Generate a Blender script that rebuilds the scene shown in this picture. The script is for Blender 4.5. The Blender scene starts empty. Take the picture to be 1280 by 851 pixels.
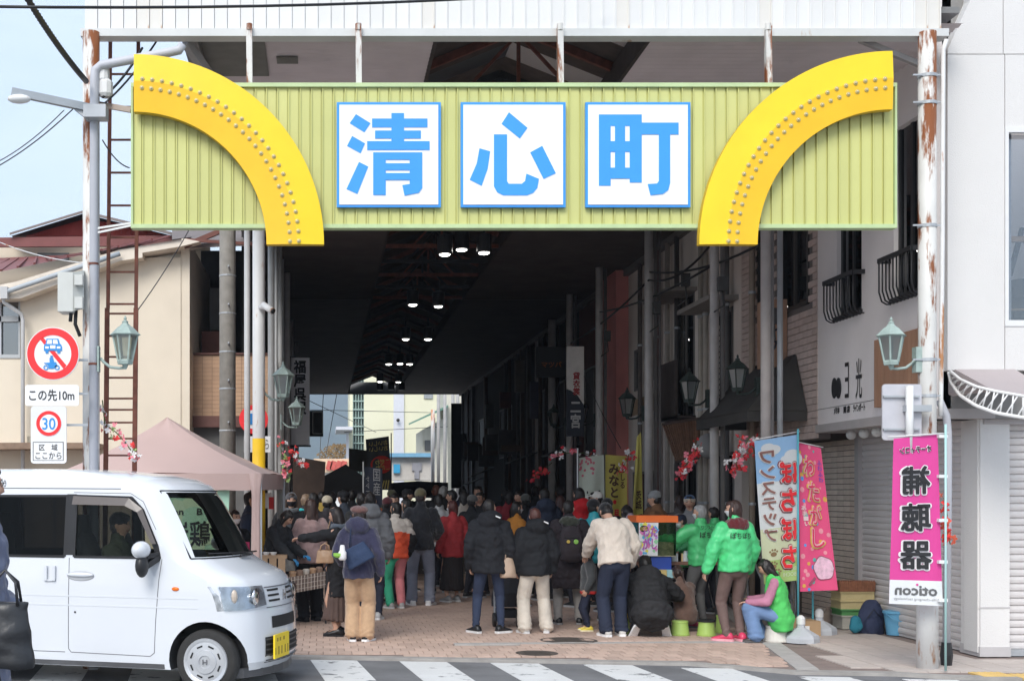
import bpy, bmesh, math, random
import numpy as np
from mathutils import Vector, Matrix, Euler
S = bpy.context.scene
R = math.radians
rnd = random.Random(7)
# ------------------------------------------------------------------ camera
F, H0, CX, HY = 1600.0, 1.65, 404.0, 618.0      # focal length in photo pixels, eye height, vanishing point
cam = bpy.data.cameras.new('camera'); cam_o = bpy.data.objects.new('camera', cam); S.collection.objects.link(cam_o)
cam.sensor_width = 36; cam.lens = 36 * F / 1280
cam.shift_x = (640 - CX) / 1280; cam.shift_y = (HY - 425.5) / 1280
cam_o.location = (0, 0, H0); cam_o.rotation_euler = (R(90), 0, 0)
cam.clip_start = .1; cam.clip_end = 9000
S.camera = cam_o
# ------------------------------------------------------------------ sky, sun, exposure
SUN_EL, SUN_AZ = R(42), R(203)                  # azimuth of the sun measured clockwise from +Y
W = bpy.data.worlds.new("World"); S.world = W; W.use_nodes = True
wt = W.node_tree; wt.nodes.clear()
wo = wt.nodes.new('ShaderNodeOutputWorld'); bg = wt.nodes.new('ShaderNodeBackground')
sk = wt.nodes.new('ShaderNodeTexSky'); sk.sky_type = 'NISHITA'; sk.sun_disc = False
sk.sun_elevation = SUN_EL; sk.sun_rotation = SUN_AZ; sk.air_density = 1.0; sk.dust_density = 1.5; sk.ozone_density = 1.0
tc = wt.nodes.new('ShaderNodeTexCoord'); mp = wt.nodes.new('ShaderNodeMapping'); mp.inputs['Scale'].default_value = (1, 1, 3.2)
nz = wt.nodes.new('ShaderNodeTexNoise'); nz.inputs['Scale'].default_value = 2.3; nz.inputs['Detail'].default_value = 7; nz.inputs['Roughness'].default_value = .55
cr = wt.nodes.new('ShaderNodeValToRGB'); cr.color_ramp.elements[0].position = .34; cr.color_ramp.elements[1].position = .82
cr.color_ramp.elements[0].color = (.5, .5, .5, 1); cr.color_ramp.elements[1].color = (1, 1, 1, 1)
mx = wt.nodes.new('ShaderNodeMix'); mx.data_type = 'RGBA'; mx.inputs[7].default_value = (4.3, 4.9, 5.6, 1)
L = wt.links.new
L(tc.outputs['Generated'], mp.inputs[0]); L(mp.outputs[0], nz.inputs[0]); L(nz.outputs[0], cr.inputs[0])
L(cr.outputs[0], mx.inputs[0]); L(sk.outputs[0], mx.inputs[6]); L(mx.outputs[2], bg.inputs[0]); L(bg.outputs[0], wo.inputs[0])
bg.inputs[1].default_value = .15
sl = bpy.data.lights.new('sun', 'SUN'); sl.energy = 1.9; sl.angle = R(30); sl.color = (1, .965, .91)
so = bpy.data.objects.new('sun', sl); S.collection.objects.link(so)
sd = Vector((math.sin(SUN_AZ) * math.cos(SUN_EL), math.cos(SUN_AZ) * math.cos(SUN_EL), math.sin(SUN_EL)))
so.rotation_euler = sd.to_track_quat('Z', 'Y').to_euler(); so.location = (0, -20, 40)
S.view_settings.view_transform = 'Standard'; S.view_settings.look = 'None'; S.view_settings.gamma = 1
S.view_settings.exposure = .74
S.cycles.max_bounces = 8; S.cycles.diffuse_bounces = 6; S.cycles.glossy_bounces = 3; S.cycles.transparent_max_bounces = 12
S.cycles.use_denoising = True
S.cycles.sample_clamp_indirect = 6
# ------------------------------------------------------------------ helpers
def P(px, py, Y):
    s = F / Y
    return Vector(((px - CX) / s, Y, H0 + (HY - py) / s))
def XX(px, Y): return (px - CX) * Y / F
def ZZ(py, Y): return H0 + (HY - py) * Y / F
ORG = {}
def link(o): S.collection.objects.link(o); return o
def tagp(o, label=None, cat=None, group=None, kind=None):
    if label: o['label'] = label
    if cat: o['category'] = cat
    if group: o['group'] = group
    if kind: o['kind'] = kind
    return o
def thing(name, label, cat, loc=(0, 0, 0), rz=0, group=None):
    o = link(bpy.data.objects.new(name, None)); o.location = loc; o.rotation_euler = (0, 0, rz)
    o.empty_display_size = .1
    ORG[o.name] = Vector(loc) if rz == 0 else None
    return tagp(o, label, cat, group)
def org(o):
    return ORG.get(o.name) if o else None
class MB:
    """mesh builder: collects shapes (world coordinates unless the parent is rotated), links them as ONE object"""
    def __init__(s): s.v = []; s.f = []; s.m = []; s.mi = 0; s.sm = []; s.smooth = False
    def add(s, vs, fs):
        b = len(s.v); s.v.extend([tuple(v) for v in vs])
        for f in fs: s.f.append(tuple(b + i for i in f)); s.m.append(s.mi); s.sm.append(s.smooth)
        return s
    def box(s, a, b, M=None):
        x0, y0, z0 = a; x1, y1, z1 = b
        vs = [(x0,y0,z0),(x1,y0,z0),(x1,y1,z0),(x0,y1,z0),(x0,y0,z1),(x1,y0,z1),(x1,y1,z1),(x0,y1,z1)]
        if M: vs = [M @ Vector(v) for v in vs]
        return s.add(vs, [(0,3,2,1),(4,5,6,7),(0,1,5,4),(1,2,6,5),(2,3,7,6),(3,0,4,7)])
    def hexa(s, vs): return s.add(vs, [(0,3,2,1),(4,5,6,7),(0,1,5,4),(1,2,6,5),(2,3,7,6),(3,0,4,7)])
    def bar(s, a, b, w, h=None, up=(0, 0, 1)):
        h = h or w; a = Vector(a); b = Vector(b); d = (b - a).normalized(); u = Vector(up)
        if abs(d.dot(u)) > .95: u = Vector((0, 1, 0))
        x = d.cross(u).normalized() * w / 2; y = x.normalized().cross(d).normalized() * h / 2
        return s.hexa([a-x-y, a+x-y, a+x+y, a-x+y, b-x-y, b+x-y, b+x+y, b-x+y])
    def rings(s, rs, close=True, cap=True, loop=False):
        n = len(rs[0]); vs = [p for r in rs for p in r]; fs = []
        m = len(rs)
        for i in range(m if loop else m - 1):
            j = (i + 1) % m
            for k in range(n if close else n - 1):
                l = (k + 1) % n
                fs.append((i*n+k, i*n+l, j*n+l, j*n+k))
        if cap and close and not loop: fs.append(tuple(range(n))[::-1]); fs.append(tuple((m-1)*n+k for k in range(n)))
        return s.add(vs, fs)
    def tube(s, pts, r, n=8, cap=True):
        pts = [Vector(p) for p in pts]; rs = []; u = None
        for i, p in enumerate(pts):
            d = (pts[min(i+1, len(pts)-1)] - pts[max(i-1, 0)]).normalized()
            if u is None:
                u = Vector((0, 0, 1)) if abs(d.z) < .9 else Vector((1, 0, 0))
            x = d.cross(u).normalized(); y = x.cross(d).normalized(); u = y
            q = r[i] if isinstance(r, (list, tuple)) else r
            rs.append([p + x*q*math.cos(2*math.pi*k/n) + y*q*math.sin(2*math.pi*k/n) for k in range(n)])
        s.smooth = True; s.rings(rs, cap=cap); s.smooth = False
        return s
    def lathe(s, c, prof, n=12, axis='z', a0=0):
        """prof: list of (r, h) from base upwards"""
        rs = []
        c = Vector(c)
        for r, h in prof:
            r = max(r, 1e-4); ring = []
            for k in range(n):
                a = 2*math.pi*(k)/n + a0
                x, y = r*math.cos(a), r*math.sin(a)
                ring.append(c + (Vector((x, y, h)) if axis == 'z' else Vector((x, h, -y)) if axis == 'y' else Vector((h, x, y))))
            rs.append(ring)
        return s.rings(rs)
    def ell(s, c, r, n=12, m=8, M=None):
        rs = []; c = Vector(c)
        for j in range(m + 1):
            t = math.pi * (j + .02 if j == 0 else j - .02 if j == m else j) / m
            ring = []
            for k in range(n):
                a = 2*math.pi*k/n
                v = Vector((r[0]*math.sin(t)*math.cos(a), r[1]*math.sin(t)*math.sin(a), -r[2]*math.cos(t)))
                ring.append(c + (M @ v if M else v))
            rs.append(ring)
        return s.rings(rs)
    def cone(s, a, b, ra, rb, n=10):
        """closed rounded capsule from a to b"""
        a = Vector(a); b = Vector(b); d = b - a
        if d.length < 1e-5: return s.ell(a, (ra, ra, ra), n, 6)
        d.normalize(); rs_p = []; rr = []
        for t in (-1, -.85, -.5, 0): rs_p.append(a + d*ra*t); rr.append(ra*math.sqrt(max(1-t*t, .0004)))
        for t in (0, .5, .85, 1): rs_p.append(b + d*rb*t); rr.append(rb*math.sqrt(max(1-t*t, .0004)))
        u = Vector((0, 0, 1)) if abs(d.z) < .9 else Vector((1, 0, 0))
        x = d.cross(u).normalized(); y = x.cross(d).normalized()
        return s.rings([[p + x*q*math.cos(2*math.pi*k/n) + y*q*math.sin(2*math.pi*k/n) for k in range(n)] for p, q in zip(rs_p, rr)])
    def loft(s, secs, n=14, X=None, cap=True):
        """secs: (centre, rx, ry[, ydir]) rings; x axis of every ring is X (default world x)"""
        X = Vector(X) if X else Vector((1, 0, 0)); rs = []
        for i, sc in enumerate(secs):
            c = Vector(sc[0]); d = Vector(secs[min(i+1, len(secs)-1)][0]) - Vector(secs[max(i-1, 0)][0]); d.normalize()
            y = d.cross(X).normalized()
            rs.append([c + X*sc[1]*math.cos(2*math.pi*k/n) + y*sc[2]*math.sin(2*math.pi*k/n) for k in range(n)])
        return s.rings(rs, cap=cap)
    def prism(s, poly, fn, d0, d1):
        """poly of (u, v) points; fn(u, v, d) -> point"""
        n = len(poly)
        vs = [fn(u, v, d0) for u, v in poly] + [fn(u, v, d1) for u, v in poly]
        return s.add(vs, [tuple(range(n))[::-1], tuple(range(n, 2*n))] + [(k, (k+1) % n, n+(k+1) % n, n+k) for k in range(n)])
    def fprism(s, pix, Y0, Y1, Yref=None):
        """polygon given in photo pixels at depth Yref, extruded to real thickness in depth"""
        Yr = Yref if Yref is not None else Y0
        return s.prism([(XX(x, Yr), ZZ(y, Yr)) for x, y in pix], lambda u, v, d: Vector((u, d, v)), Y0, Y1)
    def fbox(s, x0, y0, x1, y1, Y0, Y1):
        return s.box((XX(x0, Y0), Y0, ZZ(y1, Y0)), (XX(x1, Y0), Y1, ZZ(y0, Y0)))
    def mesh(s, name, mats, o=None):
        me = bpy.data.meshes.new(name)
        vs = s.v if o is None else [(x-o[0], y-o[1], z-o[2]) for x, y, z in s.v]
        me.from_pydata(vs, [], s.f)
        for m in (mats if isinstance(mats, (list, tuple)) else [mats]): me.materials.append(m)
        if len(me.materials) > 1: me.polygons.foreach_set('material_index', s.m)
        if any(s.sm): me.polygons.foreach_set('use_smooth', s.sm)
        me.update(); return me
    def build(s, name, mats, parent=None, label=None, cat=None, group=None, kind=None, fix=False):
        o_ = org(parent) if parent is not None else None
        me = s.mesh(name, mats, o_)
        if fix:
            bm = bmesh.new(); bm.from_mesh(me); bmesh.ops.recalc_face_normals(bm, faces=bm.faces); bm.to_mesh(me); bm.free()
        o = link(bpy.data.objects.new(name, me))
        if parent is not None: o.parent = parent; ORG[o.name] = o_
        return tagp(o, label, cat, group, kind)
def rootless(mb, name, mats, at, label, cat, group=None, kind=None):
    """a single-mesh thing whose origin stands at `at`"""
    me = mb.mesh(name, mats, Vector(at)); o = link(bpy.data.objects.new(name, me)); o.location = at
    ORG[o.name] = Vector(at)
    return tagp(o, label, cat, group, kind)
def inst(me, name, parent, loc, rot=(0, 0, 0), sc=(1, 1, 1), world=True):
    o = link(bpy.data.objects.new(name, me)); o.parent = parent
    q = Vector(loc)
    if world and parent is not None and org(parent) is not None: q = q - org(parent)
    o.location = q; o.rotation_euler = rot; o.scale = sc
    return o
def copy_tree(o, loc=None, rz=None, label=None, parent=None):
    c = link(o.copy()); c.parent = parent
    if loc is not None: c.location = loc
    if rz is not None: c.rotation_euler = (0, 0, rz)
    if label: c['label'] = label
    for ch in list(o.children): copy_tree(ch, parent=c)
    return c
# ------------------------------------------------------------------ materials
MATS = {}
def mat(name, col, rough=.6, var=.12, sc=6, bump=0, bsc=None, metal=0, rust=0, rsc=3, rcol=(.22, .07, .02), dirt=0, emit=0, rndv=0, strz=1, spec=.4, alpha=None, coat=0, wave=None, sheen=0):
    if name in MATS: return MATS[name]
    m = bpy.data.materials.new(name); m.use_nodes = True; t = m.node_tree; n = t.nodes; K = t.links.new
    b = n['Principled BSDF']; b.inputs['Roughness'].default_value = rough; b.inputs['Metallic'].default_value = metal
    b.inputs['Specular IOR Level'].default_value = spec; b.inputs['Coat Weight'].default_value = coat
    if sheen: b.inputs['Sheen Weight'].default_value = sheen
    c = (*col, 1)
    tx = n.new('ShaderNodeTexCoord'); mpn = n.new('ShaderNodeMapping'); K(tx.outputs['Object'], mpn.inputs[0])
    mpn.inputs['Scale'].default_value = (1, 1, strz)
    ns = n.new('ShaderNodeTexNoise'); ns.inputs['Scale'].default_value = sc; ns.inputs['Detail'].default_value = 6; K(mpn.outputs[0], ns.inputs[0])
    mr = n.new('ShaderNodeMapRange'); mr.inputs[1].default_value = .3; mr.inputs[2].default_value = .7
    mr.inputs[3].default_value = 1 - var; mr.inputs[4].default_value = 1 + var; K(ns.outputs[0], mr.inputs[0])
    val = mr.outputs[0]
    if rndv:
        oi = n.new('ShaderNodeObjectInfo'); m2 = n.new('ShaderNodeMapRange'); m2.inputs[3].default_value = 1 - rndv; m2.inputs[4].default_value = 1 + rndv
        K(oi.outputs['Random'], m2.inputs[0]); mm = n.new('ShaderNodeMath'); mm.operation = 'MULTIPLY'; K(val, mm.inputs[0]); K(m2.outputs[0], mm.inputs[1]); val = mm.outputs[0]
    vm = n.new('ShaderNodeVectorMath'); vm.operation = 'SCALE'; vm.inputs[0].default_value = col; K(val, vm.inputs['Scale'])
    out = vm.outputs[0]
    def over(out, col2, amount, scale, stretch, soft=.06, detail=8):
        mq = n.new('ShaderNodeMapping'); K(tx.outputs['Object'], mq.inputs[0]); mq.inputs['Scale'].default_value = (1, 1, stretch); mq.inputs['Location'].default_value = (3.1, 7.7, 1.3)
        n2 = n.new('ShaderNodeTexNoise'); n2.inputs['Scale'].default_value = scale; n2.inputs['Detail'].default_value = detail; n2.inputs['Roughness'].default_value = .65; K(mq.outputs[0], n2.inputs[0])
        r2 = n.new('ShaderNodeMapRange'); thr = .72 - .35*amount; r2.inputs[1].default_value = thr; r2.inputs[2].default_value = thr + soft; K(n2.outputs[0], r2.inputs[0])
        mi = n.new('ShaderNodeMix'); mi.data_type = 'RGBA'; mi.inputs[7].default_value = (*col2, 1); K(r2.outputs[0], mi.inputs[0]); K(out, mi.inputs[6])
        return mi.outputs[2], r2.outputs[0]
    if dirt: out, _ = over(out, tuple(q*.55 for q in col), dirt, 2.2, .25, .35)
    if rust: out, _ = over(out, rcol, rust, rsc, .22, .07)
    if wave:
        wv = n.new('ShaderNodeTexWave'); wv.inputs['Scale'].default_value = wave[0]; wv.inputs['Distortion'].default_value = wave[2] if len(wave) > 2 else 1
        wv.bands_direction = wave[1]; K(tx.outputs['Object'], wv.inputs[0])
    K(out, b.inputs['Base Color'])
    if bump or wave:
        bp = n.new('ShaderNodeBump'); bp.inputs['Strength'].default_value = bump or .3; bp.inputs['Distance'].default_value = .01
        nb = n.new('ShaderNodeTexNoise'); nb.inputs['Scale'].default_value = bsc or sc*6; nb.inputs['Detail'].default_value = 5; K(tx.outputs['Object'], nb.inputs[0])
        K(wv.outputs[0] if wave else nb.outputs[0], bp.inputs['Height']); K(bp.outputs[0], b.inputs['Normal'])
    if emit:
        b.inputs['Emission Color'].default_value = c; b.inputs['Emission Strength'].default_value = emit
    MATS[name] = m; return m
def glass(name, tint=(.5, .52, .5), refl=.08, rough=.02):
    if name in MATS: return MATS[name]
    m = bpy.data.materials.new(name); m.use_nodes = True; t = m.node_tree; n = t.nodes; n.clear(); K = t.links.new
    o = n.new('ShaderNodeOutputMaterial'); tr = n.new('ShaderNodeBsdfTransparent'); gl = n.new('ShaderNodeBsdfGlossy'); mi = n.new('ShaderNodeMixShader')
    tr.inputs[0].default_value = (*tint, 1); gl.inputs['Roughness'].default_value = rough; gl.inputs[0].default_value = (.9, .93, .95, 1)
    fr = n.new('ShaderNodeLayerWeight'); fr.inputs[0].default_value = .18; ad = n.new('ShaderNodeMath'); ad.operation = 'ADD'; ad.inputs[1].default_value = refl
    ad.use_clamp = True; K(fr.outputs['Fresnel'], ad.inputs[0])
    K(ad.outputs[0], mi.inputs[0]); K(tr.outputs[0], mi.inputs[1]); K(gl.outputs[0], mi.inputs[2]); K(mi.outputs[0], o.inputs[0])
    MATS[name] = m; return m
white_paint = mat('white_paint_weathered', (.70, .70, .69), .5, .05, 3, bump=.08, rust=.42, rsc=5, rcol=(.42, .2, .09), dirt=.25)
white_rusty = mat('white_paint_rusty', (.63, .62, .59), .5, .06, 4, bump=.15, rust=.65, rsc=7, dirt=.25)
fascia_m = mat('fascia_sheet', (.70, .70, .69), .45, .04, 3, bump=.05, rust=.5, rsc=3.4, rcol=(.45, .26, .13), dirt=.12, rndv=.03)
fascia_rust = mat('fascia_sheet_rusty', (.68, .66, .62), .5, .05, 3, bump=.05, rust=.62, rsc=4, rcol=(.42, .2, .08), dirt=.3)
green_sheet = mat('yellow_green_sheet', (.56, .565, .215), .5, .10, 2.5, bump=.06, dirt=.16, rndv=.045, strz=.3)
green_trim = mat('green_trim', (.48, .60, .32), .5, .08, 5, dirt=.2)
yellow_a = mat('yellow_face_outer', (.86, .60, .018), .42, .05, 3, spec=.35, dirt=.12, bump=.04)
yellow_b = mat('yellow_face_inner', (.86, .51, .02), .42, .05, 3, spec=.35, dirt=.12, bump=.04)
sign_white = mat('sign_white', (.84, .85, .86), .4, .02, 4)
sign_blue = mat('sign_blue', (.045, .30, .80), .4, .03, 4)
dark_steel = mat('dark_steel', (.03, .03, .03), .6, .2)
rust_steel = mat('rusty_brown_steel', (.16, .055, .035), .7, .3, 12, bump=.2)
galv = mat('galvanised', (.42, .44, .46), .45, .08, 6, metal=.3, dirt=.2)
grey_pipe = mat('grey_pvc', (.47, .48, .52), .5, .04, 4, dirt=.15)
pole_grey = mat('pole_paint_grey', (.56, .54, .53), .55, .1, 6, bump=.1, dirt=.25)
concrete = mat('concrete_pole', (.25, .235, .21), .85, .15, 8, bump=.25, dirt=.3)
soffit = mat('soffit_sheet', (.66, .59, .59), .7, .08, 2, dirt=.3)
black_m = mat('black_matte', (.015, .015, .016), .7, .2)
black_pl = mat('black_plastic', (.02, .02, .022), .4, .1)
patina = mat('patina_green_metal', (.32, .40, .37), .55, .15, 14, bump=.15, dirt=.2)
dark_lamp = mat('dark_green_lamp_metal', (.03, .045, .04), .55, .2, 14, bump=.15)
lamp_glass = glass('frosted_lamp_glass', (.62, .66, .6), .25, .35)
ink = mat('black_ink', (.02, .02, .022), .6, .05)
ink_grey = mat('grey_ink', (.12, .12, .12), .6, .05)
white_ink = mat('white_ink', (.8, .8, .8), .6, .03)
asphalt = mat('asphalt', (.175, .175, .18), .85, .18, 2, bump=.6, bsc=220, dirt=.5)
stucco = mat('white_stucco', (.69, .675, .66), .85, .03, 1.2, bump=.45, bsc=90, dirt=.14)
stucco_g = mat('grey_stucco', (.76, .72, .71), .85, .06, 1.5, bump=.35, bsc=60, dirt=.2, strz=.4)
# ------------------------------------------------------------------ lettering
def glyphs(body, bold=0, spacing=1, res=3):
    if bold > .018:      # heavy strokes: shifted copies of the glyph, each a hair in front of the last
        v0, f0 = glyphs(body, .006, spacing, 2); v, f = [], []
        for k in range(9):
            a = 2*math.pi*k/8; r_ = (bold-.006)*1.0 if k < 8 else 0; b = len(v)
            v += [(x+r_*math.cos(a), y+r_*math.sin(a), .00025*k) for x, y, z in v0]; f += [tuple(b+i for i in q) for q in f0]
        return v, f
    c = bpy.data.curves.new('lettering', 'FONT'); c.body = body; c.size = 1; c.offset = bold; c.resolution_u = res; c.space_line = spacing
    c.align_x = 'CENTER'
    o = link(bpy.data.objects.new('lettering', c)); bpy.context.view_layer.update()
    me = bpy.data.meshes.new_from_object(o.evaluated_get(bpy.context.evaluated_depsgraph_get()))
    v = [tuple(x.co) for x in me.vertices]; f = [tuple(p.vertices) for p in me.polygons]
    bpy.data.objects.remove(o); bpy.data.curves.remove(c); bpy.data.meshes.remove(me)
    return v, f
def text(body, o, X, U, w, h, m, parent, name='lettering', mirror=False, bold=0, off=.004, spacing=1.0, warp=None, label=None, keep=False, tilt=0):
    """lettering fitted to a w x h box whose lower left corner is o, spanned by directions X and U, raised by off"""
    v, f = glyphs(body, bold, spacing)
    if not v: return None
    x0 = min(p[0] for p in v); x1 = max(p[0] for p in v); y0 = min(p[1] for p in v); y1 = max(p[1] for p in v)
    X = Vector(X).normalized(); U = Vector(U).normalized(); N = X.cross(U).normalized(); o = Vector(o)
    pad = (0, 0)
    mb = MB(); out = []
    for p in v:
        a = (p[0]-x0)/max(x1-x0, 1e-6); b = (p[1]-y0)/max(y1-y0, 1e-6)
        if mirror: a = 1 - a
        q = o + X*(a*w) + U*(b*h) + N*(off+p[2])
        if warp: q = warp(a*w, b*h, q, N*off)
        out.append(q)
    mb.add(out, f)
    return mb.build(name, m, parent, label=label)
def ftext(body, x0, y0, x1, y1, Y, m, parent, **k):
    """lettering on a plane facing the camera, box in photo pixels, on the plane at depth Y"""
    return text(body, P(x0, y1, Y), (1, 0, 0), (0, 0, 1), (x1-x0)*Y/F, (y1-y0)*Y/F, m, parent, **k)
# ================================================================== THE SETTING
def kind_s(o): o['kind'] = 'structure'; return o
# ground to the horizon (dull earth and town floor)
g = MB(); g.add([(-1500, -300, -.06), (1500, -300, -.06), (1500, 1800, -.06), (-1500, 1800, -.06)], [(0, 1, 2, 3)])
kind_s(g.build('ground', mat('town_ground', (.16, .16, .15), .9, .2, .05)))
KERB = [(-40, 18.3), (-.24, 13.07), (3.58, 12.57), (4.05, 12.25), (4.4, 11.95), (5.3, 11.84), (5.78, 11.6), (12, 10.75), (40, 7.1)]
def kerb_y(x):
    for (a, b), (c, d) in zip(KERB, KERB[1:]):
        if a <= x <= c: return b + (d-b)*(x-a)/(c-a)
    return KERB[-1][1]
g = MB(); n = len(KERB)
g.add([(-40, -30, -.03), (40, -30, -.03)] + [(x, y, -.03) for x, y in KERB[::-1]], [tuple(range(n+2))])
road = kind_s(g.build('road', asphalt))
# kerb lip: a low step down to the road
g = MB()
for (a, b), (c, d) in zip(KERB, KERB[1:]):
    g.hexa([(a, b, -.05), (c, d, -.05), (c, d+.14, -.05), (a, b+.14, -.05), (a, b, .0), (c, d, .0), (c, d+.14, .001), (a, b+.14, .001)])
kind_s(g.build('kerb', mat('kerb_concrete', (.33, .31, .29), .85, .15, 6, bump=.3)))
g = MB(); g.add([(x, y+.14, -.012) for x, y in KERB] + [(40, 64, -.012), (-40, 64, -.012)], [tuple(range(n+2))])
pave = kind_s(g.build('pavement', mat('paving_bed', (.24, .19, .17), .9, .15, 5, bump=.2, bsc=80)))
brick_m = mat('paving_brick_red', (.53, .39, .32), .85, .08, 9, bump=.25, bsc=90, rndv=.13, dirt=.15)
brick_n = mat('paving_brick_red_mass', (.53, .39, .32), .85, .10, 3, bump=.25, bsc=90, dirt=.15)
beige_m = mat('paving_slab_beige', (.50, .44, .40), .85, .08, 9, bump=.25, bsc=90, rndv=.06, dirt=.15)
BW, BD = .150, .235
def split_x(y): return 4.5 + (y - 11.95) * .19
bmesh_one = MB().box((-BW/2+.004, -BD/2+.004, -.03), (BW/2-.004, BD/2-.004, 0)).mesh('paving_brick', brick_m)
slab_one = MB().box((-.146, -.146, -.03), (.146, .146, 0)).mesh('paving_slab', beige_m)
ORG['pavement'] = Vector((0, 0, 0))
cells = []
for j in range(0, 62):
    y = 12.25 + j*BD
    for i in range(-12, 42):
        x = -1.2 + i*BW + (BW/2 if j % 2 else 0)
        if y - BD/2 < kerb_y(x)+.15 or x > split_x(y)-.1: continue
        if (abs(y-14.28-.06*(x-3)) < .1 and x > 1.4): continue
        cells.append((x, y))
cells.sort(key=lambda c: c[1])
mass = MB()
for k, (x, y) in enumerate(cells):
    if k < 300: inst(bmesh_one, 'paving_brick', pave, (x, y, .001*rnd.random()))
    else: mass.box((x-BW/2+.004, y-BD/2+.004, -.02), (x+BW/2-.004, y+BD/2-.004, rnd.random()*.0015))
mass.build('brick_field', brick_n, pave, kind='stuff')
cells = []
for j in range(0, 22):
    for i in range(0, 24):
        x = 4.6 + i*.3; y = 11.2 + j*.3
        if y-.15 < kerb_y(x)+.16 or x-.15 < split_x(y)+.34 or x > 6.6 and y > 12.95: continue
        cells.append((x, y))
for x, y in cells[:290]: inst(slab_one, 'paving_slab', pave, (x, y, .001*rnd.random()))
g = MB()     # pale stone strips along the seam and across the bricks
g.hexa([(split_x(12.1)-.05, 12.1, -.02), (split_x(12.1)+.16, 12.1, -.02), (split_x(20)+.16, 20, -.02), (split_x(20)-.05, 20, -.02)] + [(split_x(12.1)-.05, 12.1, .002), (split_x(12.1)+.16, 12.1, .002), (split_x(20)+.16, 20, .002), (split_x(20)-.05, 20, .002)])
g.hexa([(1.45, 14.1, -.02), (4.9, 14.31, -.02), (4.9, 14.47, -.02), (1.45, 14.26, -.02), (1.45, 14.1, .002), (4.9, 14.31, .002), (4.9, 14.47, .002), (1.45, 14.26, .002)])
g.build('stone_strip', mat('pale_stone', (.42, .40, .38), .8, .1, 8, bump=.2), pave)
for (px, py, w, d) in ((711, 800, .32, .19), (671, 816, .22, .11)):
    Y = F*H0/(py-HY); mh = MB(); mh.lathe((XX(px, Y), Y, -.01), [(1, 0), (1, .014), (.93, .014), (.92, .011), (0, .011)], 28)
    mh.v = [((x-XX(px, Y))*w+XX(px, Y), (y-Y)*w+Y, z) for x, y, z in mh.v]
    for k in range(5): mh.box((XX(px, Y)-w*.6, Y-w*.55+k*w*.27, .003), (XX(px, Y)+w*.6, Y-w*.47+k*w*.27, .0055))
    rootless(mh, 'manhole_cover', mat('cast_iron', (.09, .075, .065), .7, .2, 10), (XX(px, Y), Y, 0), 'larger dark iron cover set in the red paving before the crowd' if w > .3 else 'smaller dark iron cover nearest to the road crossing', 'manhole cover')
# crosswalk: worn stripes across the asphalt
cw = mat('road_paint_worn', (.66, .66, .65), .75, .05, 3, rust=.42, rsc=4.5, rcol=(.17, .17, .175), bump=.2)
for k in range(-5, 11):
    x0 = -.13 + .9*k; yk = kerb_y(x0+.2)
    y1 = yk - (.02 if x0 < 3 else .1); y0 = y1 - 3.2
    d = lambda y: (y1-y)*.1
    st = MB(); st.hexa([(x0+d(y0), y0, -.03), (x0+.47+d(y0), y0-.06, -.03), (x0+.47+d(y1), y1-.06, -.03), (x0, y1, -.03), (x0+d(y0), y0, -.025), (x0+.47+d(y0), y0-.06, -.025), (x0+.47+d(y1), y1-.06, -.025), (x0, y1, -.025)])
    st.build('crosswalk_stripe', cw, road, kind=None)
ORG['road'] = Vector((0, 0, 0))
# yellow tactile paving at the far right corner
tp = MB()
tm = mat('tactile_yellow_worn', (.62, .42, .15), .8, .12, 8, dirt=.3)
for i in range(5):
    x = 6.0 + i*.3; y = 11.62 - .11*i
    t1 = MB().box((x, y, -.02), (x+.29, y+.29, .003))
    for a in range(5):
        for b in range(5): t1.lathe((x+.03+a*.058, y+.03+b*.058, .003), [(.018, 0), (.012, .005)], 6)
    t1.build('tactile_tile', tm, pave)
# ------------------------------------------------------------------ far hills and buildings seen through the arcade
hb = MB(); rr = random.Random(3); nx, ny = 90, 14
for j in range(ny):
    for i in range(nx):
        x = -700 + i*16; t = j/(ny-1); y = 1150 + 500*t
        h = math.sin(t*math.pi*.55)*(118 + 26*math.sin(i*.17+1) + 12*math.sin(i*.41) + 5*math.sin(i*1.1+j)) * (1.05 - .35*max(0, (x+20)/700))
        hb.v.append((x, y, h-2+rr.uniform(-2, 2)))
for j in range(ny-1):
    for i in range(nx-1):
        a = j*nx+i; hb.f.append((a, a+1, a+nx+1, a+nx)); hb.m.append(0); hb.sm.append(True)
kind_s(hb.build('hills', mat('wooded_hill', (.06, .085, .06), .95, .35, .03, bump=.5, bsc=.2)))
# ================================================================== ARCADE GATE: fascia, roof, sign, arches
YF = 12.25
ar = thing('arcade_roof', 'long covered arcade roof with a white sheet front above the green sign', 'arcade roof', (2.4, YF, 6))
# fascia sheets (each one a part), trim, posts
x0, x1 = XX(106, YF), XX(1176, YF); zt, zb = ZZ(-60, YF), ZZ(39, YF)
nP = 66; w = (x1-x0)/nP
pan = MB(); pan.box((-w/2, 0, 0), (w/2-.003, .02, zt-zb)); pan.box((w/2-.016, -.014, 0), (w/2-.003, 0, zt-zb))
pm = pan.mesh('fascia_panel', fascia_m); pm2 = pm.copy(); pm2.materials[0] = fascia_rust
for i in range(nP):
    px = CX + (x0+w*(i+.5))*F/YF
    rusty = any(abs(px-q) < 9 for q in (173, 190, 960, 1165, 1148)) or rnd.random() < .05
    inst(pm2 if rusty else pm, 'fascia_panel', ar, (x0+w*(i+.5), YF, zb))
t = MB(); t.box((x0-.03, YF-.06, ZZ(48, YF)), (x1+.05, YF+.10, ZZ(38.5, YF))); t.build('fascia_trim', mat('trim_white', (.60, .61, .60), .5, .05, 3, rust=.2, rsc=4, rcol=(.4, .25, .15), dirt=.3), ar)
t = MB(); t.box((x0, YF+.03, zb), (x1, YF+.08, zt)); t.build('fascia_backing', dark_steel, ar)
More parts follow.
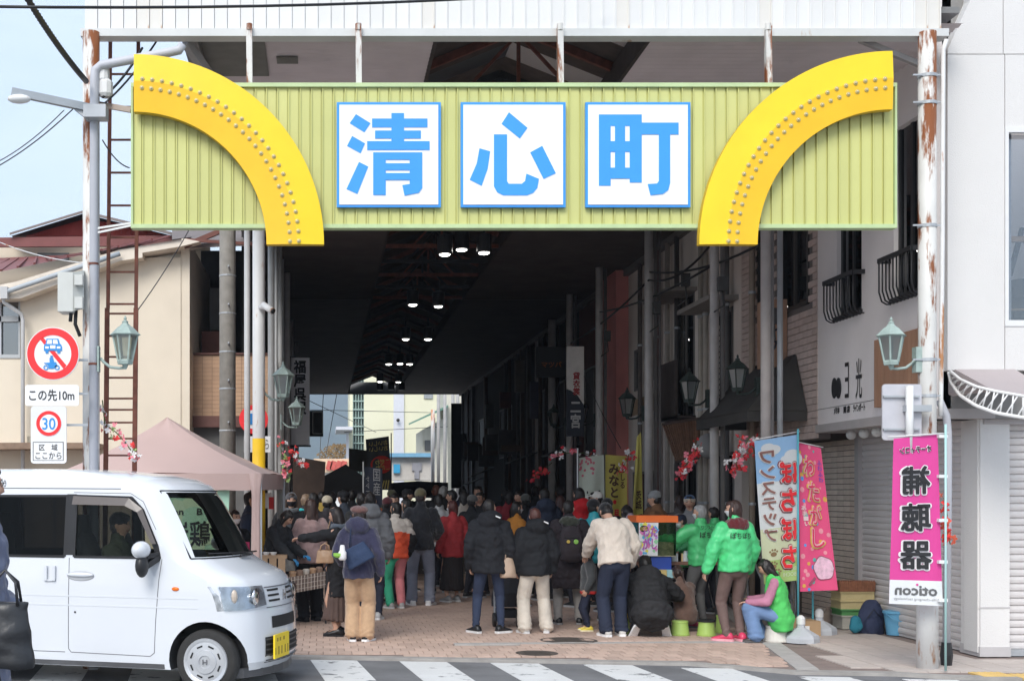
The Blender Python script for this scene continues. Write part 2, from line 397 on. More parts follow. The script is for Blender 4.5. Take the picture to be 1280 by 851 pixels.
YA, YB = YF+.12, 57.5; XL, XR, ZC = -1.25, 6.2, 6.2
M0, M1 = 1.15, 3.25      # monitor (raised gable) opening
cor = MB()
def corrug(xa, xb, y0, y1, pitch=.12, z=ZC, dz=.018):
    k = int((y1-y0)/pitch)
    for i in range(k):
        y = y0+i*pitch
        cor.add([(xa, y, z), (xb, y, z), (xb, y+pitch*.5, z+dz), (xa, y+pitch*.5, z+dz), (xb, y+pitch, z), (xa, y+pitch, z)], [(0, 1, 2, 3), (3, 2, 4, 5)])
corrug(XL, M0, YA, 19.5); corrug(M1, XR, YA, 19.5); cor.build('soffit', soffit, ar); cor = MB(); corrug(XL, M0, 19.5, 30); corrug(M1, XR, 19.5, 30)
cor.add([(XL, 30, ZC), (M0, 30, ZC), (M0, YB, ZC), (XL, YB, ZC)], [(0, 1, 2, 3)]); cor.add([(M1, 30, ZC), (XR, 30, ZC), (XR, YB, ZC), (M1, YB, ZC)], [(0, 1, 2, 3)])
cor.build('soffit', mat('soffit_deep_shade', (.10, .085, .08), .8, .15, 2, dirt=.4), ar)  # deep soffit: arcade shade put into the sheet colour, near part stays lighter
cap = MB(); cap.box((XL-.2, YA, ZC+.1), (M0-.1, YB, ZC+.16)); cap.box((M1+.1, YA, ZC+.1), (XR-.05, YB, ZC+.16))
for y in (YA-.02, YB-.02): cap.box((XL-.2, y, ZC-.05 if y > 20 else ZC+.02), (XR+.3, y+.06, ZC+.5 if y > 20 else ZC+.12)) if y > 20 else None
cap.build('roof_deck', mat('roof_deck_metal', (.2, .2, .2), .7, .1), ar)
# monitor: side walls, gable roof, rafters, skylights
MZ, RZ, MC = ZC+.28, ZC+.74, (M0+M1)/2
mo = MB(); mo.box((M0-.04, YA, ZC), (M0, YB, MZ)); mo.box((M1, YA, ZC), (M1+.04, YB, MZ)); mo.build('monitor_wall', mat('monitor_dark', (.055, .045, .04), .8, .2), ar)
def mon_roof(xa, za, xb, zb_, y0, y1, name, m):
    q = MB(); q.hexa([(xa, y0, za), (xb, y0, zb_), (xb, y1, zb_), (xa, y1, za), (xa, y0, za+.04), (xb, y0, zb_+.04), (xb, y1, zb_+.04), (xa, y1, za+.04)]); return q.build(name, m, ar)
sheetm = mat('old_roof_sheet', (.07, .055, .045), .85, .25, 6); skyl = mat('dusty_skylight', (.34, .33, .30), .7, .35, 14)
skyt = glass('skylight_sheet', (.12, .115, .10), .02, .5)
y = YA
k = 0
while y < YB-.5:
    step = 1.55
    for (xa, za, xb, zb_) in ((M0-.1, MZ, MC, RZ), (M1+.1, MZ, MC, RZ)):
        mon_roof(xa, za, xb, zb_, y, y+1.05, 'roof_sheet', sheetm)
        if y < 22: mon_roof(xa, za, xb, zb_, y+1.05, y+step, 'skylight', skyt)
        else: mon_roof(xa, za, xb, zb_, y+1.05, y+step, 'roof_sheet', sheetm)
    y += step; k += 1
for i in range(28):
    y = YA+.5 + i*1.55
    tr = MB(); tr.bar((M0, y, MZ-.02), (MC, y, RZ-.05), .06, .09); tr.bar((M1, y, MZ-.02), (MC, y, RZ-.05), .06, .09)
    if i < 12:
        tr.bar((M0, y, ZC+.05), (M1, y, ZC+.05), .05, .07); tr.bar((MC, y, ZC+.05), (MC, y, RZ-.05), .04)
        tr.bar((M0+.5, y, ZC+.05), (MC, y, RZ-.1), .035); tr.bar((M1-.5, y, ZC+.05), (MC, y, RZ-.1), .035)
    tr.build('roof_truss', rust_steel if i % 2 else dark_steel, ar)
# dark eave edge beams both sides
eb = MB(); eb.box((XL-.06, YA, ZC-.12), (XL+.02, YB, ZC+.1)); eb.box((XR-.1, YA+3.9, ZC-.12), (XR, YB, ZC+.1)); eb.build('eave_beam', mat('eave_paint', (.2, .19, .18), .7, .1, dirt=.3), ar)
br = MB(); br.bar(P(232, 52, YF+.15), P(262, 96, YF+.5), .07, .1); br.bar(P(1075, 50, YF+.15), P(1152, 82, YF+.2), .05); br.build('eave_brace', mat('brace_grey', (.35, .33, .33), .6, .1), ar)
# gutter and soffit patches on left soffit
pt = MB(); pt.box((XX(240, 12.7), 12.5, ZC-.012), (XX(330, 12.7), 13.9, ZC-.004)); pt.build('soffit_patch', mat('soffit_patch', (.16, .16, .14), .7, .1), ar)
pt = MB(); pt.box((XX(345, 13.2), 13.3, ZC-.012), (XX(372, 13.2), 13.5, ZC-.004)); pt.build('soffit_patch', mat('soffit_patch', (.16, .16, .14), .7, .1), ar)
# ------------------------------------------------------------------ the town sign
YS = 12.0
sg = thing('gate_sign', 'long yellow green sheet metal sign with three white squares lettered in blue', 'gate sign', P(640, 284, YS))
sx0, sx1 = XX(165.5, YS), XX(1119.5, YS); sz0, sz1 = ZZ(281, YS), ZZ(107, YS)
n = 68; w = (sx1-sx0)/n
pan = MB(); pan.box((-w/2, 0, 0), (w/2-.022, .02, sz1-sz0)); pan.box((w/2-.022, .012, 0), (w/2-.008, .03, sz1-sz0)); pan.box((w/2-.008, -.014, 0), (w/2, .02, sz1-sz0))
pm = pan.mesh('sheet_panel', green_sheet)
for i in range(n): inst(pm, 'sheet_panel', sg, (sx0+w*(i+.5), YS, sz0))
t = MB(); t.fbox(163.5, 103.5, 1121.5, 108.5, YS-.03, YS+.085); t.build('top_trim', green_trim, sg)
t = MB(); t.fbox(163.5, 280, 1121.5, 285, YS-.03, YS+.085); t.build('bottom_trim', green_trim, sg)
t = MB(); t.fbox(163.5, 108.5, 166, 280, YS-.028, YS+.085); t.fbox(1119, 108.5, 1121.5, 280, YS-.028, YS+.085); t.build('end_trim', green_trim, sg)
t = MB(); t.box((sx0+.02, YS+.036, sz0+.01), (sx1-.02, YS+.08, sz1-.01)); t.build('sign_box', mat('sign_inner', (.06, .065, .05), .8, .1), sg)
for (a, b, c, d) in ((421, 128, 551, 259), (576, 128, 707, 259), (732, 128, 863, 259)):
    q = MB(); q.fbox(a, b, c, d, YS-.05, YS-.015); sq = q.build('character_board', sign_blue, sg)
    q = MB(); q.fbox(a+3.2, b+3.2, c-3.2, d-3.2, YS-.058, YS-.05); q.build('white_face', sign_white, sq)
# the three characters, drawn as strokes (zoomed-photo units: 2.935 per pixel, origin 400, 0)
def zs(pts): return [(400+x/2.935, y/2.935) for x, y in pts]
CH = [
 [[(132,420),(185,453),(163,486),(109,453)], [(118,500),(165,527),(149,563),(99,536)], [(143,595),(177,612),(137,712),(97,694)],
  [(191,436),(394,436),(394,468),(191,468)], [(202,480),(370,480),(370,509),(202,509)], [(173,519),(402,519),(402,551),(173,551)], [(262,416),(308,416),(308,519),(262,519)],
  [(195,560),(375,560),(375,600),(329,587),(241,587),(241,716),(195,716)], [(329,587),(375,587),(375,690),(362,708),(310,718),(302,680),(329,676)], [(241,600),(329,600),(329,625),(241,625)], [(241,636),(329,636),(329,661),(241,661)]],
 [[(693,413),(761,470),(733,509),(666,455)], [(585,545),(624,556),(615,620),(593,682),(549,660),(575,600)], [(815,536),(865,636),(820,657),(771,560)],
  [(638,494),(686,494),(686,665),(692,675),(740,675),(752,665),(757,638),(803,657),(797,690),(782,708),(760,717),(672,717),(650,706),(638,684)]],
 [[(1023,421),(1066,421),(1066,682),(1023,682)], [(1066,421),(1136,421),(1136,463),(1066,463)], [(1082,463),(1119,463),(1119,656),(1082,656)], [(1136,421),(1180,421),(1180,670),(1136,670)], [(1066,519),(1136,519),(1136,558),(1066,558)], [(1066,616),(1136,616),(1136,656),(1066,656)],
  [(1180,451),(1315,451),(1315,494),(1180,494)], [(1243,494),(1284,494),(1284,672),(1277,698),(1258,712),(1212,717),(1202,676),(1236,674),(1243,664)]]]
for ci, strokes in enumerate(CH):
    q = MB()
    for i, s_ in enumerate(strokes): q.fprism(zs(s_), YS-.0625-.0004*i, YS-.056, YS-.058)
    q.build('character', mat('sign_blue_stroke', (.045, .31, .82), .4, .02), sg, label=('blue character of water and blue green', 'blue character for heart', 'blue character for town')[ci], fix=True)
# sign hangers
for px in (311.5, 448, 700, 960):
    q = MB(); q.bar(P(px, 34, YF-.085), P(px+.5, 106, YS+.15), .055, .06); q.lathe(P(px, 34, YF-.1), [(.03, -.03), (.03, .03)], 8)
    q.build('hanger', white_rusty, sg)
# arches
def arch(cx, cy, ro, ri, side, label):
    """side=-1: the left arch, centre at its lower left"""
    root = thing('arch_light', label, 'arch ornament', P(cx, cy, YS-.15))
    Y0, Y1 = YS-.15, YS-.045; s = F/(YS-.15)
    c = P(cx, cy, Y0); ang = [R(90)*i/40 for i in range(41)]
    def pt(r, a, y): return (c.x - side*(r*math.sin(a)/s), y, c.z + r*math.cos(a)/s)
    rm = (ro*.5+ri*.5)+2
    q = MB(); fs = []
    for a in ang: q.v += [pt(ro, a, Y0+.02), pt(rm, a, Y0)]
    for i in range(40): q.f.append((2*i, 2*i+1, 2*i+3, 2*i+2)); q.m.append(0); q.sm.append(False)
    q.build('outer_face', yellow_a, root)
    q = MB()
    for a in ang: q.v += [pt(rm, a, Y0), pt(ri, a, Y0+.02)]
    for i in range(40): q.f.append((2*i, 2*i+1, 2*i+3, 2*i+2)); q.m.append(0); q.sm.append(False)
    q.build('inner_face', yellow_b, root)
    q = MB()
    for r in (ro, ri):
        b = len(q.v)
        for a in ang: q.v += [pt(r, a, Y0+.02), pt(r, a, Y1)]
        for i in range(40): q.f.append((b+2*i, b+2*i+1, b+2*i+3, b+2*i+2)); q.m.append(0); q.sm.append(False)
    for a in (0, R(90)):
        b = len(q.v); q.v += [pt(ro, a, Y0+.02), pt(rm, a, Y0), pt(ri, a, Y0+.02), pt(ri, a, Y1), pt(ro, a, Y1)]
        q.f.append(tuple(range(b, b+5))); q.m.append(0); q.sm.append(False)
    q.build('edge_band', mat('yellow_edge', (.62, .40, .02), .5, .15, dirt=.3), root)
    bl = MB(); bl.mi = 0; bl.lathe((0, 0, 0), [(.021, 0), (.021, -.006), (.015, -.008)], 10, 'y'); bl.mi = 1; bl.smooth = True; bl.ell((0, -.010, 0), (.010, .010, .010), 8, 6)
    bm_ = bl.mesh('bulb', [mat('bulb_collar', (.50, .40, .14), .4, .1, metal=.2), mat('bulb_glass', (.55, .50, .34), .15, .05, spec=.8)])
    for rr_, off in ((206.5, .0), (195.5, .0)):
        for i in range(26):
            a = R(3.0 + 86*i/25.); x, y, z = pt(rr_, a, Y0-.0)
            yy = Y0 + .02*abs(rr_-rm)/(ro-rm)
            inst(bm_, 'bulb', root, (x, yy, z))
    return root
arch(167, 305, 238, 166, -1, 'left yellow quarter arch with two rows of bulbs on the green sign')
arch(1117, 305, 242, 169, 1, 'right yellow quarter arch with two rows of bulbs on the green sign')
# ------------------------------------------------------------------ spotlights along the arcade
lampglow = mat('lamp_glow', (1, .97, .9), .5, 0, emit=9)
cans = [(556,318,21.6),(577,312,21.9),(605,316,21.7),(516,381,27.8),(548,383,27.8),(507,424,33.8),(535,424,33.8),(486,455,40.2),(500,454.5,40.4),(512,455,40.2),(475,477,46.6),(498,477.5,46.6)]
for k, (px, py, Y) in enumerate(cans):
    c = P(px, py, Y); row = 1 + [21.9, 27.8, 33.8, 40.3, 46.6].index(min([21.9, 27.8, 33.8, 40.3, 46.6], key=lambda q: abs(q-Y)))
    pos = {12: 'left', 0: ''}.get(0, '')
    rowmates = [q[0] for q in cans if abs(q[2]-Y) < 1]; order = sorted(rowmates).index(px)
    nm = ['left', 'right'][order] if len(rowmates) == 2 else ['left', 'middle', 'right'][order]
    rt = thing('ceiling_spotlight', 'lit black can spotlight, %s one in the %s row from the front' % (nm, ['first', 'second', 'third', 'fourth', 'fifth'][row-1]), 'spotlight', c, group='spotlights under the arcade roof')
    q = MB(); q.lathe(c, [(.12, 0), (.13, .02), (.13, .30), (.05, .33)], 14); q.build('housing', black_pl, rt)
    q = MB(); q.lathe(c+Vector((0, 0, -.006)), [(.001, -.03), (.07, -.016), (.09, 0), (.09, .004)], 16); q.build('lens', lampglow, rt)
    q = MB(); q.tube([c+Vector((0, 0, .33)), (c.x, Y, ZC+.1)], .02); q.build('stem', dark_steel, rt)
for (px, py, Y) in ((489, 487, 50.5), (502, 487.5, 50.5), (475, 487.5, 50.5)):
    c = P(px, py, Y); rt = thing('ceiling_spotlight', 'unlit black can spotlight in the farthest row, %s' % ('middle one' if px == 489 else 'right one' if px == 502 else 'left one'), 'spotlight', c, group='spotlights under the arcade roof')
    q = MB(); q.lathe(c, [(.12, 0), (.13, .02), (.13, .30), (.05, .33)], 14); q.build('housing', black_pl, rt)
    q = MB(); q.lathe(c+Vector((0, 0, -.004)), [(.001, -.01), (.11, 0), (.11, .004)], 16); q.build('lens', mat('dead_lens', (.2, .2, .19), .3, .1), rt)
    q = MB(); q.tube([c+Vector((0, 0, .33)), (c.x, Y, ZC+.1)], .02); q.build('stem', dark_steel, rt)
# ------------------------------------------------------------------ posts
def post(name, label, px, Y, r, z1, m, z0=0, extra=None, cat='post'):
    x = XX(px, Y); rt = thing(name, label, cat, (x, Y, z0))
    q = MB(); q.tube([(x, Y, z0), (x, Y, z1)], r, 18); q.build('shaft', m, rt)
    return rt, x
rt, x = post('gate_post', 'rusty white round post right of the pink banner', 1159, 12.2, .082, 6.05, white_rusty)
q = MB(); q.tube([(x, 12.2, 0), (x, 12.2, 1.12), (x, 12.2, 1.15)], [.098, .098, .085], 18); q.build('sleeve', white_paint, rt)
for py in (96, 130, 283, 450, 495, 545):
    q = MB(); q.lathe((x, 12.2, ZZ(py, 12.2)), [(.088, -.015), (.088, .015)], 18); q.bar((x-.16, 12.15, ZZ(py, 12.2)), (x+.1, 12.15, ZZ(py, 12.2)), .015); q.build('band', galv, rt)
q = MB(); q.tube([P(1183, 50, 12.2), P(1179, 62, 12.2), P(1178, 300, 12.2), P(1176, 500, 12.2), P(1176, 520, 12.2)], .022, 8); q.build('conduit', white_paint, rt)
q = MB(); q.tube([P(1174, 500, 12.4), P(1183, 520, 12.4), P(1185, 540, 12.4), P(1185, 600, 12.4), (XX(1183, 12.4), 12.4, .12)], .036, 10); q.build('downpipe', grey_pipe, rt)
q = MB(); q.lathe((XX(1183, 12.4), 12.4, 0), [(.05, 0), (.06, .1), (.045, .22)], 10); q.build('pipe_foot', black_pl, rt)
rt, x = post('gate_post', 'rusty white round post behind the no cars sign', 114, 12.2, .08, 6.05, white_rusty)
q = MB(); q.tube([P(228, 56, 12.1), P(224, 63, 12.1), P(210, 66, 12.1), P(126, 82, 12.1), P(119, 88, 12.1), P(118, 100, 12.1), (XX(116.5, 12.1), 12.1, 0)], .043, 12); q.build('downpipe', grey_pipe, rt)
for py in (150, 330, 455): q = MB(); q.lathe((XX(117, 12.1), 12.1, ZZ(py, 12.1)), [(.049, -.01), (.049, .01)], 12); q.build('pipe_clip', rust_steel, rt)
for (px, py, r) in ((129, 92, .06), (132, 110, .07)): q = MB(); q.lathe(P(px, py, 12.15)+Vector((0, 0, -.09)), [(r*.7, 0), (r, .03), (r, .14), (r*.6, .17)], 10); q.build('junction_can', white_paint, rt)
q = MB(); q.bar(P(120, 130, 12.3), P(165, 138, 12.1), .05); q.build('sign_arm', mat('old_arm', (.4, .33, .28), .7, .1), rt)
q = MB(); q.bar(P(112, 293, 12.1), P(164, 282, 12.05), .018); q.bar(P(112, 287, 12.1), P(164, 279, 12.05), .018); q.build('stay_rod', white_paint, rt)
# ladder
ld = thing('service_ladder', 'rusty brown steel ladder climbing behind the yellow green sign', 'ladder', (XX(150, 12.55), 12.55, 1.4))
q = MB(); q.bar(P(138, 48, 12.55), P(135, 385, 12.55), .035, .02, (0, 1, 0)); q.bar(P(134, 385, 12.55), (XX(130, 12.55), 12.55, 0), .045, .03, (0, 1, 0)); q.build('rail', rust_steel, ld)
q = MB(); q.bar(P(173, 48, 12.55), P(170, 385, 12.55), .035, .02, (0, 1, 0)); q.bar(P(170, 385, 12.55), (XX(166, 12.55), 12.55, 0), .045, .03, (0, 1, 0)); q.build('rail', rust_steel, ld)
rr_ = [93, 134, 175, 216, 257, 297, 340, 380, 392, 420, 446, 472, 498, 512, 528, 548, 569]
for i, py in enumerate(rr_):
    q = MB(); q.bar(P(136 if py < 385 else 132, py, 12.55), P(171 if py < 385 else 168, py, 12.55), .018); q.build('rung', rust_steel, ld)
# street light arm
sl_ = thing('street_light', 'grey street light on a horizontal arm reaching left over the road', 'street light', P(128, 140, 12))
q = MB(); q.bar(P(15, 115, 11.9), P(130, 139, 12.0), .06, .07); q.build('arm', mat('arm_grey', (.28, .31, .34), .5, .1, metal=.3), sl_)
q = MB(); q.bar(P(95, 135, 12), P(112, 148, 12), .05); q.fbox(104, 130, 132, 146, 11.93, 12.1); q.build('clamp', galv, sl_)
q = MB(); q.smooth = True; q.ell(P(24, 124, 11.88), (.11, .06, .042), 14, 8); q.build('lamp_head', white_paint, sl_)
# electric box
eb = thing('utility_box', 'pale grey electric cabinet strapped to the left gate post', 'electric box', P(90, 388, 12))
q = MB(); q.fbox(72, 340, 91, 389, 11.98, 12.22); q.build('cabinet', mat('cabinet_grey', (.55, .56, .53), .5, .04, dirt=.2), eb)
q = MB(); q.add([P(91, 340, 11.98), P(105, 338, 12.06), P(105, 386, 12.06), P(91, 389, 11.98), P(91, 340, 12.2), P(105, 338, 12.2), P(105, 386, 12.2), P(91, 389, 12.2)], [(0, 1, 2, 3), (4, 7, 6, 5), (1, 5, 6, 2), (0, 4, 5, 1), (3, 2, 6, 7)]); q.build('cabinet_side', mat('cabinet_grey2', (.52, .53, .50), .5, .04), eb)
for a, b in ((343, 356), (371, 385)): q = MB(); q.fbox(93, a, 103, b, 11.96, 12.05); q.build('hinge_box', mat('cabinet_grey', (.6, .6, .57)), eb)
q = MB(); q.tube([P(95, 388, 12.1), P(94, 405, 12.1), P(100, 420, 12.15)], .018); q.tube([P(89, 388, 12.1), P(88, 402, 12.1)], .018); q.build('cable', black_pl, eb)
# ------------------------------------------------------------------ traffic signs on the left post
YT = 11.85
red_s = mat('sign_red', (.80, .03, .035), .35, .03); wh_s = mat('traffic_white', (.82, .82, .82), .35, .02); blue_s = mat('traffic_blue', (.03, .25, .62), .4, .03)
def disc(mb, px, py, r, Y0, Y1, n=48, r_in=0):
    c = P(px, py, YT); s = F/YT
    A = [(c.x+r/s*math.cos(2*math.pi*k/n), c.z+r/s*math.sin(2*math.pi*k/n)) for k in range(n)]
    if not r_in: mb.prism(A, lambda u, v, d: Vector((u, d, v)), Y0, Y1)
    else:
        B = [(c.x+r_in/s*math.cos(2*math.pi*k/n), c.z+r_in/s*math.sin(2*math.pi*k/n)) for k in range(n)]
        mb.rings([[(u, Y0, v) for u, v in A], [(u, Y0, v) for u, v in B], [(u, Y1, v) for u, v in B], [(u, Y1, v) for u, v in A]], loop=True)
ns = thing('no_vehicles_sign', 'round red and white sign barring cars and motorcycles', 'traffic sign', P(66, 475, YT))
q = MB(); disc(q, 66, 442, 33, YT, YT+.02); q.build('disc', wh_s, ns)
q = MB(); disc(q, 66, 442, 32, YT-.004, YT, r_in=23.2); q.build('red_ring', red_s, ns)
q = MB(); q.fprism([(50.5, 424.5), (54, 421.5), (83, 456.5), (79.5, 461)], YT-.004, YT, YT); q.build('red_slash', red_s, ns)
q = MB()    # car icon
zc = lambda pts: [(20+x/4.48, 400+y/4.48) for x, y in pts]
for i, poly in enumerate([[(172,105),(238,105),(248,140),(165,140)], [(160,135),(252,135),(258,150),(258,172),(157,172),(157,150)], [(166,172),(182,172),(182,186),(166,186)], [(232,172),(248,172),(248,186),(232,186)]]): q.fprism(zc(poly), YT-.008-.0003*i, YT-.0035, YT)
q.build('car_symbol', blue_s, ns, fix=True)
q = MB()
for i, poly in enumerate([[(178,111),(202,111),(202,134),(173,134)], [(208,111),(232,111),(237,134),(208,134)], [(165,148),(185,148),(185,160),(165,160)], [(230,148),(250,148),(250,160),(230,160)], [(192,142),(222,142),(222,160),(192,160)]]): q.fprism(zc(poly), YT-.0105, YT-.008, YT)
q.build('car_symbol_window', wh_s, ns, fix=True)
q = MB()
for cx, r in ((168, 14), (231, 14)):
    n_ = 16; A = [(cx+r*math.cos(2*math.pi*k/n_), 266+r*math.sin(2*math.pi*k/n_)) for k in range(n_)]; B = [(cx+r*.6*math.cos(2*math.pi*k/n_), 266+r*.6*math.sin(2*math.pi*k/n_)) for k in range(n_)]
    q.rings([[P(20+x/4.48, 400+y/4.48, YT)+Vector((0, -.008, 0)) for x, y in A], [P(20+x/4.48, 400+y/4.48, YT)+Vector((0, -.008, 0)) for x, y in B]], cap=False)
for i, poly in enumerate([[(155,240),(225,235),(232,255),(210,272),(185,272),(180,252)], [(188,212),(208,212),(216,240),(190,244)], [(193,199),(206,199),(206,211),(193,211)]]): q.fprism(zc(poly), YT-.008-.0004*i, YT-.0035, YT)
q.build('motorcycle_symbol', blue_s, ns)
def plate(mb, x0, y0, x1, y1, r=3, Y0=YT, Y1=YT+.015, n=5):
    pts = []
    for cx, cy, a0 in ((x1-r, y0+r, 0), (x0+r, y0+r, 90), (x0+r, y1-r, 180), (x1-r, y1-r, 270)):
        for k in range(n+1):
            a = R(a0+90*k/n); pts.append((cx+r*math.cos(a), cy-r*math.sin(a)))
    mb.fprism(pts, Y0, Y1, YT)
pl = thing('distance_plate', 'white plate reading ten metres ahead below the round no cars sign', 'sign plate', P(65, 506, YT))
q = MB(); plate(q, 31.5, 481, 98.5, 507); q.build('panel', wh_s, pl)
ftext('この先10m', 36.5, 486.5, 93, 501, YT, ink, pl, bold=.012)
zp = thing('speed_zone_plate', 'white plate with a red ringed thirty zone speed limit', 'traffic sign', P(60, 579, YT))
q = MB(); plate(q, 38.5, 507.5, 83, 579, 4); q.build('panel', mat('sign_pale', (.7, .7, .7), .4, .03), zp)
q = MB(); disc(q, 61, 529, 15.8, YT-.003, YT); q.build('white_disc', wh_s, zp)
q = MB(); disc(q, 61, 529, 15.6, YT-.006, YT-.003, r_in=11.3); q.build('red_ring', red_s, zp)
ftext('30', 53, 522, 69.5, 537, YT, blue_s, zp, bold=.01, off=.007)
q = MB(); q.fbox(41, 552, 79.5, 575.5, YT-.002, YT); q.build('caption_border', ink_grey, zp)
q = MB(); q.fbox(42, 553, 78.5, 574.8, YT-.0035, YT-.001); q.build('caption_field', mat('sign_pale', (.7, .7, .7)), zp)
ftext('区　域', 49, 555, 72, 563, YT, ink, zp, bold=.012, off=.005); ftext('ここから', 44.5, 565, 77, 573.5, YT, ink, zp, bold=.012, off=.005)
for rt_, py in ((ns, 450), (pl, 492), (zp, 531)):
    q = MB(); q.bar(P(66, py, YT+.04), P(110, py, YT+.12), .03, .02); q.build('bracket', galv, rt_)
# ------------------------------------------------------------------ lanterns
def lantern(px, py, Y, metal, label, side=1, wpx=None, ht=.46, aimz=None):
    """px, py: centre of the lantern body; the wall box stands on `side`"""
    c = P(px, py, Y); rt = thing('wall_lantern', label, 'lantern', c - Vector((0, 0, ht/2)), group='lanterns along the arcade posts')
    k = ht/.46; b = c - Vector((0, 0, .14*k))
    q = MB(); q.smooth = False; q.lathe(b, [(.065*k, 0), (.115*k, .24*k), (.115*k, .245*k)], 6); q.build('glass', lamp_glass, rt)
    q = MB()
    for j in range(6):
        a = 2*math.pi*j/6
        q.bar(b+Vector((.068*k*math.cos(a), .068*k*math.sin(a), 0)), b+Vector((.118*k*math.cos(a), .118*k*math.sin(a), .245*k)), .014*k)
    q.lathe(b, [(.07*k, -.03*k), (.076*k, 0), (.07*k, .015*k)], 6); q.lathe(b, [(.012*k, -.075*k), (.022*k, -.055*k), (.03*k, -.03*k)], 8)
    q.build('cage', metal, rt)
    q = MB(); q.lathe(b+Vector((0, 0, .24*k)), [(.13*k, 0), (.15*k, .01*k), (.135*k, .02*k), (.07*k, .085*k), (.055*k, .09*k), (.028*k, .12*k), (.03*k, .135*k), (.01*k, .15*k), (.016*k, .165*k), (.003*k, .19*k)], 6); q.build('roof', metal, rt)
    q = MB(); s_ = side
    q.tube([b+Vector((0, 0, -.06*k)), b+Vector((s_*.06*k, 0, -.065*k)), b+Vector((s_*.14*k, 0, -.055*k)), b+Vector((s_*.2*k, 0, -.01*k)), b+Vector((s_*.235*k, 0, .03*k))], .014*k, 8); q.build('arm', metal, rt)
    q = MB(); q.box(tuple(b+Vector((s_*.23*k-.012*k, -.045*k, -.10*k))), tuple(b+Vector((s_*.27*k+.012*k, .045*k, .14*k)))); q.build('wall_box', metal, rt)
    return rt
lantern(156.5, 433, 12.1, patina, 'green patinated lantern beside the rusty ladder', -1)
lantern(1114, 434, 12.2, patina, 'pale green lantern before the white shop wall on the right post', 1)
lantern(354, 480, 17.6, patina, 'green lantern at the left row of posts, nearer of two', -1, ht=.5)
lantern(371, 518, 22, patina, 'green lantern at the left row of posts, farther of two', -1, ht=.5)
lantern(922, 472, 16.7, dark_lamp, 'dark lantern in front of the black awning', 1, ht=.48)
lantern(862, 487, 18.4, dark_lamp, 'dark lantern above the wooden slat rack', 1, ht=.5)
lantern(784, 507, 21.6, dark_lamp, 'dark lantern before the pink wall', 1, ht=.5)
lantern(727, 517, 25.5, dark_lamp, 'dim dark lantern overlapping the hanging white and navy sign', 1, ht=.5)
lantern(692, 522, 29, dark_lamp, 'dim dark lantern far inside on the right', 1, ht=.5)
# ------------------------------------------------------------------ arcade poles
def pole(px, Y, r, label, m=pole_grey, top=6.15, n=14, pipes=()):
    x = XX(px, Y); rt = thing('arcade_pole', label, 'pole', (x, Y, 0), group='poles carrying the arcade roof')
    q = MB(); q.tube([(x, Y, 0), (x, Y, top)], r, n); q.build('shaft', m, rt)
    for dx, rr2 in pipes: q = MB(); q.tube([(x+dx, Y+.1, 0), (x+dx, Y+.1, top)], rr2, 8); q.build('conduit', mat('conduit_paint', (.26, .25, .25), .6, .1), rt)
    return rt
pole(957, 15.85, .06, 'thick pale pole right of the black awning', mat('pole_paint_warm', (.47, .43, .41), .55, .1, 6, dirt=.3), pipes=((.11, .03),))
pole(975, 16.05, .035, 'thin grey pipe pole in front of the brick wall', galv)
pole(893, 18.3, .064, 'grey pole left of the black awning', pipes=((.15, .035),))
pole(811, 21.5, .072, 'grey pole in front of the bamboo blind wall', pipes=((.14, .035), (.21, .025)))
pole(749, 25.4, .072, 'grey pole in front of the pink wall', pipes=((.14, .035),))
pole(712, 28.8, .075, 'dim pole behind the hanging white and navy sign', pipes=((.14, .035),))
for i, (px, Y) in enumerate(((690, 33), (673, 37), (658, 41.5))): pole(px, Y, .1, 'dim pole deep in the arcade, %s beyond the hanging signs' % ('first', 'second', 'third')[i])
cpole = pole(284.5, 19.5, .125, 'thick concrete utility pole at the left of the arcade mouth', concrete, top=9)
for py in (345, 392, 440, 486, 538):
    x = XX(284.5, 19.5); q = MB(); q.lathe((x, 19.5, ZZ(py, 19.5)), [(.13, -.01), (.13, .01)], 16); q.tube([(x+.03, 19.37, ZZ(py, 19.5)+.1), (x+.03, 19.3, ZZ(py, 19.5)+.12)], .015); q.build('band', galv, cpole)
pole(309, 18.6, .045, 'slim grey pipe between the concrete pole and the white post', mat('pipe_pale', (.5, .5, .5), .5, .05))
wp = pole(323.5, 17.2, .085, 'white post with a yellow painted foot behind the tent', white_paint)
x = XX(323.5, 17.2); q = MB(); q.tube([(x, 17.2, 0), (x, 17.2, ZZ(548, 17.2))], .088, 14); q.build('yellow_band', mat('hazard_yellow', (.8, .5, .02), .45, .06), wp)
for i, (px, Y, r) in enumerate(((339, 20.5, .055), (345, 22, .03), (350, 23, .045), (353.5, 24.5, .025), (359, 26, .06), (364, 33, .06), (371, 38, .06))):
    pole(px, Y, r, 'grey conduit pole beside the dark left wall, %s from the front' % ('first', 'second', 'third', 'fourth', 'fifth', 'sixth', 'seventh')[i], mat('conduit_pale', (.42, .42, .41), .5, .06) if i < 4 else pole_grey)
# security camera
cc = thing('security_camera', 'small white security camera on the white post', 'camera', P(332, 386, 17.0))
q = MB(); q.tube([P(325, 384, 17.1), P(331, 384, 16.95)], .03); q.build('mount', white_paint, cc)
q = MB(); q.tube([P(329, 381, 16.95), P(341, 389, 16.8)], .045, 10); q.build('camera_body', white_paint, cc)
q = MB(); q.tube([P(340.5, 388.5, 16.8), P(342, 389.5, 16.79)], .036, 10); q.build('camera_lens', black_pl, cc)
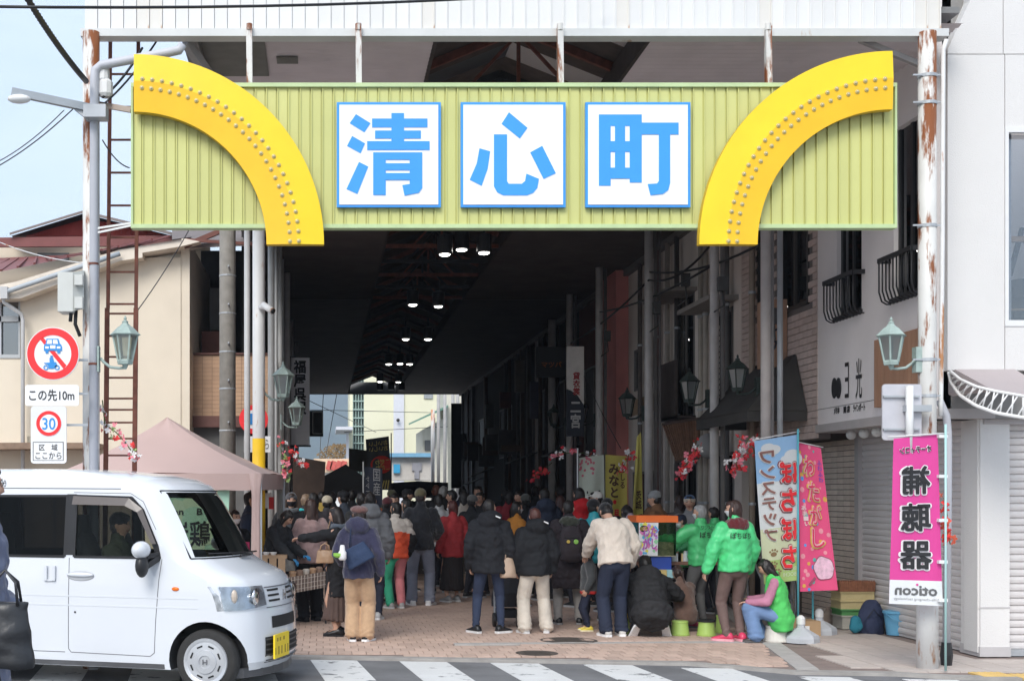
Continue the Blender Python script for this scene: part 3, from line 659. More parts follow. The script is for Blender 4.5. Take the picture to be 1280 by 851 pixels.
# small round sign behind the white post
rs = thing('round_sign', 'half hidden red ringed round sign behind the white post', 'traffic sign', P(317, 527, 18.9))
c = P(317, 524, 18.9)
q = MB(); q.lathe((c.x, c.y, c.z), [(.215, 0), (.215, .02)], 28, 'y'); q.build('disc', red_s, rs)
q = MB(); q.lathe((c.x, c.y-.004, c.z), [(.14, 0), (.14, .003)], 24, 'y'); q.build('centre', wh_s, rs)
ftext('車', 311, 515, 323, 533, 18.89, blue_s, rs, bold=.05)
q = MB(); q.fbox(305, 545, 338, 565, 18.9, 18.93); q.build('caption_plate', wh_s, rs); ftext('ここから', 308, 549, 336, 561, 18.89, ink, rs)
# overhead cables
def cable(pts, r, label, m=black_pl, cat='cable'):
    q = MB(); q.tube(pts, r, 6); return rootless(q, 'overhead_cable', m, tuple(Vector(pts[0])), label, cat)
def sag(a, b, d, n=10): a = Vector(a); b = Vector(b); return [a.lerp(b, i/n) - Vector((0, 0, d*4*(i/n)*(1-i/n))) for i in range(n+1)]
cable(sag(P(-20, 8.5, 10), P(760, -12, 12), .06), .012, 'long black cable crossing the top of the white fascia')
q = MB(); a, b = P(28, -12, 10.5), P(108, 102, 12.0); q.tube(sag(a, b, .04), .028, 6)
for i in range(34): p = a.lerp(b, i/34); q.lathe(p - Vector((0, 0, .04*4*(i/34)*(1-i/34))), [(.034, -.004), (.034, .004)], 8)
rootless(q, 'overhead_cable', black_pl, tuple(a), 'thick black spiral wrapped cable falling to the left post', 'cable')
for i, (a, b, r, lb) in enumerate(((P(-10, 212, 13), P(100, 128, 12.2), .006, 'thin wire with an insulator at the left, upper'), (P(-10, 206, 13.2), P(80, 138, 12.4), .005, 'thin wire at the left, lower'), (P(0, 303, 16), P(120, 330, 14), .006, 'pale wire over the cream house'), (P(172, 388, 14), P(250, 262, 16), .006, 'thin wire slanting past the cream wall'), (P(128, 122, 12.1), P(178, 60, 12.4), .012, 'dark cable slanting up behind the left arch'), (P(130, 130, 12.1), P(200, 45, 12.5), .01, 'lower dark cable slanting behind the left yellow arch'), (P(128, 175, 12.1), P(162, 210, 12.2), .006, 'thin wire between the post and the sign end'))):
    cable(sag(a, b, .05), r, lb, black_pl if i != 2 else white_paint)
# ================================================================== BUILDINGS ON THE RIGHT
def shutter_slats(parent, a, b, z0, z1, m, nrm, pitch=.075):
    """one slat mesh shared down the shutter; a, b ends in plan, nrm outward"""
    a = Vector(a); b = Vector(b); nrm = Vector(nrm); L_ = (b-a).length; d = (b-a).normalized()
    q = MB(); prof = [(0, 0), (.012, .012), (.016, pitch*.5), (.012, pitch-.014), (0, pitch-.004)]
    q.rings([[(0, o, z) for o, z in prof], [(L_, o, z) for o, z in prof]], close=False, cap=False)
    me = q.mesh('slat', m); ang = math.atan2(d.y, d.x)
    n_ = int((z1-z0)/pitch)
    for i in range(n_): 
        o = inst(me, 'slat', parent, Vector((a.x, a.y, z0+i*pitch)), (0, 0, ang))
        if Vector((-d.y, d.x, 0)).dot(nrm) < 0: o.scale = (1, -1, 1)
wb = thing('white_shop', 'white rendered corner shop with closed shutters and a cantilevered upper storey', 'building', (6.2, 12.8, 0))
ZU = 2.42; YC = 12.8; XW = 6.2; XG = 6.72; YE = 16.05
def wallx(mb, X, y0, y1, z0, z1, holes=(), th=.15):
    """wall on plane X (faces -x) with rectangular holes (ya, yb, za, zb)"""
    ys = sorted({y0, y1, *[h[0] for h in holes], *[h[1] for h in holes]}); zs_ = sorted({z0, z1, *[h[2] for h in holes], *[h[3] for h in holes]})
    for i in range(len(ys)-1):
        for j in range(len(zs_)-1):
            cy, cz = (ys[i]+ys[i+1])/2, (zs_[j]+zs_[j+1])/2
            if any(h[0] < cy < h[1] and h[2] < cz < h[3] for h in holes): continue
            mb.box((X, ys[i], zs_[j]), (X+th, ys[i+1], zs_[j+1]))
q = MB()
H1 = (14.74, 15.45, ZZ(392, 15.1), 5.6); H2 = (13.28, 13.91, ZZ(368, 13.6), 5.6)
wallx(q, XW, YC+.15, YE, ZU+.1, 8.2, (H1, H2)); q.box((XW+.15, YE-.02, ZU+.1), (XW+3, YE, 8.2))
q.build('side_wall', stucco_g, wb)
q = MB(); q.box((XW-.03, YC+.15, ZU), (XW+.6, YE, ZU+.1)); q.build('soffit_edge', mat('soffit_edge', (.42, .39, .38), .7, .05), wb)
q = MB(); q.box((XW+.002, YC+.2, ZZ(497, 14)), (XW-.004, YE, ZZ(496, 14))); q.build('wall_joint', mat('joint_dark', (.25, .24, .23)), wb)
# frontal facade with a window opening; panel joints as real grooves between panels
fx0 = XX(1184, YC); wx0, wx1, wz0, wz1 = XX(1256, YC), XX(1330, YC), ZZ(404, YC), ZZ(162, YC)
JZ = [ZZ(463, YC), ZZ(335, YC)-.9, ZZ(68, YC), 8.2]
def panel(mb, a, b, c, d, ya=YC, yb=YC+.15): mb.box((a+.004, ya, c+.004), (b-.004, yb, d-.004))
jx = XX(1254, YC)
for (a, b, c, d) in ((fx0, wx0, ZZ(463, YC), ZZ(68, YC)), (wx0, wx1, ZZ(463, YC), wz0), (wx0, wx1, wz1, ZZ(68, YC)), (wx1, 14, ZZ(463, YC), ZZ(68, YC)), (jx, 14, ZZ(68, YC), 8.2)):
    q = MB(); panel(q, a, b, c, d); q.build('facade_panel', stucco, wb)
q = MB(); q.prism([(fx0+.004, ZZ(68, YC)+.004), (jx-.004, ZZ(68, YC)+.004), (jx-.004, 8.2), (XX(1240, YC), 8.2), (XX(1213, YC), ZZ(0, YC)), (fx0+.004, ZZ(62, YC))], lambda u, v, d: Vector((u, d, v)), YC, YC+.15); q.build('facade_panel', stucco, wb)
q = MB(); q.box((fx0+.02, YC+.15, ZU+.1), (wx0-.1, YC+.3, 7)); q.box((wx0-.1, YC+.155, ZU), (14, YC+.3, wz0-.05)); q.box((wx0-.1, YC+.155, wz1+.05), (14, YC+.3, 8)); q.build('facade_core', mat('joint_dark', (.25, .24, .23)), wb)
wn = MB(); wn.box((wx0, YC-.01, wz0-.03), (wx1, YC+.05, wz0+.03)); wn.box((wx0, YC-.01, wz1-.03), (wx1, YC+.05, wz1+.03)); wn.box((wx0, YC-.01, wz0+.03), (wx0+.035, YC+.05, wz1-.03)); wo_ = wn.build('window', mat('window_frame_white', (.72, .72, .72), .5, .03), wb)
q = MB(); q.box((wx0+.035, YC+.12, wz0+.02), (wx1, YC+.13, wz1-.02)); q.build('pane', glass('shop_glass', (.75, .77, .8), .12), wo_)
q = MB(); q.box((wx0+.04, YC+.14, wz0), (wx0+.14, YC+.2, wz1)); q.box((wx0, YC+1.2, wz0), (wx1, YC+1.25, wz1)); q.box((wx0, YC+.3, wz0-.05), (wx1, YC+1.2, wz0)); q.build('curtain', mat('curtain_grey', (.55, .55, .57), .9, .08, wave=(6, 'X')), wo_)
q = MB(); q.box((wx0+.03, YC+.2, ZZ(297, YC)), (wx1, YC+.26, ZZ(290, YC))); q.box((wx0+.03, YC+.2, ZZ(384, YC)), (wx1, YC+.24, ZZ(382, YC))); q.build('wooden_bar', mat('wood_pale', (.45, .28, .16), .7, .2, 8), wo_)
q = MB(); q.bar(P(1262, 345, YC+.4), P(1278, 285, YC+.4), .04); q.lathe(P(1285, 375, YC+.5), [(.25, -.2), (.28, 0), (.2, .2)], 12); q.build('wicker_seat', mat('wicker_dark', (.08, .07, .065), .8, .3, 30), wo_)
# side windows with bent iron guards
for (h, lb, dx) in ((H1, 'window far', .34), (H2, 'window near', .34)):
    ya, yb, za, zb = h
    q = MB(); q.box((XW+.05, ya, za), (XW+.1, ya+.05, zb)); q.box((XW+.05, yb-.05, za), (XW+.1, yb, zb)); q.box((XW+.05, ya, za), (XW+.1, yb, za+.05)); q.box((XW+.05, (ya+yb)/2-.025, za), (XW+.09, (ya+yb)/2+.025, zb)); q.box((XW-.04, ya-.03, za-.05), (XW+.05, yb+.03, za)); wf = q.build('window', black_pl, wb)
    q = MB(); q.box((XW+.07, ya+.05, za+.05), (XW+.075, yb-.05, zb)); q.build('pane', glass('dark_glass', (.18, .19, .2), .12), wf)
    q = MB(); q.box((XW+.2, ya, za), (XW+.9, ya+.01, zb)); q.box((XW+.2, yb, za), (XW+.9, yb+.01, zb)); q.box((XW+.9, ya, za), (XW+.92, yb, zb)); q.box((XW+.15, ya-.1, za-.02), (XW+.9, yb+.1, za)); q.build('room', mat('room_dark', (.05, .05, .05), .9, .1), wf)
    top = za+.42
    q = MB(); q.bar((XW-.13, ya-.08, top), (XW-.13, yb+.08, top), .035, .05); q.bar((XW-.13, ya-.08, top), (XW, ya-.08, top), .035, .05); q.bar((XW-.13, yb+.08, top), (XW, yb+.08, top), .035, .05); gr_ = q.build('window_guard', black_pl, wb)
    k = 9
    for i in range(k+1):
        y = ya-.07+(yb-ya+.14)*i/k
        q = MB(); q.tube([(XW-.13, y, top), (XW-.13, y, za+.08), (XW-.10, y, za-.02), (XW-.05, y, za-.05), (XW, y, za-.05)], .009, 6); q.build('guard_bar', black_pl, gr_)
# wall lettering (as it reads on the wall)
Xd, Uz = (0, -1, 0), (0, 0, 1)
def wtext(body, px0, px1, py0, py1, X, m, parent, **k):
    Y0, Y1 = F*X/(px0-CX), F*X/(px1-CX); Ym = (Y0+Y1)/2
    z1, z0 = ZZ(py0, Ym), ZZ(py1, Ym)
    return text(body, (X, Y0, z0), Xd, Uz, Y0-Y1, z1-z0, m, parent, **k)
def well(mb, px, py, X, ry, rz, n=20):
    Y = F*X/(px-CX); z = ZZ(py, Y)
    mb.prism([(Y+ry*math.cos(2*math.pi*k/n), z+rz*math.sin(2*math.pi*k/n)) for k in range(n)], lambda u, v, d: Vector((d, u, v)), X-.012, X-.002)
q = MB(); well(q, 1043.5, 485, XW, .075, .125); well(q, 1048.7, 485, XW-.0015, .075, .125); q.build('logo_mark', ink, wb)
wtext('∃', 1056.5, 1061.5, 453, 497, XW, ink, wb, bold=.0, off=.006); wtext('光', 1070, 1078, 448, 498, XW, ink, wb, bold=.01, off=.006)
wtext('ﾒﾘﾎ', 1043, 1050, 509, 517, XW, ink, wb, bold=.03, off=.006); wtext('開 店', 1055, 1063, 507, 516, XW, ink, wb, bold=.05, off=.006); wtext('ラインポート', 1067, 1082, 504, 514, XW, ink, wb, bold=.03, off=.006)
bp_ = thing('brown_board', 'brown vertical board with cut off dark letters behind the pale lantern', 'sign', (XW-.03, 14.0, 2.6))
q = MB(); y0, y1 = F*XW/(1098-CX), 13.2
for i in range(12):
    a = y0-(y0-y1)*(i+1)/12; b = y0-(y0-y1)*i/12
    w_ = MB().box((XW-.05, a+.003, 2.62), (XW-.01, b-.003, ZZ(423, 14.1))).build('plank', mat('brown_board', (.38, .21, .13), .7, .12, 6, strz=.1), bp_)
wtext('ＭＡＲＩ', 1109, 1150, 500, 520, XW-.05, ink, bp_, bold=.03)
for px in (1064, 1080, 1096):
    Y = F*(XW+.15)/(px-CX); q = MB(); q.ell((XW+.15, Y, ZU-.05), (.06, .06, .06), 12, 8); q.build('globe_light', mat('globe', (.6, .6, .58), .3, .03), wb)
# ground floor: tiled pier, shutters on the side, corner pillar, front shutter
shut_m = mat('shutter_paint', (.62, .59, .58), .5, .04, 3, dirt=.12, rndv=.02)
q = MB(); yg0 = F*XG/(1225-CX); yg1 = F*XG/(1076-CX)
sh = q; q.box((XG+.03, yg0, 0), (XG+.06, yg1, ZU)); so_ = q.build('side_shutter', shut_m, wb)
shutter_slats(so_, (XG+.03, yg1, 0), (XG+.03, yg0, 0), .03, ZU, shut_m, (-1, 0, 0))
q = MB(); q.box((XG-.03, yg1, 0), (XG+.06, yg1+.12, ZU)); q.box((XG-.02, 14.35, 0), (XG+.03, 14.45, ZU)); q.build('shutter_post', mat('post_pale', (.45, .43, .43), .6, .05), wb)
YG = 13.05; px0, px1 = XX(1225.5, YG), XX(1262, YG)
q = MB(); q.box((px0, YG, .04), (px1, YG+.4, ZU+.4)); q.box((XG, YG+.02, .04), (px0-.02, YG+.3, ZU+.3)); q.build('corner_pillar', stucco, wb)
q = MB(); q.box((px0-.01, YG-.008, 0), (px1+.01, YG+.4, .10)); q.box((px0-.01, YG-.006, ZZ(760, YG)), (px1, YG, ZZ(758, YG))); q.build('pillar_base', mat('trim_grey2', (.5, .48, .48), .7, .05), wb)
q = MB(); q.box((px1, YG+.14, 0), (12, YG+.17, ZU+.3)); fs_ = q.build('front_shutter', shut_m, wb)
shutter_slats(fs_, (px1, YG+.13, 0), (12, YG+.13, 0), .06, ZU+.3, shut_m, (0, -1, 0))
q = MB(); q.box((px1, YG+.05, 0), (12, YG+.18, .06)); q.build('shutter_sill', galv, wb)
q = MB(); q.box((XG+.01, YG-.02, ZZ(530, YG)), (14, YG+.35, ZU+.62)); q.box((XW, YC+.3, ZU), (14, YG+.3, ZU+.1)); q.build('lintel_band', mat('lintel', (.47, .44, .44), .8, .04, dirt=.1), wb)
# tile pier
tile_m = mat('pier_tile', (.62, .52, .44), .45, .06, 9, rndv=.08, dirt=.1)
tile_one = MB().box((-.008, -.098, -.031), (.01, .098, .031)).mesh('tile', tile_m)
q = MB(); q.box((XG+.012, yg1+.12, 0), (XG+.1, 18.1, 2.75)); tw = q.build('tiled_wall', mat('grout_dark', (.14, .12, .11), .9, .1), wb)
k = 0
for j in range(35):
    for i in range(9):
        y = yg1+.12+.103+i*.206; z = .035+j*.0715
        if y > 17.95: continue
        if k < 298: inst(tile_one, 'tile', tw, (XG+.008, y, z)); k += 1
# canopy truss frame and fabric over the front
cn = thing('shop_canopy', 'grey fabric canopy with a white bent lattice rim over the right shutters', 'canopy', (6.3, YC, 2.8))
A = [(1186, 464), (1189, 478), (1200, 494), (1220, 507), (1245, 516), (1280, 522), (1330, 527)]
B = [(1188, 464), (1200, 474), (1220, 483), (1245, 489), (1280, 495), (1330, 500)]
yc_ = [12.75, 12.6, 12.35, 12.15, 12.0, 11.92, 11.9]
def along(pts, n):
    out = []
    for i in range(n):
        t = i/(n-1)*(len(pts)-1); a = min(int(t), len(pts)-2); u = t-a
        out.append((pts[a][0]*(1-u)+pts[a+1][0]*u, pts[a][1]*(1-u)+pts[a+1][1]*u))
    return out
def canY(px): return 11.95 + .8*math.exp(-(px-1186)/26)
AA, BB = along(A, 30), along(B, 30); AA[0] = (1186, 466)
pa = [P(x, y, canY(x)) for x, y in AA]; pb = [P(x, y, canY(x)) for x, y in BB]
wm = mat('lattice_white', (.74, .73, .72), .45, .04)
q = MB(); q.tube(pa, .018, 8); q.build('lower_rim', wm, cn)
q = MB(); q.tube(pb, .015, 8); q.build('upper_rim', wm, cn)
for i in range(1, 29):
    q = MB(); q.tube([pa[i], pb[i+1] if i % 2 else pb[i-1]], .008, 6); q.build('lattice_bar', wm, cn)
fbm = mat('canopy_cloth', (.40, .35, .35), .85, .05, 2)
q = MB(); vs = []
for a in pb: vs += [(a.x, a.y, a.z), (max(a.x, 6.25), YC-.004, ZZ(464, YC)+.02 if a.x > 6.3 else a.z)]
q.add(vs, [(2*i, 2*i+2, 2*i+3, 2*i+1) for i in range(29)])
q.build('canopy_fabric', fbm, cn)
# blank back of a rounded sign board on the right post
bk = thing('sign_back', 'bare grey back of a rounded sign board left of the right post', 'sign', P(1125, 551, 12.0))
YT_ = YT; YT = 12.05
q = MB(); plate(q, 1103, 480, 1152, 550, 4, 12.05, 12.07); q.build('panel', mat('alu_back', (.56, .55, .58), .4, .06, metal=.25, dirt=.2), bk)
for py in (495, 536): q = MB(); q.fbox(1105, py-1, 1150, py+1.5, 12.02, 12.05); q.build('rail', galv, bk)
q = MB(); q.tube([P(1137, 482, 11.98), P(1137, 566, 11.98)], .035, 10); q.build('tube', white_paint, bk)
q = MB(); q.fbox(1133, 506, 1165, 514, 11.97, 12.06); q.build('clamp', galv, bk)
YT = YT_
# ------------------------------------------------------------------ brick clad house
bh = thing('brick_shop', 'pinkish brick clad shop with an upper window and black awning', 'building', (XW, 16.1, 0))
YB0, YB1 = 16.05, 18.95
brm = mat('pink_brick', (.54, .43, .385), .8, .08, 8, bump=.3, rndv=.08, dirt=.25)
gap = (16.35, 17.45, ZZ(387, 16.9), 6.1)
gap2 = (17.84, 18.27, ZZ(400, 18.1), 6.1)
q = MB(); wallx(q, XW+.012, YB0, YB1, 2.35, 6.3, (gap, gap2)); q.box((XW+.62, 18.12, 0), (XW+.72, YB1, 2.35)); wl_ = q.build('wall', mat('mortar_dark', (.15, .13, .12), .9, .1), bh)
one = MB().box((-.012, -.143, -.0395), (.012, .143, .0395)).mesh('brick', brm)
half = MB(); spots = []
for j in range(46):
    z = 2.4 + .087*j
    for i in range(-1, 11):
        y = YB0 + .145 + i*.292 + (.146 if j % 2 else 0)
        if y+.07 < YB0 or y-.07 > YB1: continue
        cut = y-.142 < YB0 or y+.142 > YB1
        if any(g_[0]-.1 < y < g_[1]+.1 and g_[2]-.04 < z for g_ in (gap, gap2)): continue
        if z > 6.2: continue
        spots.append((y, z, cut))
spots.sort(key=lambda t: t[0])
ms = MB()
for k, (y, z, cut) in enumerate(spots):
    if cut: ya_, yb_ = max(y-.142, YB0+.004), min(y+.142, YB1-.004); inst(one, 'brick', wl_, (XW+.002, (ya_+yb_)/2, z), sc=(1, (yb_-ya_)/.286, 1)) if k < 298 else ms.box((XW-.010, ya_, z-.037), (XW+.014, yb_, z+.037))
    elif k < 298: inst(one, 'brick', wl_, (XW+.002, y, z))
    else: ms.box((XW-.010, y-.142, z-.037), (XW+.014, y+.142, z+.037))
if ms.v: ms.build('brick_rest', brm, wl_, kind='stuff')
for g_ in (gap, gap2):
    q = MB(); ya, yb, za, zb = g_
    q.box((XW-.01, ya, za), (XW+.12, ya+.05, zb)); q.box((XW-.01, yb-.05, za), (XW+.12, yb, zb)); q.box((XW-.01, ya, za), (XW+.12, yb, za+.05)); q.box((XW+.02, (ya+yb)/2-.03, za), (XW+.08, (ya+yb)/2+.03, zb)); wf = q.build('window', mat('dark_bronze', (.05, .045, .04), .5, .1), bh)
    q = MB(); q.box((XW+.05, ya+.05, za+.05), (XW+.056, yb-.05, zb)); q.build('pane', glass('dark_glass'), wf)
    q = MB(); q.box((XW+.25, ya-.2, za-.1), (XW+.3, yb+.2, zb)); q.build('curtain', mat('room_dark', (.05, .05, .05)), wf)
aw = thing('black_awning', 'black sloping fabric awning on the brick shop', 'awning', (XW, 16.6, 2.6))
zt_ = ZZ(443, 16.7); Xo = 5.45
o1, o2 = 16.35, 18.7
top1, top2 = Vector((XW-.02, 16.75, zt_)), Vector((XW-.02, 18.5, zt_))
def slab(mb, pts, t=.012):
    n_ = (pts[1]-pts[0]).cross(pts[2]-pts[0]).normalized()*t
    k = len(pts); mb.add([p for p in pts]+[p-n_ for p in pts], [tuple(range(k)), tuple(range(2*k-1, k-1, -1))]+[(i, k+i, k+(i+1) % k, (i+1) % k) for i in range(k)])
awm = mat('awning_black', (.05, .047, .044), .75, .15, 3, dirt=.2)
e1, e2 = Vector((Xo, o1+.1, 2.72)), Vector((Xo, o2, 2.72)); w1, w2 = Vector((XW-.02, o1, 2.72)), Vector((XW-.02, o2, 2.72))
q = MB(); slab(q, [e1, e2, top2, top1]); slab(q, [w1, e1, top1]); slab(q, [e2, w2, top2]); q.build('cloth', awm, aw)
q = MB(); dz = Vector((0, 0, -.13)); slab(q, [e1, e2, e2+dz, e1+dz]); slab(q, [w1, e1, e1+dz, w1+dz]); slab(q, [e2, w2, w2+dz, e2+dz]); q.build('valance', awm, aw)
ps = thing('hanging_wood_sign', 'small tan vertical sign on the brick wall above the awning', 'sign', (XW-.1, 17.4, 3.6))
q = MB(); q.box((XW-.32, 17.05, 3.35), (XW-.30, 17.1, 4.25)); q.box((XW-.3, 17.05, 3.35), (XW-.02, 17.4, 4.25)); q.build('board', mat('tan_board', (.40, .24, .16), .7, .1), ps)
text('め\nヶ', (XW-.29, 17.049, 3.55), (1, 0, 0), (0, 0, 1), .2, .5, ink, ps, bold=.02)
# ground floor of the brick shop: dark opening with frames
q = MB(); q.box((XG-.1, 18.05, 0), (XG, 18.15, 2.4)); q.box((XG-.1, 18.9, 0), (XG, 19.0, 2.4)); q.build('door_frame', mat('frame_beige', (.40, .34, .28), .7, .1), bh)
# ------------------------------------------------------------------ further buildings along the right side
def bldg(label, ya, yb, m, z1=6.25, holes=(), X=XW, z0=0, th=.15):
    rt = thing('arcade_shop', label, 'building', (X, ya, 0))
    q = MB(); wallx(q, X, ya+.01, yb, z0, z1, holes, th); q.build('wall', m, rt)
    for (a, b, c, d) in holes:
        q = MB(); q.box((X-.01, a, c), (X+.06, a+.06, d)); q.box((X-.01, b-.06, c), (X+.06, b, d)); q.box((X-.01, a, c), (X+.06, b, c+.05)); q.box((X-.01, a, d-.05), (X+.06, b, d)); q.box((X+.01, (a+b)/2-.03, c), (X+.05, (a+b)/2+.03, d)); wf = q.build('window', mat('frame_grey_old', (.22, .21, .2), .6, .1), rt)
        q = MB(); q.box((X+.03, a+.05, c+.04), (X+.035, b-.05, d-.04)); q.build('pane', glass('dark_glass') if ya < 27 else mat('matte_dark_pane', (.05, .05, .05), .6), wf)  # deep panes get a matte dark colour to take out reflected daylight
        q = MB(); q.box((X+.3, a-1.2, c-.5), (X+.32, b+1.8, d+.5)); q.build('blind', mat('room_dark', (.05, .05, .05)), wf)  # dark backing sheet, widened past the opening to stop light leaks
    return rt
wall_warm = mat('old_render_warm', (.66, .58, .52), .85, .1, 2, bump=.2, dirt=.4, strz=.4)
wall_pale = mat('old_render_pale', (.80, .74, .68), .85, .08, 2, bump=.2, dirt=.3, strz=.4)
b1 = bldg('narrow old rendered shop beside the brick shop, with louvred window', 18.95, 21.0, wall_warm, holes=((19.35, 20.5, ZZ(505, 20), ZZ(390, 20)), (19.3, 20.2, .1, 2.3)))
q = MB(); q.box((XW-.45, 19.1, ZZ(385, 20)), (XW, 20.8, ZZ(385, 20)+.07)); q.build('window_hood', mat('hood_old', (.3, .28, .26), .8, .1), b1)
for i in range(14): q = MB(); q.box((XW-.03, 20.0, ZZ(500, 20)+i*.085), (XW-.005, 20.45, ZZ(500, 20)+i*.085+.06)); q.build('louvre', wall_pale, b1)
b2 = bldg('pale old shop with a hooded window between the poles', 21.0, 23.2, wall_pale, holes=((21.35, 22.5, ZZ(560, 22), ZZ(370, 22)), (21.2, 22.6, .1, 2.2)))
q = MB(); q.box((XW-.5, 21.2, ZZ(372, 22)), (XW, 22.8, ZZ(372, 22)+.06)); q.build('window_hood', mat('hood_old', (.3, .28, .26)), b2)
q = MB(); q.box((XW-.35, 21.3, ZZ(525, 22)), (XW-.3, 22.6, ZZ(455, 22))); q.box((XW-.35, 21.3, ZZ(525, 22)), (XW, 22.6, ZZ(522, 22))); q.build('balcony_front', mat('balcony_dark', (.07, .055, .05), .8, .2), b2)
b3 = bldg('pale grey shop with two narrow windows next to the pink wall', 23.2, 26.0, wall_pale, holes=((23.7, 24.4, ZZ(475, 24), ZZ(420, 24)), (24.9, 25.5, ZZ(487, 25), ZZ(435, 25)), (23.6, 25.6, .1, 2.1)))
q = MB(); q.box((XW-.03, 23.22, ZZ(515, 24.5)), (XW-.002, 25.98, ZZ(495, 24.5))); q.build('tan_band', mat('tan_band', (.42, .30, .2), .8, .1), b3)
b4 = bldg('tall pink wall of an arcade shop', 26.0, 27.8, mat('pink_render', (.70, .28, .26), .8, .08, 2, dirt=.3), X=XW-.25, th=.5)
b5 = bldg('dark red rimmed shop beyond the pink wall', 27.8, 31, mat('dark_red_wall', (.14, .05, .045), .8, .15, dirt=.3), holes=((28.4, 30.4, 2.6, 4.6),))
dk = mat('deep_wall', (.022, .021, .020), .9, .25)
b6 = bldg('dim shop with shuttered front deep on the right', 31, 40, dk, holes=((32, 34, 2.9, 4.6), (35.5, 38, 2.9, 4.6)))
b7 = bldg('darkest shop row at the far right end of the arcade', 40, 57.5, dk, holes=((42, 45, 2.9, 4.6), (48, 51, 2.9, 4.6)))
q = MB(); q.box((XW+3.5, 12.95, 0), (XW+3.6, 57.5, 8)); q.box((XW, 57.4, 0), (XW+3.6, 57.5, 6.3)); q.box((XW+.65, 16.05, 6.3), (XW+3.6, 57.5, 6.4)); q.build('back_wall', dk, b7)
r_ = random.Random(21)
for i in range(26):
    y = 31.3+i*1.0+r_.uniform(-.2, .2); b_ = b6 if y < 40 else b7; k_ = r_.choice(('pipe', 'pipe', 'pier', 'shade', 'box')); zz = r_.uniform(2.3, 3.2)
    q = MB()
    if k_ == 'pipe': q.tube([(XW-.06, y, 0), (XW-.06, y, 6.1)], r_.uniform(.03, .06), 8)
    elif k_ == 'pier': q.box((XW-.12, y, 0), (XW-.002, y+.22, 6.1))
    elif k_ == 'shade': q.hexa([(XW-.8, y-.5, zz-.3), (XW-.002, y-.5, zz), (XW-.002, y+.5, zz), (XW-.8, y+.5, zz-.3), (XW-.8, y-.5, zz-.26), (XW-.002, y-.5, zz+.04), (XW-.002, y+.5, zz+.04), (XW-.8, y+.5, zz-.26)])
    else: q.box((XW-.55, y, zz), (XW-.002, y+.1, zz+r_.uniform(.5, 1.2)))
    q.build({'pipe': 'rain_pipe', 'pier': 'pier', 'shade': 'small_awning', 'box': 'side_sign'}[k_], mat('deep_%s_%d' % (k_, i % 3), ((.10, .10, .10), (.06, .05, .045), (.09, .05, .03))[i % 3], .7, .2), b_)
# slanted wooden rack / bamboo blind
rk = thing('bamboo_blind', 'slanted rack of thin brown bamboo strips beside the dark lanterns', 'blind', P(855, 560, 20.5))
a, b, c, d = P(829, 455+72, 21.0), P(868, 524, 20.0), P(876, 563, 19.6), P(846, 572, 20.6)
a, b, c, d = P(829, 530, 21.2), P(874, 523, 19.8), P(873, 572, 19.8), P(846, 577, 21.0)
for i in range(15):
    t = i/14; q = MB(); q.bar(a.lerp(b, t), d.lerp(c, t), .035, .02); q.build('bamboo_strip', mat('bamboo_brown', (.17, .09, .055), .7, .2, 20, rndv=.25), rk)
q = MB(); q.bar(a, b, .04); q.bar(d, c, .04); q.build('rail', mat('rail_dark', (.08, .05, .04), .7), rk)
vt = thing('extractor_duct', 'round grey duct hood beside the bamboo strips', 'duct', P(888, 560, 19.9))
q = MB(); q.smooth = True; q.ell(P(888, 557, 19.6), (.22, .14, .2), 14, 8); q.build('hood', mat('duct_grey', (.3, .3, .3), .5, .1), vt)
# hanging signs on the right
hs = thing('hanging_sign', 'white vertical hanging sign with red characters over a navy lower half', 'hanging sign', P(719, 545, 25.2))
YH = 25.2
q = MB(); q.fprism([(709, 433), (730, 433), (730, 506), (722, 494), (714, 488), (709, 486)], YH, YH+.1); q.build('white_board', mat('old_white_board', (.80, .76, .72), .6, .08, dirt=.2), hs, fix=True)
q = MB(); q.fprism([(709, 486.3), (714, 488.3), (722, 494.3), (730, 506.3), (730, 545), (709, 545)], YH, YH+.1); q.build('navy_board', mat('navy_board', (.03, .035, .05), .6, .1), hs, fix=True)
ftext('貸\n衣\n裳', 716, 465, 725, 494, YH-.004, mat('faded_red', (.45, .05, .05), .6, .1), hs, bold=.03)
ftext('二\n宮', 713, 502, 726, 535, YH-.004, mat('faded_white', (.5, .5, .5), .6, .1), hs, bold=.03)
ms_ = thing('hanging_sign', 'black square hanging sign with small orange letters deep in the arcade', 'hanging sign', P(690, 475, 30))
q = MB(); q.fbox(671, 433, 707, 471, 30, 30.15); q.build('board', mat('sign_black2', (.03, .03, .03), .6, .1), ms_)
ftext('マツバ', 677, 452, 702, 459, 29.99, mat('faded_orange', (.5, .16, .04), .6), ms_, bold=.02)
# ------------------------------------------------------------------ left side of the arcade
lw = thing('left_shop_row', 'dark row of shop fronts along the left side of the arcade', 'building', (-1.2, 24, 0))
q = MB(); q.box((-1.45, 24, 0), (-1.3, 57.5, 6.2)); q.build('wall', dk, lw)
for i in range(8):
    y = 25+i*4; q = MB(); q.box((-1.3, y, 0), (-1.2, y+.25, 6.1)); q.build('pier', mat('pier_dark', (.07, .068, .065), .8, .2), lw)
    q = MB(); q.box((-1.3, y+.25, 2.3), (-1.15, y+4, 2.7)); q.build('lintel', mat('pier_dark', (.07, .068, .065)), lw)
vs_ = thing('hanging_sign', 'tall white hanging sign with black brush characters of a kimono shop', 'hanging sign', P(375, 555, 26.5))
q = MB(); q.fbox(364, 447, 387, 556, 26.5, 26.6); q.build('board', mat('lit_white_board', (.85, .85, .88), .6, .03), vs_)
ftext('福\n屋\n呉\n服', 367, 450, 383, 518, 26.49, ink, vs_, bold=.035)
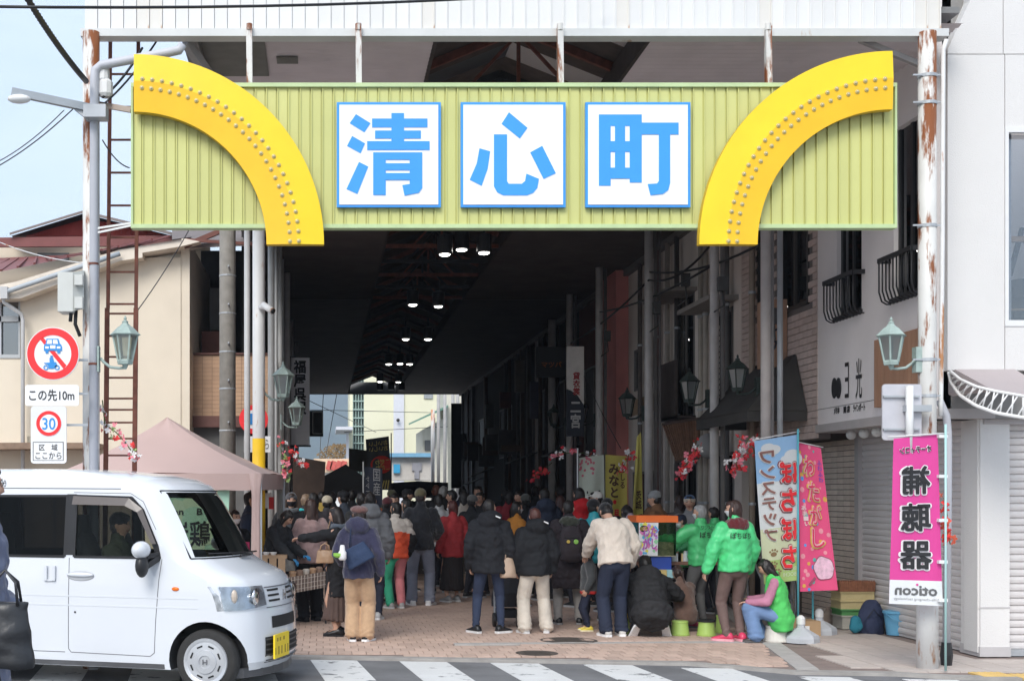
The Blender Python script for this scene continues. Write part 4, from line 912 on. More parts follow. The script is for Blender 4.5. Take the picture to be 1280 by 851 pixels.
q = MB(); q.fbox(362.5, 445.5, 388.5, 447, 26.49, 26.62); q.fbox(362.5, 556, 388.5, 558, 26.49, 26.62); q.build('frame', dark_steel, vs_)
bs_ = thing('hanging_sign', 'small black framed square hanging sign at the left of the far opening', 'hanging sign', P(397, 545, 30))
q = MB(); q.fbox(384, 513, 404, 545, 30, 30.2); q.build('board', mat('sign_black2', (.03, .03, .03)), bs_)
q = MB(); c4 = [P(391, 515, 29.98), P(403, 515, 29.98), P(403, 542, 29.98), P(391, 542, 29.98)]
for i in range(4): q.bar(c4[i], c4[(i+1) % 4], .02)
q.build('frame_line', mat('pale_line', (.45, .45, .42), .5), bs_)
# ------------------------------------------------------------------ cream house with red roofs at the left
ch = thing('cream_house', 'cream rendered house with dark red metal roofs behind the left gate post', 'house', (-3.5, 22, 0))
YH_ = 22.0; cream = mat('cream_render', (.74, .655, .53), .85, .05, 1.5, bump=.2, bsc=50, dirt=.12)
top_ = [(-60, 378), (-60, 760), (226, 760), (226, 322), (178, 322), (150, 327), (20, 374)]
q = MB(); q.fprism([(-80, 377), (-80, 700), (-0.5, 700), (-0.5, 372)], YH_, YH_+.2); q.fprism([(25, 373), (25, 700), (226, 700), (226, 322), (178, 322), (150, 326)], YH_, YH_+.2); q.fprism([(-.5, 447.5), (-.5, 700), (25, 700), (25, 447.5)], YH_, YH_+.2); q.build('wall', cream, ch, fix=True)
q = MB(); q.box((XX(-80, YH_), YH_+.2, 0), (XX(226, YH_), 30, ZZ(400, YH_))); q.box((XX(225.9, YH_), YH_+.02, 0), (XX(226, YH_)+.15, 26, ZZ(300, YH_))); q.build('side_wall', cream, ch)
# window at the left
wq = MB(); wq.fbox(-.5, 360, 25, 363, YH_-.02, YH_+.1); wq.fbox(-.5, 395, 25, 402, YH_-.02, YH_+.1); wq.fbox(-.5, 443, 25, 447.5, YH_-.02, YH_+.1); wq.fbox(-.5, 363, 1.5, 443, YH_-.02, YH_+.1); wq.fbox(23, 363, 25, 443, YH_-.02, YH_+.1); wf = wq.build('window', mat('alu_frame', (.45, .47, .48), .5, .05), ch)
q = MB(); q.fbox(1.5, 363, 23, 395, YH_+.05, YH_+.06); q.fbox(1.5, 402, 23, 443, YH_+.05, YH_+.06); q.build('pane', glass('house_glass', (.25, .27, .3), .2, .08), wf)
q = MB(); q.fbox(-.5, 363, 25, 443, YH_+.3, YH_+.31); q.build('curtain', mat('curtain_dim', (.13, .14, .16), .8), wf)
q = MB(); q.fprism([(-80, 377), (25, 373), (150, 326), (178, 322), (178, 316), (226, 308), (250, 302), (230, 298), (150, 312), (20, 352), (-80, 372)], YH_-.35, YH_+.2, YH_-.35); q.build('eave', mat('eave_cream', (.72, .64, .54), .7, .05), ch, fix=True)
q = MB(); q.tube([P(2, 362, 21.55), P(10, 364, 21.55), P(90, 337, 21.55), P(150, 317, 21.55)], .042, 10); q.build('gutter', mat('gutter_grey', (.38, .42, .45), .5, .06, dirt=.2), ch)
q = MB(); q.fbox(0, 358, 9, 373, 21.5, 21.65); q.tube([P(4, 372, 21.6), P(5, 378, 21.6), P(26, 392, 21.8), P(28.5, 400, 21.8), (XX(28.5, 21.8), 21.8, .0)], .035, 8); q.build('downpipe', mat('pipe_pale', (.5, .5, .5)), ch)
redroof = mat('red_roof_metal', (.19, .06, .055), .55, .1, 3, dirt=.2)
q = MB(); vs = [P(-80, 352, 22.0), P(8, 338, 21.6), P(150, 309, 21.6), P(226, 298, 21.6), P(240, 296, 24), P(100, 318, 26), P(-80, 326, 26)]
q.add(vs, [(0, 1, 2, 5, 6), (2, 3, 4, 5)]); q.build('lower_roof', redroof, ch)
for i in range(12):
    x = -20+i*21; q = MB(); q.bar(P(x, 336.5-.204*(x-8), 21.62), P(x*.55+22, 323-.03*x, 25.4), .035); q.build('roof_seam', redroof, ch)
# upper gable volume
YU = 26.5
q = MB(); q.fprism([(-80, 310), (-80, 400), (262, 345), (262, 308), (200, 300), (-20, 300)], YU, YU+.2); q.build('upper_wall', cream, ch, fix=True)
q = MB(); q.fbox(47, 316, 86, 325, YU-.04, YU-.01)
vt_ = q.build('vent', mat('vent_dark', (.05, .05, .05)), ch)
for i in range(5): q = MB(); q.fbox(47.5, 316.3+i*1.8, 85.5, 317.1+i*1.8, YU-.07, YU-.05); q.build('louvre', galv, vt_)
q = MB(); q.fprism([(-80, 298), (228, 294), (228, 307), (-80, 309)], YU-.5, YU-.4, YU-.5); q.build('red_fascia', redroof, ch)
q = MB(); q.fprism([(14, 295), (104, 267), (220, 296)], YU+.12, YU+.3, YU+.12); q.build('gable_wall', mat('gable_dark', (.12, .08, .07), .8), ch, fix=True)
q = MB(); q.fprism([(32, 295), (102, 275), (160, 280), (205, 294)], YU-.1, YU+.1, YU-.1); q.build('gable_boards', mat('red_boards', (.34, .05, .04), .7, .1, wave=(5, 'X', .2)), ch)
q = MB(); q.hexa([P(12, 294, YU-.6), P(104, 266.5, YU-.6), P(104, 266.5, YU+6), P(12, 294, YU+6), P(12, 291, YU-.6), P(104, 263, YU-.6), P(104, 263, YU+6), P(12, 291, YU+6)]); q.hexa([P(104, 266.5, YU-.6), P(222, 296, YU-.6), P(222, 296, YU+6), P(104, 266.5, YU+6), P(104, 263, YU-.6), P(222, 292, YU-.6), P(222, 292, YU+6), P(104, 263, YU+6)]); q.build('gable_roof', mat('old_grey_roof', (.2, .17, .16), .7, .1, dirt=.2), ch)
q = MB(); q.fprism([(-80, 553), (120, 553), (120, 560), (-80, 562)], YH_-.7, YH_, YH_-.7); q.build('low_roof_edge', mat('brown_edge', (.25, .17, .12), .7, .2), ch)
q = MB(); q.fbox(34, 545, 40, 557, YH_-.06, YH_-.005); q.build('meter_box', mat('meter_beige', (.5, .45, .35)), ch)
# recess building with tiled balcony
rb_ = thing('recess_building', 'dark open loft over a tan tiled balcony left of the concrete pole', 'building', (-1.8, 22.5, 0))
YR = 22.6; bx0, bx1 = XX(228, YR), XX(340, YR)
q = MB(); q.box((bx0, YR+.03, ZZ(520, YR)), (bx1, YR+.2, ZZ(443, YR))); bw = q.build('balcony_wall', mat('tan_grout', (.24, .15, .10), .8, .1), rb_)
tn = mat('tan_tile', (.47, .30, .19), .5, .06, rndv=.07); t1 = MB().box((-.083, -.004, -.0335), (.083, .008, .0335)).mesh('tile', tn)
k = 0; ms = MB()
for j in range(15):
    for i in range(9):
        x = bx0+.09+i*.173; z = ZZ(520, YR)+.037+j*.0715
        if x > bx1-.08 or z > ZZ(443, YR)-.03: continue
        inst(t1, 'tile', bw, (x, YR+.026, z))
q = MB(); q.box((bx0, YR-.02, ZZ(443, YR)), (bx1, YR+.22, ZZ(441, YR))); q.build('coping', mat('brown_beam', (.13, .06, .05), .7, .15), rb_); q = MB(); q.box((bx0-.02, YR-.1, ZZ(534, YR)), (bx1, YR+.3, ZZ(520, YR))); q.build('balcony_beam', mat('brown_beam', (.13, .06, .05), .7, .15), rb_)
q = MB(); q.box((bx0, 26, 0), (-1.3, 26.1, 6.6)); q.box((bx0-.02, YR, ZZ(560, YR)-2), (bx0+.05, 26, 5.9)); q.box((bx0, YR+.3, ZZ(534, YR)), (-1.3, 26, ZZ(530, YR))); q.box((-1.5, 23.5, 0), (-1.3, 26, 6.6)); q.build('inner_wall', dk, rb_)
q = MB(); q.fbox(252, 414, 276, 441, 23.6, 23.7); q.build('red_brown_panel', mat('redbrown', (.16, .06, .045), .7, .1), rb_)
q = MB(); q.fbox(262, 360, 277, 412, 24, 24.05); q.build('opening_frame', mat('frame_dim', (.1, .1, .1)), rb_)
q = MB(); q.hexa([P(215, 311, 21.9), P(350, 306, 21.9), P(350, 290, 27), P(215, 290, 27), P(215, 306, 21.9), P(350, 300, 21.9), P(350, 285, 27), P(215, 285, 27)]); q.build('roof', mat('loft_roof', (.16, .13, .12), .7, .2), rb_)
q = MB(); q.bar(P(230, 308, 21.8), P(285, 285, 21.8), .08); q.bar(P(232, 300, 21.7), P(330, 306, 21.7), .05); q.build('red_gutter', mat('redbrown', (.16, .06, .045)), rb_)
q = MB(); q.box((bx0, YR+.1, 0), (-1.3, YR+.2, ZZ(534, YR))); q.build('lower_wall', mat('dim_wall', (.12, .12, .12), .8, .1), rb_)
# ------------------------------------------------------------------ beyond the far end of the arcade
YY = 86.0
cb = thing('far_building', 'cream four storey building with a glazed stair tower beyond the arcade', 'building', P(500, 640, YY))
crm = mat('far_cream', (.72, .70, .52), .8, .04, .5)
q = MB(); q.fbox(455, 380, 492, 700, YY, YY+8); q.fbox(505, 380, 556, 700, YY, YY+8); q.fbox(437, 380, 441, 700, YY, YY+6); q.build('wall', crm, cb)
q = MB(); q.fbox(492, 380, 505, 700, YY-.15, YY+7); q.build('grey_strip', mat('far_grey', (.62, .63, .68), .8, .04), cb)
q = MB(); q.fbox(441, 380, 455, 700, YY+.3, YY+6); st_ = q.build('stair_tower', mat('far_dark', (.12, .16, .15), .5, .1), cb)
for i in range(5): q = MB(); q.fbox(441+i*3.4, 380, 441.8+i*3.4, 700, YY+.05, YY+.3); q.build('mullion', mat('far_green', (.34, .45, .40), .6, .1), st_)
for j in range(11):
    q = MB(); q.fbox(441, 490+j*10.5, 455, 491.4+j*10.5, YY, YY+.28); q.build('floor_band', mat('far_green', (.34, .45, .40)), st_)
q = MB(); q.fbox(530, 489, 541, 498, YY-.1, YY-.02); q.build('window', mat('far_window', (.3, .32, .33), .4), cb)
q = MB(); q.fbox(420, 533, 441, 537, YY-4, YY+2); q.fbox(433, 537, 436, 640, YY-1, YY); q.build('porch_roof', mat('far_grey', (.62, .63, .68)), cb)
q = MB(); q.ell(P(497.5, 525, YY-.4), (.12, .12, .12), 8, 6); q.build('wall_lamp', dark_steel, cb)
gh = thing('far_house', 'small grey house with a green roof edge beyond the arcade', 'house', P(545, 600, 72))
q = MB(); q.fprism([(528, 537), (528, 640), (560, 640), (560, 520)], 72, 77); q.fbox(558, 480, 620, 640, 74, 80); q.build('wall', mat('far_beige', (.60, .57, .48), .8, .05), gh, fix=True)
q = MB(); q.hexa([P(511, 531, 70), P(560, 509, 70), P(560, 509, 78), P(511, 531, 78), P(511, 529, 70), P(560, 506, 70), P(560, 506, 78), P(511, 529, 78)]); q.build('roof', mat('far_green_roof', (.12, .25, .19), .6, .1), gh)
for a in ((531, 550, 538, 563), (541, 522, 544, 560)): q = MB(); q.fbox(*a, 71.9, 72); q.build('window', mat('far_window2', (.12, .12, .12), .4), gh)
hs2 = thing('low_shed', 'low pale shed with a blue gutter at the end of the arcade', 'building', P(520, 600, 66))
q = MB(); q.fbox(488, 571, 540, 600, 66, 68); q.build('wall', mat('far_shed', (.55, .52, .48), .8, .06), hs2)
q = MB(); q.fbox(486, 566, 541, 571, 65.6, 68); q.build('blue_gutter', mat('far_blue', (.2, .42, .60), .6, .05), hs2)
q = MB(); q.fbox(492, 580, 500, 591, 65.8, 65.95); q.build('blue_box', mat('far_blue2', (.05, .35, .6), .6, .05), hs2)
q = MB(); q.fbox(515, 578, 527, 588, 65.9, 65.97); q.fbox(518, 588, 524, 598, 65.9, 65.97); q.build('grey_symbol', mat('far_symbol', (.3, .3, .33)), hs2)
fp = thing('far_pole', 'white and orange weathered pole at the end of the arcade', 'pole', P(541, 625, 60))
q = MB(); q.tube([(XX(541, 60), 60, 0), P(541, 512, 60)], .09, 10); q.build('shaft', mat('orange_white', (.75, .73, .7), .6, .05, rust=.7, rsc=1.2, rcol=(.6, .2, .06)), fp)
for i, (x, y0, Yq) in enumerate(((548, 490, 62), (556, 486, 64), (566, 487, 61), (572, 500, 63))):
    r2_ = thing('utility_pole', ('slim grey utility pole %s of the weathered orange pole' % ('just right', 'second right', 'third right', 'farthest right')[i]), 'pole', (XX(x, Yq), Yq, 0))
    q = MB(); q.tube([(XX(x, Yq), Yq, 0), P(x, y0-20, Yq)], .08, 8); q.build('shaft', mat('far_pole_grey', (.38, .37, .36), .7, .1), r2_)
og = thing('far_billboard', 'orange and cream low hoarding at the left of the far opening', 'hoarding', P(416, 600, 75))
q = MB(); q.fbox(392, 573, 438, 590, 75, 75.2); q.build('board', mat('hoarding_cream', (.75, .55, .38), .7, .2, .8), og)
for x in (410, 415, 422, 428): q = MB(); q.bar(P(x, 587, 74.9), P(x+3, 576, 74.9), .3, .05); q.build('brush_mark', mat('hoarding_red', (.6, .12, .1), .7), og)
q = MB(); q.fbox(380, 590, 440, 640, 75.3, 75.6); q.build('base_wall', mat('far_white', (.75, .75, .75), .7, .03), og)
tr_ = thing('round_tree', 'low autumn tree at the foot of the far blue hills', 'tree', P(425, 600, 95))
q = MB(); q.tube([(XX(425, 95), 95, 0), P(425, 585, 95)], .2, 8); q.build('trunk', mat('bark', (.12, .09, .07)), tr_)
q = MB(); r_ = random.Random(5)
for i in range(900):
    a = r_.uniform(0, 6.28); t = r_.random()**.5; u = r_.uniform(-1, 1)
    p = P(426, 571, 95) + Vector((t*1.9*math.cos(a)*math.sqrt(1-u*u*.9), t*1.4*math.sin(a), u*.85)); s_ = r_.uniform(.09, .2)
    q.add([p, p+Vector((s_, 0, s_*.4)), p+Vector((s_*.3, .05, s_))], [(0, 1, 2)])
q.build('crown', mat('autumn_leaves', (.20, .13, .06), .9, .4, 1), tr_)
for i, (a, b) in enumerate((((385, 500, 60), (470, 540, 80)), ((385, 512, 60), (560, 516, 80)), ((430, 540, 70), (560, 533, 70)), ((405, 480, 58), (398, 600, 90)), ((425, 470, 58), (400, 610, 90)))):
    cable([P(*a), P(*b)], .018, 'thin far cable crossing the end opening, %s' % ('left upper', 'long upper', 'long lower', 'steep left', 'steep right')[i])
# ================================================================== WHITE VAN
VY = R(-17)
vo = Vector((-.40, 10.88+.66*.0, -.03))
van = thing('delivery_van', 'white boxy delivery van with yellow number plate driving past at the left', 'van', (0, 0, 0), VY)
# local frame: x forward (nose at 0), y left (away from the camera), z up, wheel bottom at z=0
WB = .48
wheel_world = Vector((XX(261, 10.86), 10.86, -.03))
off = Matrix.Rotation(VY, 3, 'Z') @ Vector((-WB, -.66, 0))
van.location = wheel_world - off
ZL = [.19, .26, .42, .60, .74, .86, .93, .975, 1.01, 1.05, 1.09, 1.13, 1.25, 1.40, 1.55, 1.68, 1.76, 1.82, 1.865, 1.90, 1.915]
XF = [-.045, -.0, .0, -.012, -.03, -.055, -.085, -.13, -.20, -.29, -.365, -.43, -.49, -.57, -.66, -.74, -.82, -.95, -1.2, -1.55, -1.95]
HW = [.715, .73, .737, .737, .735, .733, .730, .728, .726, .724, .722, .72, .71, .697, .682, .667, .652, .63, .585, .50, .40]
def interp(z, A):
    if z <= ZL[0]: return A[0]
    for i in range(len(ZL)-1):
        if z <= ZL[i+1]:
            t = (z-ZL[i])/(ZL[i+1]-ZL[i]); return A[i]*(1-t)+A[i+1]*t
    return A[-1]
def ring(z, inset=0):
    xf = interp(z, XF)-inset; hw = interp(z, HW)-inset; xr = -3.37+inset + max(0, z-1.2)*.05; rc = .22; bow = .17
    pts = []
    def sup(y): return bow*(1-(y/hw)**2)           # bowed nose
    N = 9
    # near side (y negative) from rear to front, corner, nose, corner, far side
    pts.append((xr, -hw+.12)); pts.append((xr+.03, -hw+.03)); pts.append((xr+.12, -hw))
    for t in (.2, .4, .6, .8): pts.append((xr+.12+(xf-bow-rc-xr-.12)*t, -hw))
    for k in range(N+1):
        a = R(90*k/N); y = -hw+rc*(1-math.sin(R(90)-a))*1.0; x = xf-bow-rc+rc*math.sin(a)
        pts.append((x + (sup(y)), -hw + rc*(1-math.cos(a))))
    for k in range(1, 8):
        y = (-hw+rc)+(2*(hw-rc))*k/8; pts.append((xf-bow+sup(y), y))
    pts += [(x, -y) for x, y in pts[:7+N+1][::-1]]
    return [Vector((x, y, z)) for x, y in pts]
body_m = mat('van_white_paint', (.63, .65, .685), .2, .015, 2, spec=.5, coat=.6)
def solid(inset, zs_):
    q = MB(); q.smooth = False; q.rings([ring(z, inset) for z in zs_]); return q
def tmp(mb, name='tmp'):
    me = mb.mesh(name, body_m); bm = bmesh.new(); bm.from_mesh(me); bmesh.ops.recalc_face_normals(bm, faces=bm.faces)
    bmesh.ops.triangulate(bm, faces=bm.faces[:]); bm.to_mesh(me); bm.free(); return link(bpy.data.objects.new(name, me))
b0 = tmp(solid(0, ZL))
cut = []
q = solid(.035, [.45, .74, .93, 1.0, 1.05, 1.13, 1.25, 1.4, 1.55, 1.68, 1.76, 1.82, 1.86]); 
# keep the cabin behind the firewall
cut.append(tmp(q)); 
for x in (-WB, -WB-2.52):
    for s_ in (-1, 1):
        w_ = MB(); w_.lathe((x, s_*.75-(0 if s_ > 0 else .0), .275), [(.335, -.26 if s_ > 0 else -.1), (.335, .1 if s_ > 0 else .26)], 36, 'y'); cut.append(tmp(w_))
side_win = [(-1.72, 1.14), (-.905, 1.14), (-.93, 1.24), (-1.08, 1.55), (-1.19, 1.655), (-1.72, 1.67)]
rear_win = [(-3.05, 1.14), (-1.81, 1.14), (-1.81, 1.67), (-3.05, 1.67)]
for poly in (side_win, rear_win):
    w_ = MB(); w_.prism(poly, lambda u, v, d: Vector((u, d, v)), -.9, .9); cut.append(tmp(w_))
ws = [(-.635, 1.145), (.635, 1.145), (.565, 1.70), (-.565, 1.70)]
w_ = MB(); w_.prism(ws, lambda u, v, d: Vector((d, u, v)), -1.08, .2); cut.append(tmp(w_))
w_ = MB(); w_.prism([(-.5, 1.25), (.5, 1.25), (.45, 1.62), (-.45, 1.62)], lambda u, v, d: Vector((d, u, v)), -3.6, -3.2); cut.append(tmp(w_))
for c_ in cut:
    m_ = b0.modifiers.new('b', 'BOOLEAN'); m_.operation = 'DIFFERENCE'; m_.object = c_; m_.solver = 'EXACT'
bpy.context.view_layer.update()
me = bpy.data.meshes.new_from_object(b0.evaluated_get(bpy.context.evaluated_depsgraph_get()))
for o in [b0]+cut: bpy.data.objects.remove(o)
me.name = 'body'; me.materials.clear(); me.materials.append(body_m); me.materials.append(mat('van_trim_inside', (.05, .05, .052), .8, .1))
for f in me.polygons:
    c_ = f.center; n_ = f.normal
    hw_ = interp(c_.z, HW); f.material_index = 0
    outb = (abs(c_.y) > hw_-.028) or (c_.x > interp(c_.z, XF)-.085*2-.26 and c_.z < 1.12) or c_.z > 1.868 or c_.x < -3.33 or c_.z < .3 or (c_.x > interp(c_.z, XF)-.30)
    if .44 < c_.z < 1.88 and not ((abs(c_.y) > hw_-.03) or (c_.x > interp(c_.z, XF)-.032-.17-.17*min(1, (abs(c_.y)/hw_)**2*1.3)) or c_.x < -3.34): f.material_index = 1
    if min(math.hypot(c_.x+WB, c_.z-.275), math.hypot(c_.x+WB+2.52, c_.z-.275)) < .338 and abs(c_.y) < hw_-.008: f.material_index = 1
# smooth panels with sharp cut edges
bm = bmesh.new(); bm.from_mesh(me); bmesh.ops.remove_doubles(bm, verts=bm.verts, dist=.0008)
for f in bm.faces: f.smooth = True
for e in bm.edges:
    if len(e.link_faces) == 2 and e.calc_face_angle(0) > R(24): e.smooth = False
bm.to_mesh(me); bm.free()
vb = link(bpy.data.objects.new('body', me)); vb.parent = van; ORG['body'] = None
def vp(mb, name, m, parent=van, **k): 
    o = mb.build(name, m, parent, **k); ORG[o.name] = None; return o
ORG[van.name] = None
wglass = glass('van_glass', (.52, .54, .50), .0, .01); wglass_d = glass('van_privacy_glass', (.10, .10, .10), .0, .01)
def sidey(z, s_, o=0): return s_*(interp(z, HW)-o)
for s_, tag_ in ((-1, 'near'), (1, 'far')):
    for poly, m_ in ((side_win, wglass), (rear_win, wglass_d)):
        q = MB(); q.add([(x, sidey(z, s_, .012), z) for x, z in poly], [tuple(range(len(poly)))]); vp(q, 'window', m_)
    # black pillar between the doors and window rubber
    q = MB(); zz = [1.155+.053*k for k in range(11)]
    q.add([(x_, sidey(z, s_, -.0035), z) for z in zz for x_ in (-1.81, -1.72)], [(2*k, 2*k+1, 2*k+3, 2*k+2) for k in range(10)]); vp(q, 'pillar_trim', black_pl)
    for poly in (side_win, rear_win):
        q = MB(); n_ = len(poly)
        for i in range(n_): (x0_, z0_), (x1_, z1_) = poly[i], poly[(i+1) % n_]; q.bar((x0_, sidey(z0_, s_, 0), z0_), (x1_, sidey(z1_, s_, 0), z1_), .022, .012, (0, 1, 0))
        vp(q, 'window_rubber', black_pl)
    q = MB(); q.add([(x, sidey(z, s_, -.004), z) for x, z in [(-.935, 1.15), (-.89, 1.13), (-1.0, 1.36), (-1.03, 1.36)]], [(0, 1, 2, 3)]); vp(q, 'quarter_trim', black_pl)
# rain visor over the near window
q = MB(); q.add([(-1.73, -.712, 1.67), (-1.20, -.712, 1.65), (-1.07, -.722, 1.56), (-.93, -.742, 1.26), (-.97, -.752, 1.26), (-1.11, -.742, 1.53), (-1.23, -.737, 1.585), (-1.73, -.742, 1.595)], [(0, 1, 6, 7), (1, 2, 5, 6), (2, 3, 4, 5)]); vp(q, 'rain_visor', mat('smoke_visor', (.10, .085, .08), .25, .05))
# windscreen: surface patch just inside the body line
def ws_pt(u, v): 
    z = 1.135+.58*v; hw = interp(z, HW); w = (.66-.075*v)*u; rc = .22; xf = interp(z, XF)-.012
    x = xf-.17+.17*(1-(w/hw)**2)
    e = max(0, abs(w)-(hw-rc)); x -= rc-math.sqrt(max(rc*rc-e*e, 0))
    return Vector((x, w, z))
q = MB(); nu, nv = 16, 6; q.smooth = True; q.add([ws_pt(-1+2*i/nu, j/nv) for j in range(nv+1) for i in range(nu+1)], [(j*(nu+1)+i, j*(nu+1)+i+1, (j+1)*(nu+1)+i+1, (j+1)*(nu+1)+i) for j in range(nv) for i in range(nu)])
wsn = vp(q, 'windscreen', wglass)
q = MB()
for i in range(nu):
    for v_ in (0.0, 1.0):
        a, b = ws_pt(-1+2*i/nu, v_), ws_pt(-1+2*(i+1)/nu, v_); q.bar(a+Vector((.012, 0, 0)), b+Vector((.012, 0, 0)), .02, .010)
for s_ in (-1, 1): q.bar(ws_pt(s_, 0)+Vector((.012, 0, 0)), ws_pt(s_, 1)+Vector((.012, 0, 0)), .014, .010)
vp(q, 'screen_rubber', black_pl, wsn)
q = MB(); q.tube([(-.42, .35, 1.16), (-.41, -.05, 1.165), (-.55, -.5, 1.17)], .008, 6); q.tube([(-.40, -.1, 1.14), (-.39, .1, 1.145)], .012, 6); vp(q, 'wiper', black_pl)
q = MB(); q.box((-.68, -.6, .90), (-.66, .6, 1.10)); q.box((-.98, -.64, .98), (-.68, .64, 1.09)); vp(q, 'dashboard', mat('dash_dark', (.03, .03, .032), .6, .1))
for y in (-.36, .36):
    q = MB(); q.loft([((-1.55, y, .62), .24, .22), ((-1.55, y, .74), .24, .23), ((-1.56, y, .80), .22, .21)], 12); q.loft([((-1.66, y, .75), .07, .22), ((-1.74, y, 1.1), .06, .23), ((-1.80, y, 1.30), .05, .17), ((-1.81, y, 1.34), .045, .12), ((-1.82, y, 1.5), .045, .12)], 12, X=(1, 0, 0)); vp(q, 'seat', mat('seat_grey', (.10, .10, .105), .9, .1))
q = MB(); q.loft([((-2.62, -.3, .7), .06, .22), ((-2.68, -.3, 1.25), .05, .2), ((-2.70, -.3, 1.52), .045, .13)], 12); vp(q, 'rear_seat', mat('seat_pale', (.38, .37, .36), .9, .1))
# steering wheel
q = MB(); q.rings([[Vector((-1.02, -.36, 1.02)) + Matrix.Rotation(R(65), 3, 'Y') @ Vector((math.cos(a)*(.18+.013*math.cos(b)), math.sin(a)*(.18+.013*math.cos(b)), .013*math.sin(b))) for b in [2*math.pi*k/6 for k in range(6)]] for a in [2*math.pi*k/24 for k in range(24)]], loop=True); vp(q, 'steering_wheel', black_pl)
# seams, doors, handles, rail
seam = mat('van_seam', (.12, .12, .13), .6, .05)
def seamline(pts, s_=-1, w=.006):
    q = MB()
    for (x0_, z0_), (x1_, z1_) in zip(pts, pts[1:]):
        n_ = max(1, int(abs(z1_-z0_)/.06)) if abs(z1_-z0_) > .06 else 1
        for i in range(n_):
            a, b = i/n_, (i+1)/n_; xa, za, xb, zb = x0_+(x1_-x0_)*a, z0_+(z1_-z0_)*a, x0_+(x1_-x0_)*b, z0_+(z1_-z0_)*b
            q.bar((xa, sidey(za, s_, .001), za), (xb, sidey(zb, s_, .001), zb), w, .005, (0, 1, 0))
    return vp(q, 'door_seam', seam)
for s_ in (-1, 1):
    seamline([(-1.765, 1.13), (-1.765, .34), (-1.74, .31), (-.99, .30), (-.95, .33), (-.935, .62), (-.91, .95), (-.885, 1.13)], s_)
    seamline([(-3.0, .31), (-1.80, .31)], s_)
    seamline([(-1.75, 1.70), (-1.2, 1.69), (-1.08, 1.62), (-.95, 1.38)], s_, .005)
    seamline([(-3.3, 1.745), (-1.3, 1.73)], s_, .008)
    for z in (.80, .76, .72):      # pressed character lines
        q = MB(); q.bar((-3.2, sidey(z, s_, -.0005), z), (-.55, sidey(z, s_, -.0005), z), .012, .004, (0, 1, 0)); vp(q, 'pressed_line', body_m) if z != .76 else None
    q = MB(); q.box((-3.3, min(s_*.70, s_*.725), .195), (-.86, max(s_*.70, s_*.725), .245)); vp(q, 'sill', mat('sill_dark', (.07, .07, .075), .5))
for x0_, x1_ in ((-1.78, -1.52),):
    q = MB(); q.smooth = True; q.ell(((x0_+x1_)/2, -.742, .985), ((x1_-x0_)/2, .016, .02), 16, 8); vp(q, 'door_handle', body_m)
    q = MB(); q.smooth = True; q.ell(((x0_+x1_)/2+.0, -.732, .975), (.13, .006, .045), 16, 8); vp(q, 'handle_recess', mat('recess_grey', (.42, .43, .45), .4))
q = MB(); q.box((-2.0, -.752, .93), (-1.97, -.735, 1.06)); q.box((-1.92, -.752, .93), (-1.89, -.735, 1.06)); q.box((-2.0, -.745, .925), (-1.89, -.734, .94)); vp(q, 'slide_handle', body_m)
q = MB(); q.lathe((-1.7, -.737, .66), [(.009, 0), (.009, -.004)], 10, 'y'); vp(q, 'fuel_lock', black_pl)
q = MB(); q.smooth = True; q.ell((-.755, -.735, .88), (.035, .012, .018), 12, 6); vp(q, 'side_indicator', mat('amber', (.8, .16, .01), .25, .02))
# mirror
q = MB(); q.smooth = True; q.ell((-1.0, -.89, 1.215), (.075, .115, .075), 16, 10); mr_ = vp(q, 'mirror', body_m)
q = MB(); q.smooth = True; q.ell((-.995, -.885, 1.08), (.055, .075, .10), 14, 8); q.smooth = False; q.bar((-.97, -.86, 1.08), (-.92, -.70, 1.15), .05); q.bar((-.97, -.86, 1.16), (-.92, -.70, 1.17), .04); vp(q, 'mirror_arm', black_pl, mr_)
q = MB(); q.smooth = True; q.ell((-1.0, .89, 1.215), (.075, .115, .075), 16, 10); vp(q, 'mirror', body_m)
# front: surface points on the nose
def nose(y, z, o=0):
    hw = interp(z, HW); rc = .22; xf = interp(z, XF)
    x = xf-.17+.17*(1-(y/hw)**2); e = max(0, abs(y)-(hw-rc)); x -= rc-math.sqrt(max(rc*rc-e*e, 0)); return Vector((x+o, y, z))
def npatch(mb, y0_, y1_, z0_, z1_, o=.006, ny=8, nz_=4, zfn=None):
    vs = []
    for j in range(nz_+1):
        for i in range(ny+1):
            y = y0_+(y1_-y0_)*i/ny; za, zb = (zfn(i/ny) if zfn else (z0_, z1_)); z = za+(zb-za)*j/nz_
            p = nose(y, z); n_ = Vector((1, 2.2*y if abs(y) < .5 else (3.5*y), 0)).normalized(); vs.append(p+n_*o)
    mb.smooth = True; mb.add(vs, [(j*(ny+1)+i, j*(ny+1)+i+1, (j+1)*(ny+1)+i+1, (j+1)*(ny+1)+i) for j in range(nz_) for i in range(ny)]); mb.smooth = False
chrome = mat('reflector', (.75, .76, .78), .12, .3, 30, metal=1); clear = glass('lamp_clear', (.8, .84, .88), .18, .03)
